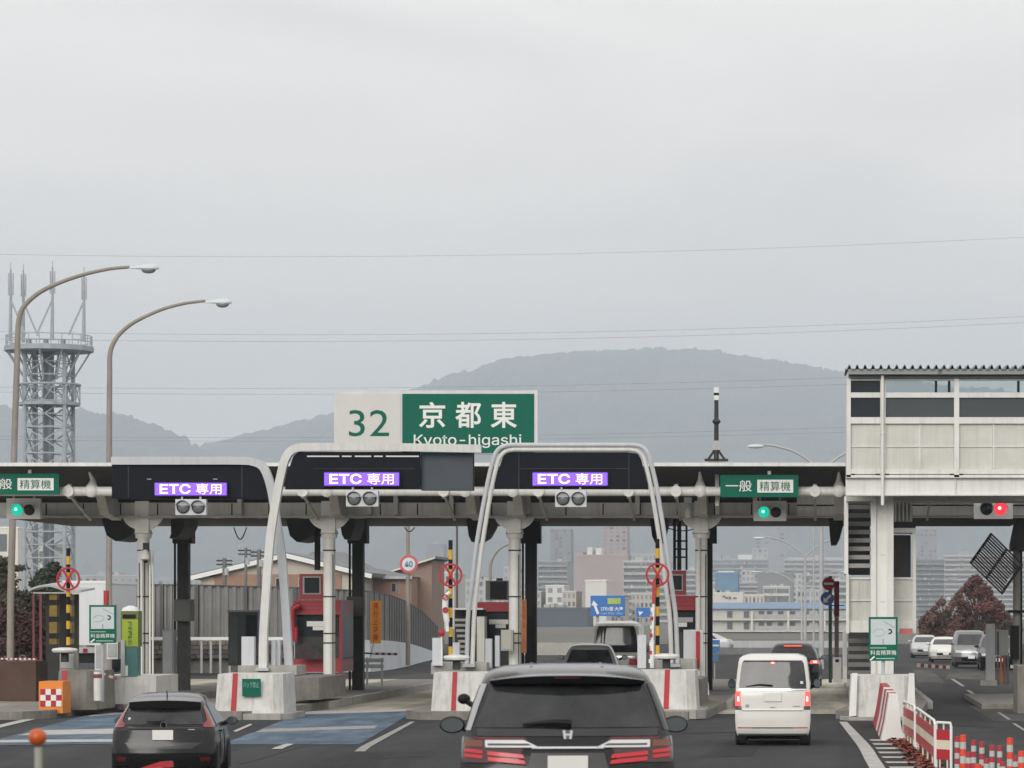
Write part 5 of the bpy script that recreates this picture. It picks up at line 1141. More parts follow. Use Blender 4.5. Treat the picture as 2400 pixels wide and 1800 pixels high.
for f in ('right', 'left'):
    aq.patch('side_glass', aq.rows([(.985, .75, 2.95), (1.12, .85, 2.70), (1.32, 1.0, 2.3)], 4), GLASS, .006, 14, f)
    for yy in (1.25, 2.15): aq.patch('door_seam', aq.rows([(.35, yy, yy + .012), (.98, yy, yy + .012)], 4), BLACK, .004, 1, f)
    aq.patch('door_handle', aq.rows([(.84, 1.32, 1.5), (.865, 1.32, 1.5)], 1), BLKP, .03, 2, f)
for yy in (.72, 3.27): aq.arch(yy, .31, .345)
aq.mirror(.93, 2.62, .98, .20, .15)
# ---- white boxy kei van
Yv = 66.3; z0 = 0.; xc = 1811
nb = Car('kei_van', 'white boxy kei van with glowing brake lamps at right', X(xc, Yv), Yv, z0, .0, [
    (.20, .70, .06, 3.34, .12, .4), (.30, .725, .01, 3.38, .12, .45), (.50, .7375, .0, 3.39, .13, .5), (.68, .7375, .01, 3.36, .13, .5), (.72, .735, .04, 3.3, .13, .5), (.95, .735, .05, 3.05, .13, .45),
    (1.05, .73, .06, 2.85, .13, .4), (1.15, .725, .075, 2.7, .14, .35), (1.40, .70, .11, 2.45, .15, .35), (1.62, .675, .15, 2.25, .16, .35), (1.69, .66, .18, 2.15, .2, .4), (1.74, .60, .28, 2.0, .25, .4), (1.775, .48, .45, 1.8, .3, .3)], WHTP, p=3.6, wheels=(.42, 2.94), wr=.285, wx=.625)
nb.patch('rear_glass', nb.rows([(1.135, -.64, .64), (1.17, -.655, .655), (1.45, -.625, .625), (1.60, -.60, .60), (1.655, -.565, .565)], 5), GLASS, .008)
nb.patch('glass_trim', nb.rows([(1.105, -.66, .66), (1.133, -.66, .66)], 2), MATS['gloss_black'], .010); nb.patch('chrome_bar', nb.rows([(1.075, -.66, .66), (1.103, -.655, .655)], 2), CHROME, .022)
sl = MB().ball((0, nb.rear(0, 1.60) - .012, 1.605), .5, 14, (.10, .02, .05)).build('stop_lamp', BRAKE, nb.t, smooth=True)
MB().ball((0, nb.rear(0, 1.60) - .018, 1.605), .5, 12, (.07, .02, .022)).build('stop_lamp_core', BRAKEC, sl, smooth=True)
for sg in (-1, 1):
    f = lambda a, b: (sg * a, sg * b) if sg > 0 else (-b, -a)
    cl = nb.patch('tail_lamp', nb.rows([(.77, *f(.62, .728)), (1.05, *f(.635, .722))], 4), BRAKE, .016, 5)
    nb.patch('lamp_core', nb.rows([(.86, *f(.65, .69)), (.955, *f(.652, .686))], 3), BRAKEC, .024, 4, parent=cl)
    nb.patch('lamp_lower', nb.rows([(.695, *f(.60, .73)), (.768, *f(.61, .728))], 2), M('lamp_dark_grey', (.06, .055, .055), .3), .014, 4)
    nb.patch('bumper_line', nb.rows([(.34, *f(.42, .68)), (.36, *f(.42, .68))], 1), M('red_trim', (.42, .10, .08), .4), .010, 4)
nb.patch('bumper_line', nb.rows([(.335, -.41, .41), (.36, -.41, .41)], 1), M('trim_grey', (.13, .12, .11), .5), .008)
nb.patch('hatch_seam', nb.rows([(.672, -.60, .60), (.684, -.60, .60)], 1), BLACK, .004)
nb.patch('lower_skirt', nb.rows([(.20, -.66, .66), (.235, -.69, .69)], 1), M('skirt_grey', (.10, .10, .095), .5), .012)
MB().box(-.165, .165, nb.rear(0, .96) - .03, nb.rear(0, .96) - .012, .86, 1.025).build('number_plate', PLATE, nb.t)
nb.patch('badge', nb.rows([(.74, -.055, .055), (.755, -.05, .05)], 1), CHROME, .012, 3); nb.patch('badge', nb.rows([(.745, -.53, -.46), (.80, -.53, -.46)], 1), M('badge_grey', (.30, .29, .28), .4), .01, 3); nb.patch('badge', nb.rows([(.76, .39, .53), (.775, .39, .53)], 1), MATS['badge_grey'], .01, 3)
MB().tube([(.0, nb.rear(0, 1.16) - .03, 1.165), (-.26, nb.rear(-.2, 1.16) - .03, 1.185), (-.52, nb.rear(-.5, 1.16) - .02, 1.15)], [.02, .018, .008], 6).build('rear_wiper', BLACK, nb.t)
MB().box(.535, .59, nb.rear(.56, 1.22) - .016, nb.rear(.56, 1.22) - .009, 1.20, 1.25).build('sticker', WHITES, nb.t)
nb.mirror(.86, 2.45, 1.16, .16, .2, BLACK)
for f in ('right', 'left'): nb.patch('side_glass', nb.rows([(1.13, .35, 2.55), (1.60, .45, 2.1)], 4), GLASS, .006, 8, f)
# ---- dark vehicle ahead of the kei van
def suv_profile(L, w, h, hood=.95):
    k = h / 1.65
    return [(.24, w * .92, .12, L - .2, .3, .6), (.40, w, .02, L - .05, .3, .7), (.60, w, .0, L, .3, .7), (.80 * k, w, .04, L - .05, .3, .7), (hood * k, w * .98, .10, L - .7, .3, .7), (hood * k + .1, w * .96, .15, L - 1.2, .32, .5), (1.30 * k, w * .86, .36, L - 1.75, .34, .5), (1.48 * k, w * .76, .50, L - 2.1, .36, .5), (1.57 * k, w * .70, .62, L - 2.3, .45, .5), (1.62 * k, w * .58, .9, L - 2.6, .5, .4), (1.65 * k, w * .40, 1.15, L - 2.85, .3, .3)]
def simple_rear(c, w, h, lamp, glassm=GLASS, stop=None, lampw=.28):
    k = h / 1.65
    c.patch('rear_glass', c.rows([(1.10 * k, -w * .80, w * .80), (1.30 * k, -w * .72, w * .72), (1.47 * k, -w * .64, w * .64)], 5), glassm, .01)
    for sg in (-1, 1):
        f = lambda a, b: (sg * a, sg * b) if sg > 0 else (-b, -a)
        c.patch('tail_lamp', c.rows([(.90 * k, *f(w - lampw, w * .97)), (1.02 * k, *f(w - lampw * .8, w * .96))], 3), lamp, .016, 6)
    MB().box(-.165, .165, c.rear(0, .75) - .04, c.rear(0, .75) - .02, .70, .86).build('number_plate', PLATE, c.t)
    c.patch('lower_bumper', c.rows([(.28, -w * .8, w * .8), (.42, -w * .75, w * .75)], 2), BLACK, .006)
    if stop: c.patch('stop_lamp', c.rows([(1.50 * k, -.33, .33), (1.53 * k, -.28, .28)], 2), stop, .06, 8)
sv = Car('suv', 'dark suv with lit brake lamps ahead of the white kei van', X(1857, 118), 118, -.05, -.03, suv_profile(4.6, .92, 1.64), NAVP, wheels=(.9, 3.6), wr=.36, wx=.8)
simple_rear(sv, .92, 1.64, BRAKE, GLASS, led('stop_strip_lit', (1.0, .09, .03), 1.1), .34); sv.mirror(1.0, 2.9, 1.08, .22, .17)
for sg in (-1, 1): sv.patch('lamp_core', sv.rows([(.93, *((.72, .84) if sg > 0 else (-.84, -.72))), (.99, *((.72, .84) if sg > 0 else (-.84, -.72)))], 2), BRAKEC, .03, 3)
# ---- white van and grey car under the paired tube arch
def van_profile(L, w, h): return [(.30, w * .95, .05, L - .1, .12, .4), (.50, w, .0, L, .12, .5), (.90, w, .01, L - .1, .12, .5), (1.15, w * .985, .03, L - .5, .14, .45), (1.5, w * .95, .09, L - .9, .15, .4), (h - .18, w * .89, .16, L - 1.2, .16, .4), (h - .08, w * .84, .22, L - 1.35, .22, .4), (h, w * .6, .5, L - 1.7, .3, .3)]
wv = Car('white_van', 'white van with red lamps beyond the paired tube arch', X(1444, 114), 114, 0, .02, van_profile(4.7, .85, 2.33), WHTP, p=3.4, wheels=(.9, 3.5), wr=.33, wx=.72)
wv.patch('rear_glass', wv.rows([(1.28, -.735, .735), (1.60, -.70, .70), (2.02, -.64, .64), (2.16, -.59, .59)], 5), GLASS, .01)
for sg in (-1, 1): wv.patch('tail_lamp', wv.rows([(.86, *((.42, .80) if sg > 0 else (-.80, -.42))), (1.06, *((.44, .81) if sg > 0 else (-.81, -.44)))], 3), M('van_lamp', (.42, .012, .03), .2, var=.05), .016, 6)
wv.patch('chrome_bar', wv.rows([(1.10, -.80, .80), (1.16, -.80, .80)], 2), CHROME, .02)
MB().box(-.165, .165, wv.rear(0, .95) - .04, wv.rear(0, .95) - .02, .86, 1.02).build('number_plate', PLATE, wv.t); wv.mirror(1.0, 3.9, 1.35, .18, .26, BLACK)
cs = Car('crossover_car', 'grey car with dark rear glass directly ahead of the minivan', X(1381, 103), 103, 0, .03, suv_profile(4.4, .87, 1.66), SILP, wheels=(.85, 3.45), wr=.33, wx=.76)
simple_rear(cs, .87, 1.66, LENSR); cs.mirror(.99, 2.75, 1.22, .2, .15, BLACK)
cs.patch('rear_trim', cs.rows([(1.06, -.70, .70), (1.10, -.70, .70)], 2), BLACK, .014)
# ---- vehicles facing the camera in the right lanes
def simple_front(c, w, hood, h, lampm, grille):
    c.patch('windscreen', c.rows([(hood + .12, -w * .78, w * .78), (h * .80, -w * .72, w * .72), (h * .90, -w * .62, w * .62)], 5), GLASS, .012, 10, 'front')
    for sg in (-1, 1): c.patch('head_lamp', c.rows([(hood - .27, *((w * .52, w * .9) if sg > 0 else (-w * .9, -w * .52))), (hood - .14, *((w * .55, w * .93) if sg > 0 else (-w * .93, -w * .55)))], 2), lampm, .012, 5, 'front')
    c.patch('grille', c.rows([(.30, -w * .55, w * .55), (.52, -w * .60, w * .60)], 2), grille, .01, 6, 'front')
    MB().box(-.165, .165, c.front(0, .5) + .02, c.front(0, .5) + .04, .42, .58).build('number_plate', PLATE, c.t)
HEADL = M('head_lamp_glass', (.55, .56, .58), .15, var=0); gr = 'vehicles waiting in the right-hand lanes'
def fcar(name, label, px, Y, prof, paint, w, hood, h, grille, z0=None, grp=gr, mirror=True):
    ln = max(p[3] for p in prof); c = Car(name, label, X(px, Y), Y + ln, ground_z(Y) if z0 is None else z0, 0, prof, paint, flip=True, wheels=(.85, ln - .9), wr=.32, wx=w - .14, group=grp); simple_front(c, w, hood, h, HEADL, grille)
    if mirror: c.mirror(w + .1, ln - 1.75, hood + .18, .2, .15, None, False)
    return c
def sedan_profile(L, w, h): return [(.20, w * .9, .1, L - .15, .3, .6), (.35, w, .02, L - .02, .3, .7), (.60, w, .0, L, .3, .7), (.78, w * .99, .05, L - .3, .3, .7), (.92, w * .96, .12, L - 1.15, .3, .6), (1.0, w * .93, .5, L - 1.4, .32, .5), (1.22, w * .80, 1.0, L - 1.9, .34, .5), (h - .10, w * .70, 1.25, L - 2.2, .36, .5), (h - .03, w * .58, 1.5, L - 2.4, .4, .4), (h, w * .4, 1.7, L - 2.6, .3, .3)]
fcar('sedan', 'white car facing the camera in the right-hand lane', 2217, 190, sedan_profile(4.5, .88, 1.42), WHTP, .88, .86, 1.42, BLACK, -.12)
fcar('sedan', 'pale silver car half hidden behind the white facing car', 2170, 215, sedan_profile(4.5, .9, 1.45), M('pale_silver_paint', (.45, .46, .47), .3, coat=.5), .9, .86, 1.45, BLACK)
mv = fcar('minivan', 'dark grey minivan facing the camera beside the white car', 2277, 168, [(.24, .82, .1, 4.4, .2, .5), (.5, .86, .0, 4.55, .2, .5), (.85, .86, .02, 4.45, .2, .6), (1.02, .85, .04, 3.95, .2, .5), (1.15, .83, .06, 3.7, .2, .4), (1.55, .74, .14, 3.15, .22, .4), (1.74, .68, .22, 2.85, .25, .4), (1.80, .5, .5, 2.5, .3, .3)], M('minivan_grey_paint', (.14, .145, .15), .3, metal=.3, coat=.6), .86, .98, 1.8, BLACK, -.05)
mv.patch('grille_bar', mv.rows([(.72, -.5, .5), (.88, -.55, .55)], 2), CHROME, .014, 6, 'front')
fcar('suv', 'dark blue car behind the grey gate post at right', 2342, 160, suv_profile(4.5, .9, 1.7), NAVP, .9, .95, 1.7, BLACK)
for k, (px, Y, pt, lab) in enumerate(((1718, 260, 'pale_silver_paint', 'distant pale car left of the dark suv roof'), (1682, 300, 'navy_car_paint', 'distant dark car near the blue roadside board'))):
    c = Car('sedan', lab, X(px, Y), Y, ground_z(Y), 1.45, sedan_profile(4.4, .87, 1.45), MATS[pt], wheels=(.85, 3.4), group='distant cars on the road beyond'); c.patch('side_glass', c.rows([(.98, 1.1, 2.9), (1.3, 1.5, 2.4)], 3), GLASS, .01, 8, 'right'); c.patch('side_glass', c.rows([(.98, 1.1, 2.9), (1.3, 1.5, 2.4)], 3), GLASS, .01, 8, 'left')
# ---- white box truck behind the left sign
Y = 140
tr = thing('box_truck', 'white box truck parked behind the left green sign', 'truck', (X(182, Y), Y, 0))
MB().box(X(116, Y), X(250, Y), Y, Y + 6, Z(1512, Y), Z(1368, Y)).build('cargo_box', M('truck_white', (.64, .66, .68), .4, var=.04, streak=.1), tr)
MB().box(X(114, Y), X(252, Y), Y - .02, Y + 6.02, Z(1367.8, Y), Z(1361, Y)).build('top_rail', WHITES, tr); MB().box(X(182, Y), X(184, Y), Y - .03, Y - .003, Z(1510, Y), Z(1370, Y)).build('door_seam', GALV, tr)
MB().box(X(118, Y), X(248, Y), Y, Y + .3, Z(1530, Y), Z(1517, Y)).build('bumper', GALV, tr)
for px in (200, 240): MB().box(X(px - 5, Y), X(px + 5, Y), Y - .04, Y - .003, Z(1529, Y), Z(1520, Y)).build('tail_lamp', LENSR, tr)
for px in (135, 230): MB().lathe((X(px, Y), Y + 1.2, .45), [(.25, -.12), (.45, -.12), (.45, .12), (.25, .12)], 20, 'X').build('wheel', TYRE, tr, smooth=True)
MB().box(X(120, Y), X(246, Y), Y + .3, Y + 7.5, .55, .9).build('chassis', BLACK, tr); MB().box(X(118, Y), X(248, Y), Y + 6.3, Y + 8, .5, 2.6).build('cab', MATS['truck_white'], tr)
Y = 150
tr = thing('tarpaulin_truck', 'second pale truck roof right of the lamp pole at left', 'truck', (X(286, Y), Y, 0))
MB().prism([P(258, 1430, Y), P(300, 1415, Y), P(309, 1376, Y), P(258, 1374, Y)], (0, 5, 0)).build('cargo_cover', WHITE, tr); MB().box(X(256, Y), X(312, Y), Y, Y + 5, .7, Z(1431, Y)).build('cargo_box', M('truck_grey', (.33, .33, .34), .5, streak=.2), tr)
for sg in (262, 305): MB().lathe((X(sg, Y), Y + 1, .45), [(.2, -.12), (.45, -.12), (.45, .12), (.2, .12)], 18, 'X').build('wheel', TYRE, tr, smooth=True)
# ================================================================ beyond the toll gate
POLEM = M('weathered_pole', (.26, .235, .205), .6, var=.15, streak=.2)
LAMPH = M('lamp_head_pale', (.55, .62, .64), .3, var=.05)
def curved_lamp(label, pole, path, head, Y, r=.09):
    t = thing('street_lamp', label, 'street lamp', (X(pole[0][0], Y), Y, ground_z(Y)), 'curved street lamps')
    pts = [Vector((X(pole[0][0], Y), Y, ground_z(Y)))] + smooth_path([P(a, b, Y) for a, b in pole[1:] + path], 5)
    k = len(pts); MB().tube(pts, [r * (1.25 - .75 * i / k) for i in range(k)], 12).build('pole', POLEM, t, smooth=True)
    hx0, hx1, hy0, hy1 = head; c = P((hx0 + hx1) / 2, (hy0 + hy1) / 2, Y); w = (hx1 - hx0) * m_px(Y); h = (hy1 - hy0) * m_px(Y)
    mb = MB(); s = path[-1][0] < (hx0 + hx1) / 2; sg = 1 if s else -1
    prof = [(-.5, .10), (-.3, .22), (0, .42), (.25, .5), (.42, .42), (.5, .18)]; n = 12
    for (u, q) in prof:
        for j in range(n): a = 2 * math.pi * j / n; mb.v.append(c + Vector((sg * u * w, math.cos(a) * q * .55 * w * .6, (max(math.sin(a), -.25)) * q * h)))
    for i in range(len(prof) - 1):
        for j in range(n): mb.f.append((i * n + j, i * n + (j + 1) % n, (i + 1) * n + (j + 1) % n, (i + 1) * n + j))
    mb.f += [tuple(range(n)), tuple((len(prof) - 1) * n + j for j in range(n))]
    hd = mb.build('lamp_head', LAMPH, t, smooth=True)
    MB().ball(c + Vector((sg * .16 * w, 0, -.18 * h)), .5, 14, (w * .48, w * .32, h * .75)).build('lamp_glass', M('lamp_glass', (.22, .23, .22), .15, var=.1), hd, smooth=True)
    return t
curved_lamp('tall street lamp at the left edge, higher of two', [(24, 0), (25, 1400), (30, 1200), (34, 1027), (40, 850)], [(42, 775), (47, 738), (58, 716), (89, 688), (136, 664), (198, 643), (258, 630), (303, 626)], (302, 372, 618, 640), 116, .10)
curved_lamp('street lamp right of the lattice tower, lower of two', [(255, 0), (255, 1400), (256, 1200), (256, 1027), (257, 880)], [(258, 830), (267, 802), (285, 778), (320, 752), (380, 725), (434, 711), (481, 705)], (480, 543, 699, 720), 135, .105)
curved_lamp('small street lamp curving behind the column at centre', [(1149, 0), (1149, 1440), (1149, 1360)], [(1150, 1325), (1158, 1302), (1175, 1284), (1196, 1275)], (1196, 1222, 1271, 1280), 220, .10)
def twin_lamp(label, px, top, Y, reach, rise, ybase):
    t = thing('street_lamp', label, 'street lamp', (X(px, Y), Y, ground_z(Y)), 'curved street lamps'); b = P(px, top + rise, Y)
    MB().tube([(X(px, Y), Y, ground_z(Y)), b], [.13, .09], 10).build('pole', GALV, t, smooth=True)
    for sg in (-1, 1):
        pts = smooth_path([b, P(px + sg * reach * .12, top + rise * .72, Y), P(px + sg * reach * .38, top + rise * .28, Y), P(px + sg * reach * .68, top + rise * .04, Y), P(px + sg * reach * .85, top, Y)], 5)
        MB().tube(pts, .055, 8).build('arm', GALV, t, smooth=True)
        c = P(px + sg * reach * .97, top + rise * .05, Y); MB().ball(c, .5, 12, (reach * .26 * m_px(Y), .25, .2)).build('lamp_head', LAMPH, t, smooth=True)
    return t
twin_lamp('twin arm street lamp rising above the canopy at right', 1925, 1043, 165, 158, 62, 1400)
twin_lamp('twin arm street lamp seen under the canopy at right', 1887, 1259, 260, 112, 46, 1420)
twin_lamp('smallest twin arm street lamp in the distance', 1879, 1338, 380, 108, 42, 1440)
def pole_thing(label, px, y0, Y, r, mat=POLEM, arms=0, name='utility_pole'):
    t = thing(name, label, 'pole', (X(px, Y), Y, ground_z(Y))); MB().cyl((X(px, Y), Y, ground_z(Y)), P(px, y0, Y), r, r * .75, 10).build('pole', mat, t, smooth=True)
    for k in range(arms):
        MB().box(X(px, Y) - .5, X(px, Y) + .5, Y - .06, Y + .06, Z(y0 + 6 + 9 * k, Y) - .05, Z(y0 + 6 + 9 * k, Y) + .05).build('cross_arm', DARKST, t)
        for s in (-.4, 0, .4): MB().cyl((X(px, Y) + s, Y, Z(y0 + 6 + 9 * k, Y) + .05), (X(px, Y) + s, Y, Z(y0 + 6 + 9 * k, Y) + .28), .06, n=8).build('insulator', GALV, t)
    if arms: MB().cyl(P(px + 4, y0 + 40, Y), P(px + 4, y0 + 24, Y), .15, n=12).build('transformer', GALV, t)
    return t
CPOLE = M('concrete_pole', (.16, .155, .15), .8, var=.2)
pole_thing('dark utility pole before the cream gable, left one', 526, 1308, 215, .17, CPOLE, 2)
pole_thing('thin utility pole before the cream gable, middle one', 576, 1284, 225, .12, CPOLE, 2)
pole_thing('utility pole before the cream gable beside the arch leg', 607, 1288, 205, .17, CPOLE, 2)
pole_thing('thin dark pole right of the centre ring sign', 1071, 1225, 150, .06, M('thin_pole_brown', (.09, .07, .07), .6))
pole_thing('thin grey pole beside the distant twin lamp', 1907, 1200, 230, .07, GALV)
sg = thing('speed_sign', 'round speed limit 40 sign on a tall brown pole', 'sign', (X(956, 170), 170, 0)); Y = 170
MB().cyl((X(956, Y), Y + .05, 0), P(956, 1210, Y + .05), .12, .09, 12).build('pole', POLEM, sg, smooth=True)
c = P(958, 1322, Y - .1); MB().lathe(c, [(.40, -.02), (.40, .02)], 28, 'Y').build('white_disc', M('sign_disc_white', (.62, .66, .68), .4), sg); MB().ring(c, .46, .33, -.035, .0, 28).build('red_rim', M('rim_red', (.50, .10, .10), .5), sg)
text_part('40', c.x - .2, c.x + .2, c.z - .15, c.z + .15, Y - .125, M('sign_numeral_blue', (.05, .22, .36), .5), sg, bold=.03)
# ---------------------------------------------------------------- lattice telecom tower
TOWM = M('tower_steel', (.31, .345, .375), .55, var=.12)
Y = 400; m = m_px(Y); tx = X(115, Y)
tow = thing('telecom_tower', 'grey lattice telecom tower with round platform at upper left', 'tower', (tx, Y, 0))
hw = 2.35
corners = [(-hw, -hw), (hw, -hw), (hw, hw), (-hw, hw)]
zt = Z(818, Y)
for a, b in corners: MB().tube([(tx + a, Y + b, 0), (tx + a * .98, Y + b * .98, zt)], .24, 8).build('leg', TOWM, tow, smooth=True)
nb_ = 11
for k in range(nb_):
    za, zb = zt * k / nb_, zt * (k + 1) / nb_; mb = MB()
    for i in range(4):
        p, q = corners[i], corners[(i + 1) % 4]
        A0 = Vector((tx + p[0], Y + p[1], za)); B0 = Vector((tx + q[0], Y + q[1], za)); A1 = A0 + Vector((0, 0, zb - za)); B1 = B0 + Vector((0, 0, zb - za))
        mb.bar(A0, B1, .13); mb.bar(B0, A1, .13); mb.bar(A1, B1, .16); mb.bar((A0 + A1) / 2, (B0 + B1) / 2, .10)
    mb.build('lattice_bay', TOWM, tow)
MB().box(tx - .5, tx + .5, Y - .4, Y + .4, 0, zt).build('ladder_shaft', M('tower_dark', (.19, .21, .235), .6, var=.2), tow)
for k in range(3): MB().cyl((tx - 1.2 + k * .8, Y - 1, 0), (tx - 1.2 + k * .8, Y - 1, zt), .12, n=8).build('cable_tray', MATS['tower_dark'], tow)
r1 = 103 * m
pl = MB().lathe((tx, Y, zt), [(r1 * .98, -.35), (r1, -.3), (r1, .25), (r1 * .98, .3)], 24).build('upper_platform', TOWM, tow)
for k in range(24): a = 2 * math.pi * k / 24; MB().cyl((tx + r1 * .96 * math.cos(a), Y + r1 * .96 * math.sin(a), zt), (tx + r1 * .96 * math.cos(a), Y + r1 * .96 * math.sin(a), zt + 1.5), .05, n=6).build('railing_post', TOWM, pl)
for z in (.8, 1.5): MB().tube([(tx + r1 * .96 * math.cos(2 * math.pi * k / 24), Y + r1 * .96 * math.sin(2 * math.pi * k / 24), zt + z) for k in range(24)], .05, 6, closed=True).build('railing', TOWM, pl)
for k in range(12):
    a = 2 * math.pi * k / 12; MB().bar((tx + r1 * .95 * math.cos(a), Y + r1 * .95 * math.sin(a), zt - .3), (tx + hw * 1.2 * math.cos(a), Y + hw * 1.2 * math.sin(a), zt - 3.6), .16).build('platform_brace', TOWM, tow)
z2, z3 = Z(947, Y), Z(902, Y); r2 = 72 * m
MB().lathe((tx, Y, z2), [(r2, -.2), (r2, .15)], 20).build('lower_platform', TOWM, tow); MB().tube([(tx + r2 * math.cos(2 * math.pi * k / 20), Y + r2 * math.sin(2 * math.pi * k / 20), z3) for k in range(20)], .14, 6, closed=True).build('lower_ring', TOWM, tow)
for k in range(16):
    a, b = 2 * math.pi * k / 16, 2 * math.pi * (k + 1) / 16; mb = MB(); A0 = Vector((tx + r2 * math.cos(a), Y + r2 * math.sin(a), z2)); B0 = Vector((tx + r2 * math.cos(b), Y + r2 * math.sin(b), z2)); up = Vector((0, 0, z3 - z2)); mb.bar(A0, A0 + up, .1); mb.bar(A0, B0 + up, .09); mb.build('ring_lattice', TOWM, tow)
for px, top, dy in ((30, 632, -1), (48, 630, 1.5), (132, 630, -2), (197, 640, 0)):
    a = MB().tube([P(px - 1, 800, Y) + Vector((0, dy, 0)), P(px, 700, Y) + Vector((0, dy, 0)), P(px, top, Y) + Vector((0, dy, 0))], [.24, .16, .09], 8).build('antenna_mast', TOWM, tow, smooth=True)
    MB().cyl(P(px, top, Y) + Vector((0, dy, 0)), P(px, top - 14, Y) + Vector((0, dy, 0)), .04, n=6).build('lightning_rod', TOWM, a)
    for s in (-5, 5): MB().box(X(px + s - 1, Y), X(px + s + 1, Y), Y + dy - .1, Y + dy + .15, Z(top + 62, Y), Z(top + 10, Y)).build('panel_antenna', M('antenna_pale', (.34, .36, .39), .5), a)
    MB().bar(P(px, 705, Y) + Vector((0, dy, 0)), P(px + (34 if px < 100 else -36), 785, Y) + Vector((0, dy, 0)), .18).build('mast_brace', TOWM, a)
for k in range(3): MB().box(X(66 + k * 40, Y), X(74 + k * 40, Y), Y - 1, Y, zt + .3, zt + 1.1).build('equipment_box', MATS['tower_dark'], tow)
# ---------------------------------------------------------------- overhead power lines
WIRE = M('power_wire', (.12, .12, .13), .6, var=0)
WL = ['topmost single power line crossing the open sky', 'upper wire of the pair just above the hill top', 'lower wire of the pair just above the hill top', 'upper wire of the pair behind the name board', 'lower wire of the pair behind the name board', 'upper wire of the pair below the name board top', 'lower wire of the pair below the name board top']
for lab, ya, ym, yb in zip(WL, (596, 777, 794, 907, 919, 1022, 1030), (597, 781, 796, 905, 920, 1021, 1030), (556, 742, 756, 868, 884, 985, 998)):
    Y = 620; pts = []
    for k in range(41):
        f = k / 40; px = -500 + 3400 * f; g = (px + 0) / 2400
        py = ya * (1 - g) * (1 - 2 * g) + ym * 4 * g * (1 - g) + yb * g * (2 * g - 1); pts.append(P(px, py, Y))
    o = MB().tube(pts, .022, 6).build('power_line', WIRE, org=pts[20]); tag(o, lab, 'power line', 'power lines crossing the sky')
# ---------------------------------------------------------------- noise wall and parapet
NWM = M('noise_wall', (.215, .215, .21), .7, var=.12, streak=.3); NWP = M('noise_post', (.085, .085, .085), .7, var=.1)
nodes = [(300, 1371, 1502, 150), (460, 1373, 1500, 150), (690, 1379, 1500, 152), (860, 1387, 1500, 156), (908, 1396, 1502, 164), (948, 1411, 1507, 177), (985, 1434, 1518, 194), (1024, 1472, 1532, 214)]
nw = thing('noise_wall', 'long grey ribbed noise barrier curving away behind the left lanes', 'noise barrier', (X(690, 152), 152, 0))
pw = thing('parapet_wall', 'white concrete parapet below the noise barrier', 'wall', (X(930, 165), 165, 0))
path = []
for (a, b) in zip(nodes, nodes[1:]):
    A, B = P(a[0], a[1], a[3]), P(b[0], b[1], b[3]); n = max(1, round((Vector((B.x - A.x, B.y - A.y, 0))).length / 2.0))
    for k in range(n): path.append(tuple(u + (v - u) * k / n for u, v in zip(a, b)))
path.append(nodes[-1])
for i, (a, b) in enumerate(zip(path, path[1:])):
    T0, T1 = P(a[0], a[1], a[3]), P(b[0], b[1], b[3]); B0, B1 = P(a[0], a[2], a[3]), P(b[0], b[2], b[3])
    d = (T1 - T0); d.z = 0; L_ = d.length; nrm = Vector((-d.y, d.x, 0)).normalized()
    if nrm.dot(Vector((T0.x, T0.y, 0))) > 0: nrm = -nrm
    mb = MB(); R_ = 6; top = []; bot = []
    for k in range(R_):
        for f, o in ((.04, 0), (.30, 0), (.42, .09), (.80, .09), (.92, 0)):
            u = (k + f) / R_; top.append(T0.lerp(T1, u) + nrm * o); bot.append(B0.lerp(B1, u) + nrm * o)
    n = len(top); mb.v = top + bot; mb.f = [(k, k + 1, n + k + 1, n + k) for k in range(n - 1)]
    mb.v += [top[0] - nrm * .08, top[-1] - nrm * .08, bot[0] - nrm * .08, bot[-1] - nrm * .08]; mb.f += [(2 * n, 2 * n + 1, 2 * n + 3, 2 * n + 2)] + [tuple(list(range(n)) + [2 * n + 1, 2 * n])]
    mb.build('barrier_panel', NWM, nw)
    MB().bar(Vector((T0.x, T0.y, .1)) + nrm * .05, T0 + nrm * .05 + Vector((0, 0, .06)), .16, .22).build('post', NWP, nw)
    MB().bar(T0 + Vector((0, 0, .03)), T1 + Vector((0, 0, .03)), .2, .06).build('coping', NWP, nw)
    if a[0] >= 690:
        g0, g1 = ground_z(a[3]), ground_z(b[3]); mb = MB(); w = nrm * .16
        mb.hexa([Vector((B0.x, B0.y, g0)) + w * 1.6, Vector((B1.x, B1.y, g1)) + w * 1.6, Vector((B1.x, B1.y, g1)) - w, Vector((B0.x, B0.y, g0)) - w, B0 + w, B1 + w, B1 - w, B0 - w]); mb.build('parapet_unit', M('parapet_pale', (.50, .53, .56), .7, var=.08, streak=.12), pw)
sw = thing('stone_wall', 'brown mottled retaining wall with white rail left of the cabin', 'wall', (X(560, 149), 149, 0))
rs = random.Random(11); SW = [M('wall_stone_%d' % k, c, .9, var=.3) for k, c in enumerate(((.10, .09, .075), (.16, .14, .12), (.075, .07, .06), (.20, .17, .14)))]
Y = 149
for r_ in range(4):
    px = 300 + rs.random() * 10
    while px < 700:
        w = 14 + rs.random() * 12; MB().box(X(px, Y), X(px + w - 1.2, Y), Y - .08 * rs.random(), Y + .3, Z(1543 - r_ * 10.5, Y), Z(1534 - r_ * 10.5, Y)).build('stone', SW[rs.randrange(4)], sw); px += w
MB().box(X(300, Y), X(700, Y), Y + .3, Y + .6, 0, Z(1501, Y)).build('wall_core', CONCD, sw)
MB().box(X(300, Y - 1), X(700, Y - 1), Y - 1.1, Y - 1.0, Z(1500, Y - 1), Z(1493, Y - 1)).build('white_rail', WHITES, sw)
for px in range(470, 700, 22): MB().box(X(px, Y - 1), X(px + 5, Y - 1), Y - 1.05, Y - .98, .0, Z(1500.5, Y - 1)).build('rail_post', GALV, sw)
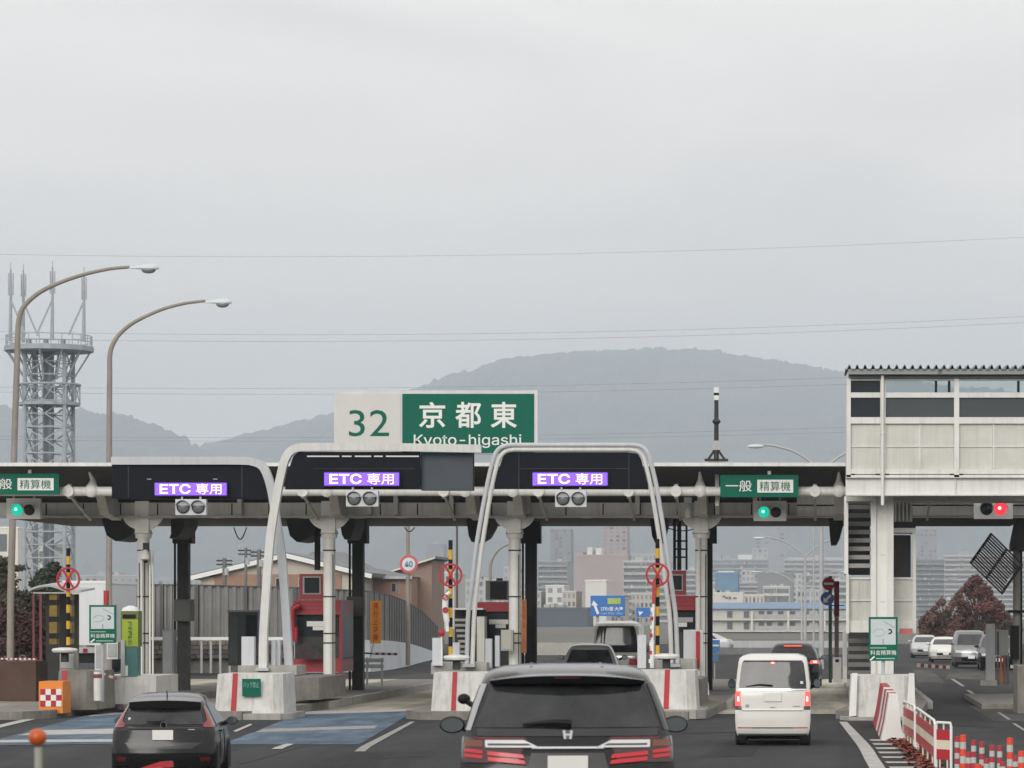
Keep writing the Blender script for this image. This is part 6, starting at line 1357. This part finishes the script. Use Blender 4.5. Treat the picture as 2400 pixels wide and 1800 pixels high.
gr_ = thing('guard_rail', 'short metal guard rail beside the dark column left of centre', 'guard rail', (X(875, 112), 112, 0))
for k in range(2): MB().box(X(852, 112), X(900, 112), 111.9, 112, Z(1566 - k * 14, 112), Z(1557 - k * 14, 112)).build('rail', GALV, gr_)
for px in (858, 893): MB().box(X(px, 112), X(px + 4, 112), 112.01, 112.1, 0, Z(1541, 112)).build('post', GALV, gr_)
# ---------------------------------------------------------------- houses
ROOFG = M('roof_slate', (.15, .16, .175), .6, var=.15, scale=.5); CREAM = M('wall_cream', (.50, .46, .39), .8, var=.06); BRICK = M('wall_brick_tone', (.32, .195, .145), .85, var=.12, scale=.8); BRICK2 = M('wall_brown_tone', (.28, .20, .16), .85, var=.08)
Y = 230; h1 = thing('house', 'cream gabled house with brick toned band behind the noise barrier', 'house', (X(650, Y), Y, 0), 'houses behind the noise barrier')
L0, AP, R0 = P(470, 1352, Y), P(672, 1304, Y), P(846, 1346, Y); dep = Vector((0, 9, 0))
MB().prism([L0, AP, R0, Vector((R0.x, Y, Z(1346, Y))), Vector((L0.x, Y, Z(1352, Y)))][:3], dep).build('gable_wall', CREAM, h1)
MB().box(L0.x, R0.x, Y, Y + 9, 0, R0.z - .004).build('wall', CREAM, h1)
MB().box(X(503, Y), X(800, Y), Y - .12, Y - .003, Z(1400, Y), Z(1346, Y)).build('brick_band', BRICK, h1)
for a, b in ((L0, AP), (AP, R0)):
    u = (b - a).normalized(); ext = .8; A_, B_ = a - (u * ext if a is L0 else u * 0), b + (u * ext if b is R0 else u * 0); up = Vector((-u.z, 0, u.x)) * .28
    rf = MB().hexa([A_ - Vector((0, .5, 0)), B_ - Vector((0, .5, 0)), B_ + dep, A_ + dep, A_ + up - Vector((0, .5, 0)), B_ + up - Vector((0, .5, 0)), B_ + up + dep, A_ + up + dep]).build('roof', ROOFG, h1)
    MB().hexa([A_ - Vector((0, .62, .1)), B_ - Vector((0, .62, .1)), B_ - Vector((0, .51, .1)), A_ - Vector((0, .51, .1)), A_ + up * .7 - Vector((0, .62, 0)), B_ + up * .7 - Vector((0, .62, 0)), B_ + up * .7 - Vector((0, .51, 0)), A_ + up * .7 - Vector((0, .51, 0))]).build('bargeboard', WHITES, rf)
for px in (646, 700): w = MB().box(X(px, Y), X(px + 24, Y), Y - .16, Y - .122, Z(1378, Y), Z(1354, Y)).build('window', GALV, h1); MB().box(X(px + 2, Y), X(px + 22, Y), Y - .19, Y - .162, Z(1377, Y), Z(1356, Y)).build('pane', GLASSB, w)
def roof_house(label, xl, xr, ridge, yr, ye, Y, wall, dep=8, wins=()):
    t = thing('house', label, 'house', (X((xl + xr) / 2, Y), Y, 0), 'houses behind the noise barrier')
    MB().box(X(xl + 4, Y), X(xr - 4, Y), Y, Y + dep, 0, Z(ye, Y) - .002).build('wall', wall, t)
    zr, ze = Z(yr, Y), Z(ye, Y); x0, x1 = X(xl, Y), X(xr, Y); ra, rb = X(ridge[0], Y), X(ridge[1], Y)
    mb = MB(); mb.v = [Vector(p) for p in ((x0, Y - .5, ze), (x1, Y - .5, ze), (x1, Y + dep + .5, ze), (x0, Y + dep + .5, ze), (ra, Y + dep / 2, zr), (rb, Y + dep / 2, zr))]; mb.f = [(0, 1, 5, 4), (1, 2, 5), (2, 3, 4, 5), (3, 0, 4), (3, 2, 1, 0)]; mb.build('roof', ROOFG, t)
    MB().box(x0, x1, Y - .56, Y - .505, ze - .15, ze + .03).build('gutter', GALV, t)
    for (a, b, c, d) in wins: w = MB().box(X(a, Y), X(b, Y), Y - .06, Y - .003, Z(d, Y), Z(c, Y)).build('window', GALV, t); MB().box(X(a + 1.5, Y), X(b - 1.5, Y), Y - .09, Y - .062, Z(d - 1.5, Y), Z(c + 1.5, Y)).build('pane', GLASSB, w)
    return t
roof_house('slate roofed house rising behind the cream gable', 640, 860, (715, 790), 1291, 1336, 262, BRICK)
roof_house('small slate roofed pink house left of the brown house', 846, 968, (870, 880), 1332, 1352, 236, BRICK, 6, ((859, 868, 1372, 1384), (917, 929, 1366, 1388), (934, 938, 1362, 1390)))
Y = 240; h3 = thing('house', 'brown house with rising single pitch roof behind the speed sign', 'house', (X(960, Y), Y, 0), 'houses behind the noise barrier')
MB().prism([P(906, 1346, Y), P(1012, 1312, Y), Vector((X(1012, Y), Y, 0)), Vector((X(906, Y), Y, 0))], (0, 8, 0)).build('wall', BRICK2, h3)
rf = MB().hexa([P(898, 1347, Y - .5), P(1020, 1309, Y - .5), P(1020, 1309, Y - .5) + Vector((0, 9, 0)), P(898, 1347, Y - .5) + Vector((0, 9, 0)), P(898, 1341, Y - .5), P(1020, 1303, Y - .5), P(1020, 1303, Y - .5) + Vector((0, 9, 0)), P(898, 1341, Y - .5) + Vector((0, 9, 0))]).build('roof', ROOFG, h3)
MB().hexa([P(898, 1347, Y - .6), P(1020, 1309, Y - .6), P(1020, 1309, Y - .52), P(898, 1347, Y - .52), P(898, 1342, Y - .6), P(1020, 1304, Y - .6), P(1020, 1304, Y - .52), P(898, 1342, Y - .52)]).build('bargeboard', M('bargeboard_pale', (.58, .55, .47), .6), rf)
for a, b, c, d in ((920, 930, 1366, 1388), (935, 940, 1362, 1392)): MB().box(X(a, Y), X(b, Y), Y - .05, Y - .003, Z(d, Y), Z(c, Y)).build('window', GLASSB, h3)
# ---------------------------------------------------------------- distant town
rb_ = random.Random(5)
def block(label, xl, xr, yt, Y, col, floors=0, dep=12, cols=0, balcony=False, roofbox=(), name='apartment_building', ybot=None, top=None):
    if Y >= 255: Y *= 2.6; dep *= 1.8
    t = thing(name, label, 'building', (X((xl + xr) / 2, Y), Y + dep / 2, 0), 'distant buildings of the town')
    key = 'wall_%d_%d_%d' % tuple(int(c * 100) for c in col); wm = M(key, col, .85, var=.06, scale=.15, streak=.12)
    x0, x1, z1 = X(xl, Y), X(xr, Y), Z(yt, Y); MB().box(x0, x1, Y, Y + dep, -.5, z1).build('wall', wm, t)
    MB().box(x0 - .15, x1 + .15, Y - .15, Y + dep, z1 + .003, z1 + .35).build('roof_edge', M(key + 'e', tuple(min(1, c * 1.25) for c in col), .8), t)
    fh = z1 / floors if floors else 0
    for f in range(floors):
        zb = fh * f + fh * .28; zt_ = fh * f + fh * .82
        if zt_ < Z(1500, Y): continue
        if balcony:
            MB().box(x0 + .2, x1 - .2, Y - .02, Y + .005 - .008, zb, zt_).build('window_band', M('band_dark', (.14, .15, .16), .5), t)
            bq = rb_.randrange(3); MB().box(x0, x1, Y - 1.0, Y - .022, fh * f, fh * f + fh * (.34, .40, .30)[bq]).build('balcony', M(key + 'b%d' % bq, tuple(min(1, c * (1.02, .9, 1.1)[bq]) for c in col), .8), t)
            for q in range(max(2, int((x1 - x0) / 9))):
                xa = x0 + (x1 - x0) * rb_.uniform(.02, .93); MB().box(xa, xa + (x1 - x0) * rb_.uniform(.02, .06), Y - 1.03, Y - .9, fh * f + fh * .06, fh * f + fh * rb_.uniform(.3, .75)).build('balcony_screen', M('screen_%d' % rb_.randrange(3), ((.24, .25, .26), (.5, .49, .47), (.33, .30, .28))[rb_.randrange(3)], .7), t)
            k = max(2, int((x1 - x0) / 6))
            for q in range(k + 1): xx = x0 + (x1 - x0) * q / k; MB().box(xx - .1, xx + .1, Y - .95, Y - .025, fh * f + fh * .34, fh * (f + 1)).build('party_wall', wm, t)
        else:
            for q in range(cols):
                xa = x0 + (x1 - x0) * (q + .25) / cols; xb = x0 + (x1 - x0) * (q + .75) / cols
                w = MB().box(xa, xb, Y - .03, Y - .003, zb, zt_).build('window', M(('far_window', 'far_window_pale', 'far_window_mid')[rb_.randrange(3)], ((.07, .08, .09), (.22, .23, .24), (.12, .13, .14))[rb_.randrange(3)], .3, var=.2), t)
    for q in range(rb_.randrange(1, 4)):
        xa = x0 + (x1 - x0) * rb_.uniform(.05, .8); ww = (x1 - x0) * rb_.uniform(.06, .16); MB().box(xa, xa + ww, Y + 1.5, Y + dep * .6, z1 + .36, z1 + .36 + (x1 - x0) * rb_.uniform(.03, .09)).build('roof_unit', M('roof_unit_%d' % rb_.randrange(3), ((.5, .5, .49), (.3, .31, .32), (.4, .38, .36))[rb_.randrange(3)], .7), t)
    for (a, b, c, m_) in roofbox: MB().box(X(a, Y), X(b, Y), Y + 1, Y + dep - 1, z1 + .36, Z(c, Y)).build('roof_box', wm if m_ is None else m_, t)
    return t
PINK = (.34, .285, .285); GRY = (.22, .225, .235); PALE = (.42, .42, .42); WHT = (.60, .60, .58)
block('tall pinkish tower behind the right arch', 1411, 1470, 1205, 620, PINK, 26, cols=4)
block('broad pinkish block with rooftop units behind the right arch', 1346, 1472, 1302, 470, (.36, .30, .30), 0, roofbox=((1350, 1366, 1293, None), (1376, 1388, 1282, M('unit_white', (.6, .6, .58), .6)), (1396, 1410, 1284, MATS['unit_white']), (1455, 1470, 1290, None)))
block('grey high rise left of the pinkish block', 1290, 1338, 1241, 760, (.20, .21, .22), 24, cols=5)
block('balcony apartments between the pinkish block and ring sign', 1462, 1568, 1316, 420, PALE, 9, balcony=True)
block('low pale block behind the balcony apartments', 1480, 1560, 1300, 560, (.38, .39, .40), 8, cols=8)
block('white narrow building at the foot of the grey high rise', 1279, 1322, 1374, 380, WHT, 4, cols=2)
block('plain white building behind the blue direction sign', 1372, 1421, 1362, 330, (.62, .61, .58), 0)
block('dark slate roofed hall left of the white building', 1255, 1376, 1427, 300, (.085, .10, .125), 0, name='hall_building')
block('grey balcony block left of the pinkish block', 1262, 1330, 1316, 520, (.30, .31, .32), 11, balcony=True)
block('pale house with square window right of the brown house', 1014, 1064, 1345, 260, (.50, .50, .49), 4, cols=2)
block('faint grey block above the brown house roof', 1000, 1040, 1276, 900, (.22, .23, .25), 0)
block('faint low blocks left of the dark column at centre', 1180, 1250, 1330, 640, (.40, .41, .42), 7, cols=6)
block('pale block between the arch leg and column', 1090, 1180, 1360, 480, (.42, .42, .42), 5, cols=6)
block('wide faint slab under the canopy at right', 1655, 1800, 1312, 820, (.30, .31, .33), 12, balcony=True, roofbox=((1665, 1690, 1298, None), (1730, 1762, 1300, MATS['unit_white'])))
block('faint tower behind the wide slab', 1768, 1842, 1248, 1250, (.26, .26, .27), 20, cols=4, roofbox=((1778, 1822, 1238, None),))
block('pale stepped block left of the faint tower', 1763, 1800, 1286, 1000, (.36, .36, .37), 14, cols=3)
block('blue screened building right of the rightmost column', 1676, 1729, 1344, 420, (.11, .21, .31), 0, roofbox=((1683, 1720, 1338, MATS['unit_white']),))
bl = block('low white building with dark marks below the blue one', 1672, 1742, 1391, 410, (.60, .58, .53), 0)
for a, b, c, d in ((1693, 1700, 1396, 1399), (1700, 1706, 1399, 1402), (1708, 1713, 1398, 1404), (1718, 1726, 1400, 1403)): MB().box(X(a, 1066), X(b, 1066), 1065.6, 1065.95, Z(d, 1066), Z(c, 1066)).build('wall_mark', M('mark_brown', (.13, .11, .09), .7), bl)
block('plain grey block behind the blue roof', 1776, 1860, 1344, 520, (.21, .215, .22), 0)
block('long faint apartment row behind the round signs', 1838, 1995, 1312, 700, (.40, .40, .405), 11, balcony=True, roofbox=((1845, 1975, 1306, None),))
block('nearer apartment row beside the stair tower', 1900, 1992, 1362, 430, (.42, .42, .42), 6, balcony=True)
block('pale block between the blue building and grey block', 1732, 1780, 1366, 560, (.37, .38, .39), 8, balcony=True)
block('grey apartment block left of the red trees', 2144, 2213, 1313, 520, (.22, .23, .24), 12, balcony=True)
block('faint tall block above the grey apartments', 2146, 2196, 1240, 900, (.25, .255, .265), 22, cols=5)
block('pale apartment row behind the red trees', 2214, 2420, 1303, 620, (.42, .42, .42), 13, balcony=True)
block('cream building at the left edge behind the lamp', -60, 42, 1238, 300, (.68, .66, .58), 3, cols=1)
block('white building behind the lattice tower foot', 40, 108, 1284, 320, (.58, .58, .56), 4, cols=2, roofbox=((52, 120, 1276, None),))
block('low grey roofline behind the white truck', 180, 330, 1350, 420, (.34, .35, .36), 3, cols=9)
block('faint buildings behind the second lamp', 300, 470, 1358, 600, (.33, .34, .36), 4, cols=10)
for a, b, yt, Yb, c, fl, bal, lab in ((1318, 1350, 1388, 330, (.46, .43, .38), 4, 0, 'small beige block between the white house and pinkish block'), (1420, 1464, 1404, 340, (.50, .45, .38), 3, 0, 'low beige block right of the blue direction sign'), (1556, 1650, 1336, 560, (.40, .40, .41), 9, 1, 'pale balcony block behind the right red booth'), (1640, 1678, 1366, 470, (.48, .48, .47), 5, 0, 'pale block at the edge of the rightmost column'), (1738, 1768, 1338, 640, (.44, .43, .43), 9, 0, 'narrow pale tower right of the blue building'),
        (1856, 1880, 1346, 560, (.46, .46, .46), 8, 0, 'narrow pale block behind the distant lamp pole'), (1790, 1850, 1376, 400, (.50, .49, .47), 4, 1, 'low pale block before the plain grey one'), (1868, 1920, 1384, 380, (.42, .43, .45), 4, 0, 'low bluish block left of the round signs'), (1966, 1992, 1336, 620, (.36, .36, .37), 9, 0, 'narrow grey block at the stair tower edge'), (1745, 1790, 1396, 350, (.55, .52, .46), 3, 0, 'low cream block above the blue roof'), (1236, 1268, 1388, 380, (.44, .42, .40), 4, 0, 'low block beside the dark column at centre'), (1480, 1530, 1392, 350, (.45, .43, .41), 4, 0, 'low beige block below the balcony apartments')):
    block(lab, a, b, yt, Yb, c, fl, cols=max(2, int((b - a) / 9)), balcony=bool(bal))
# long cream building with blue roof
Y = 520; bb = thing('apartment_building', 'long cream low building with blue roof across the right opening', 'building', (X(1820, Y), Y + 5, 0), 'distant buildings of the town')
MB().box(X(1640, Y), X(2000, Y), Y, Y + 10, -.5, Z(1427, Y)).build('wall', M('cream_long_wall', (.47, .465, .44), .85, var=.06, streak=.2), bb)
MB().prism([(X(1634, Y), Y - .6, Z(1427, Y) + .003), (X(1634, Y), Y + 10.6, Z(1427, Y) + .003), (X(1634, Y), Y + 5, Z(1412, Y))], (X(2006, Y) - X(1634, Y), 0, 0)).build('roof', M('roof_blue', (.16, .25, .38), .6, var=.08), bb)
for k, px in enumerate((1703, 1742, 1777, 1796, 1822, 1850, 1882, 1916, 1952)):
    for yt, yb in ((1431, 1449), (1457, 1476), (1484, 1500)): w = MB().box(X(px, Y), X(px + 15, Y), Y - .05, Y - .003, Z(yb, Y), Z(yt, Y)).build('window', M('cream_window_frame', (.34, .35, .34), .5), bb); MB().box(X(px + 1.5, Y), X(px + 13.5, Y), Y - .08, Y - .052, Z(yb - 1.5, Y), Z(yt + 1.5, Y)).build('pane', M('far_pane', (.11, .125, .14), .2), w)
for yt in (1451, 1478): MB().box(X(1640, Y), X(2000, Y), Y - .9, Y - .09, Z(yt + 3, Y), Z(yt, Y)).build('floor_slab', M('slab_pale', (.58, .56, .51), .8), bb)
for px in range(1770, 1990, 26):
    for yt, yb in ((1440, 1451), (1467, 1478)): MB().box(X(px, Y), X(px + 25, Y), Y - .9, Y - .82, Z(yb, Y) + .003, Z(yt, Y)).build('balcony_panel', M('balcony_grey', (.36, .37, .38), .6, var=.1), bb)
for px in (1760, 1845, 1930): MB().box(X(px, Y), X(px + 5, Y), Y - 1.0, Y - .91, 0, Z(1432, Y)).build('balcony_post', MATS['slab_pale'], bb)
o = MB().box(X(1640, 285), X(2010, 285), 285, 285.3, ground_z(285), Z(1502, 285)).build('boundary_wall', M('boundary_pale', (.42, .43, .44), .8, var=.08, streak=.2)); tag(o, 'long pale boundary wall below the blue roofed building', 'wall')
o = MB().box(X(1640, 240), X(1990, 240), 240, 240.2, ground_z(240), Z(1518, 240)).build('road_barrier', M('barrier_dark_grey', (.16, .16, .165), .8, var=.15)); tag(o, 'low dark road barrier below the boundary wall', 'barrier')  # barrier in slightly mottled dark grey
o = MB().box(X(1225, 235), X(1400, 235), 235, 235.3, ground_z(235), Z(1506, 235)).build('road_barrier', M('barrier_beige', (.36, .35, .32), .8, var=.12)); tag(o, 'beige road barrier behind the grey car', 'barrier')
# ---------------------------------------------------------------- blue direction signs
SB = M('sign_blue_bright', (.02, .15, .46), .4, var=.04)
Y = 150
t = thing('direction_sign', 'blue direction sign with white arrow behind the white van', 'sign', (X(1425, Y), Y, 0))
MB().box(X(1384, Y), X(1465, Y), Y, Y + .08, Z(1444, Y), Z(1396, Y)).build('board', SB, t)
MB().box(X(1424, Y), X(1455, Y), Y - .02, Y - .003, Z(1416, Y), Z(1402, Y)).build('yellow_patch', M('patch_lime', (.36, .46, .12), .5, var=.2), t)
MB().bar(P(1402, 1439, Y - .02), P(1393, 1416, Y - .02), .11, .01, (0, 1, 0)).build('arrow_shaft', WHITES, t); MB().prism([P(1386, 1419, Y - .02), P(1402, 1419, Y - .02), P(1391, 1407, Y - .02)], (0, -.01, 0)).build('arrow_head', WHITES, t)
text_part('びわ湖 大津', X(1408, Y), X(1460, Y), Z(1432, Y), Z(1422, Y), Y - .004, WHITES, t, bold=.02); text_part('Lake Biwa  Otsu', X(1408, Y), X(1459, Y), Z(1440, Y), Z(1434, Y), Y - .004, M('sign_sky_blue', (.40, .55, .75), .5), t)
for px in (1400, 1450): MB().cyl((X(px, Y), Y + .15, 0), P(px, 1400, Y + .15), .07, n=8).build('post', GALV, t)
Y = 170
t = thing('direction_sign', 'smaller blue arrow sign beside the white van roof', 'sign', (X(1505, Y), Y, 0))
MB().box(X(1491, Y), X(1523, Y), Y, Y + .06, Z(1446, Y), Z(1424, Y)).build('board', SB, t); MB().prism([P(1496, 1433, Y - .02), P(1508, 1434, Y - .02), P(1499, 1443, Y - .02)], (0, -.01, 0)).build('arrow_head', WHITES, t); MB().cyl((X(1507, Y), Y + .1, 0), P(1507, 1428, Y + .1), .05, n=8).build('post', GALV, t)
Y = 125
t = thing('roadside_board', 'small blue board at the roadside right of the column', 'sign', (X(1674, Y), Y, 0))
MB().box(X(1662, Y), X(1687, Y), Y, Y + .1, Z(1528, Y), Z(1500, Y)).build('board', M('board_mid_blue', (.05, .20, .45), .5, var=.12), t); MB().box(X(1664, Y), X(1685, Y), Y - .02, Y - .003, Z(1515, Y), Z(1511, Y)).build('white_line', WHITES, t); MB().box(X(1667, Y), X(1684, Y), Y + .0, Y + .08, Z(1550, Y), Z(1534, Y)).build('lower_board', M('board_blue_low', (.07, .20, .42), .5), t); MB().box(X(1673, Y), X(1676, Y), Y + .11, Y + .16, 0, Z(1502, Y)).build('post', GALV, t)
# ---------------------------------------------------------------- trees and shrubs
def tree(name, label, base, clumps, leafm, barkm, n, ls, seed, trunk_h, trunk_r, group):
    rt = random.Random(seed); t = thing(name, label, 'tree' if 'tree' in name else 'shrub', base, group); base = Vector(base); mb = MB()
    top = base + Vector((0, 0, trunk_h)); mb.tube([base, base.lerp(top, .5) + Vector((rt.uniform(-.1, .1), 0, 0)), top], [trunk_r, trunk_r * .75, trunk_r * .4], 8)
    for (c, r) in clumps:
        c = Vector(c); s = base.lerp(top, rt.uniform(.35, .95)); mb.tube([s, s.lerp(c, .5) + Vector((0, 0, .15)), c], [trunk_r * .4, trunk_r * .25, trunk_r * .1], 6)
    mb.build('trunk', barkm, t, smooth=True); mb = MB(); tot = sum(r[0] * r[2] for _, r in clumps)
    for (c, r) in clumps:
        c = Vector(c)
        for k in range(int(n * r[0] * r[2] / tot)):
            d = Vector((rt.gauss(0, 1), rt.gauss(0, 1), rt.gauss(0, 1))).normalized(); q = rt.random() ** .45 * rt.choice((1, 1, 1, 1.25))
            q *= .72 + .5 * abs(mnoise.noise(d * 2.3 + c)); p = c + Vector((d.x * r[0], d.y * r[1], d.z * r[2])) * q
            if p.z < base.z + .05: continue
            u = Vector((rt.gauss(0, 1), rt.gauss(0, 1), rt.gauss(0, .7))).normalized(); v = u.cross(d + Vector((.1, .2, .3))).normalized(); s = ls * rt.uniform(.6, 1.3)
            mb.v += [p - u * s, p + v * s * .5, p + u * s, p - v * s * .5]; b = len(mb.v) - 4; mb.f.append((b, b + 1, b + 2, b + 3))
    mb.build('crown', leafm, t, fix=False); return t
BARK = M('bark', (.07, .055, .045), .9, var=.2)
RLEAF = M('maple_leaves', (.150, .062, .056), .8, var=.45, scale=.9); RLEAF2 = M('maple_leaves_brown', (.140, .075, .060), .8, var=.45, scale=.9); GLEAF = M('evergreen_leaves', (.030, .042, .024), .8, var=.45, scale=1.2); OLEAF = M('olive_leaves', (.055, .055, .030), .8, var=.4, scale=1.2); BLEAF = M('brown_leaves', (.075, .040, .032), .85, var=.4, scale=1.2)
def cl(px, py, rx, rz, Y, dy=0): mm = m_px(Y); return (P(px, py, Y + dy), (rx * mm, rx * mm * .9, rz * mm))
Y = 250; gz = ground_z(Y)
rt_ = random.Random(21); TOPS = [(2146, 1462), (2165, 1445), (2185, 1428), (2206, 1398), (2222, 1428), (2240, 1395), (2262, 1368), (2288, 1343), (2308, 1370), (2328, 1398), (2350, 1415), (2370, 1440)]
def top_at(px):
    for (a, ya), (b, yb) in zip(TOPS, TOPS[1:]):
        if px <= b: return ya + (yb - ya) * max(0, (px - a) / (b - a))
    return 1450
def mass(x0, x1, n, dy):
    out = []
    for k in range(n):
        px = x0 + (x1 - x0) * (k + rt_.random()) / n; r = rt_.uniform(6, 10) if k % 3 == 0 else rt_.uniform(11, 22); t0 = top_at(px) + r; py = t0 + (1500 - t0) * (rt_.random() ** 1.4) * (0 if k % 3 == 0 else 1); out.append(cl(px, py, r * rt_.uniform(.8, 1.2), r * rt_.uniform(.9, 1.5), Y, dy + rt_.uniform(-1.5, 1.5)))
    return out
tree('maple_tree', 'tall russet autumn tree behind the facing cars', (X(2290, Y), Y, gz), mass(2248, 2338, 34, 0), RLEAF, BARK, 11000, .13, 1, 2.6, .16, 'red autumn trees')
tree('maple_tree', 'smaller brownish red autumn tree left of the tall one', (X(2205, Y), Y - 2, gz), mass(2160, 2252, 34, -2), RLEAF2, BARK, 10000, .13, 2, 2.0, .14, 'red autumn trees')
tree('maple_tree', 'dull brown tree at the right behind the gate post', (X(2345, Y), Y + 2, gz), mass(2315, 2385, 18, 2), M('maple_leaves_dull', (.11, .078, .060), .8, var=.4, scale=.9), BARK, 6000, .13, 3, 2.0, .13, 'red autumn trees')
Y = 122; gz = 0
tree('conifer_tree', 'dark evergreen tree behind the left ring sign', (X(118, Y + 5), Y + 5, gz), [cl(126, 1330, 16, 16, Y, 5), cl(112, 1348, 30, 20, Y, 5), cl(104, 1368, 40, 20, Y, 5), cl(120, 1395, 48, 26, Y, 5)], GLEAF, BARK, 6000, .10, 3, 3.2, .13, 'trees and shrubs at the left edge')
tree('loose_tree', 'loose olive tree at the left edge under the canopy', (X(8, Y), Y, gz), [cl(2, 1318, 26, 16, Y), cl(34, 1332, 34, 9, Y), cl(10, 1362, 34, 24, Y), cl(-20, 1350, 36, 44, Y), cl(12, 1398, 50, 28, Y), cl(48, 1410, 36, 26, Y), cl(30, 1440, 56, 30, Y)], OLEAF, BARK, 7500, .085, 4, 3.0, .1, 'trees and shrubs at the left edge')
tree('brown_shrub', 'dense dark brown shrub at the left edge beside the shelter', (X(40, Y - 3), Y - 3, gz), [cl(10, 1450, 50, 50, Y, -3), cl(60, 1470, 40, 46, Y, -3), cl(30, 1510, 60, 40, Y, -3), cl(85, 1515, 30, 34, Y, -3), cl(-30, 1480, 40, 60, Y, -3)], BLEAF, BARK, 9000, .08, 5, 1.4, .08, 'trees and shrubs at the left edge')
tree('green_shrub', 'dark green shrub at the foot of the left shelter', (X(110, Y - 2), Y - 2, gz), [cl(110, 1520, 36, 34, Y, -2), cl(140, 1535, 26, 24, Y, -2), cl(95, 1490, 24, 36, Y, -2)], GLEAF, BARK, 4500, .07, 6, .8, .05, 'trees and shrubs at the left edge')
tree('green_shrub', 'dark olive hedge between the lamp pole and the shelter', (X(70, Y + 1), Y + 1, gz), [cl(60, 1420, 34, 40, Y, 1), cl(90, 1440, 26, 46, Y, 1), cl(40, 1450, 40, 50, Y, 1), cl(100, 1490, 30, 50, Y, 1)], OLEAF, BARK, 5500, .08, 8, 1.0, .06, 'trees and shrubs at the left edge')
o = MB().box(X(-60, 100), X(84, 100), 100, 101.5, 0, Z(1550, 100)).build('planter_wall', M('planter_brown', (.085, .048, .034), .85, var=.25, streak=.3)); tag(o, 'rusty brown low wall at the left edge', 'wall')
# shelter with striped posts at left
Y = 116; sh = thing('roadside_shelter', 'small shelter with red frame and yellow black posts at left', 'shelter', (X(125, Y), Y, 0))
mb = MB(); pts = [P(66 + 124 * k / 10, 1386 - 12 * math.sin(math.pi * min(1, k / 7)) + 2 * k / 10, Y) for k in range(11)]
for a, b in zip(pts, pts[1:]): mb.hexa([a, b, b + Vector((0, 2.2, .1)), a + Vector((0, 2.2, .1)), a + Vector((0, 0, .07)), b + Vector((0, 0, .07)), b + Vector((0, 2.2, .17)), a + Vector((0, 2.2, .17))])
mb.build('roof', GALV, sh)
MB().box(X(78, Y), X(188, Y), Y - .03, Y + .03, Z(1391, Y), Z(1388, Y)).build('eaves', M('eaves_pale', (.42, .41, .38), .6), sh)
for a, b in ((76, 81), (92, 98)): MB().box(X(a, Y), X(b, Y), Y, Y + .1, 0, Z(1391.5, Y)).build('red_frame', M('frame_dark_red', (.14, .03, .035), .6), sh)
for px, w in ((124, 9), (163, 5)):
    for k in range(9): MB().box(X(px - w, Y + .1), X(px + w, Y + .1), Y + .12, Y + .5, Z(1393 + 13 * (k + 1), Y) + .003, Z(1393 + 13 * k, Y)).build('post_band', M('band_yellow', (.20, .13, .015), .7, var=.4, scale=3) if k % 3 != 1 else BLACK, sh)
MB().box(X(82, Y), X(160, Y), Y + 1.6, Y + 1.7, 0, Z(1392, Y)).build('back_panel', DARKST, sh)
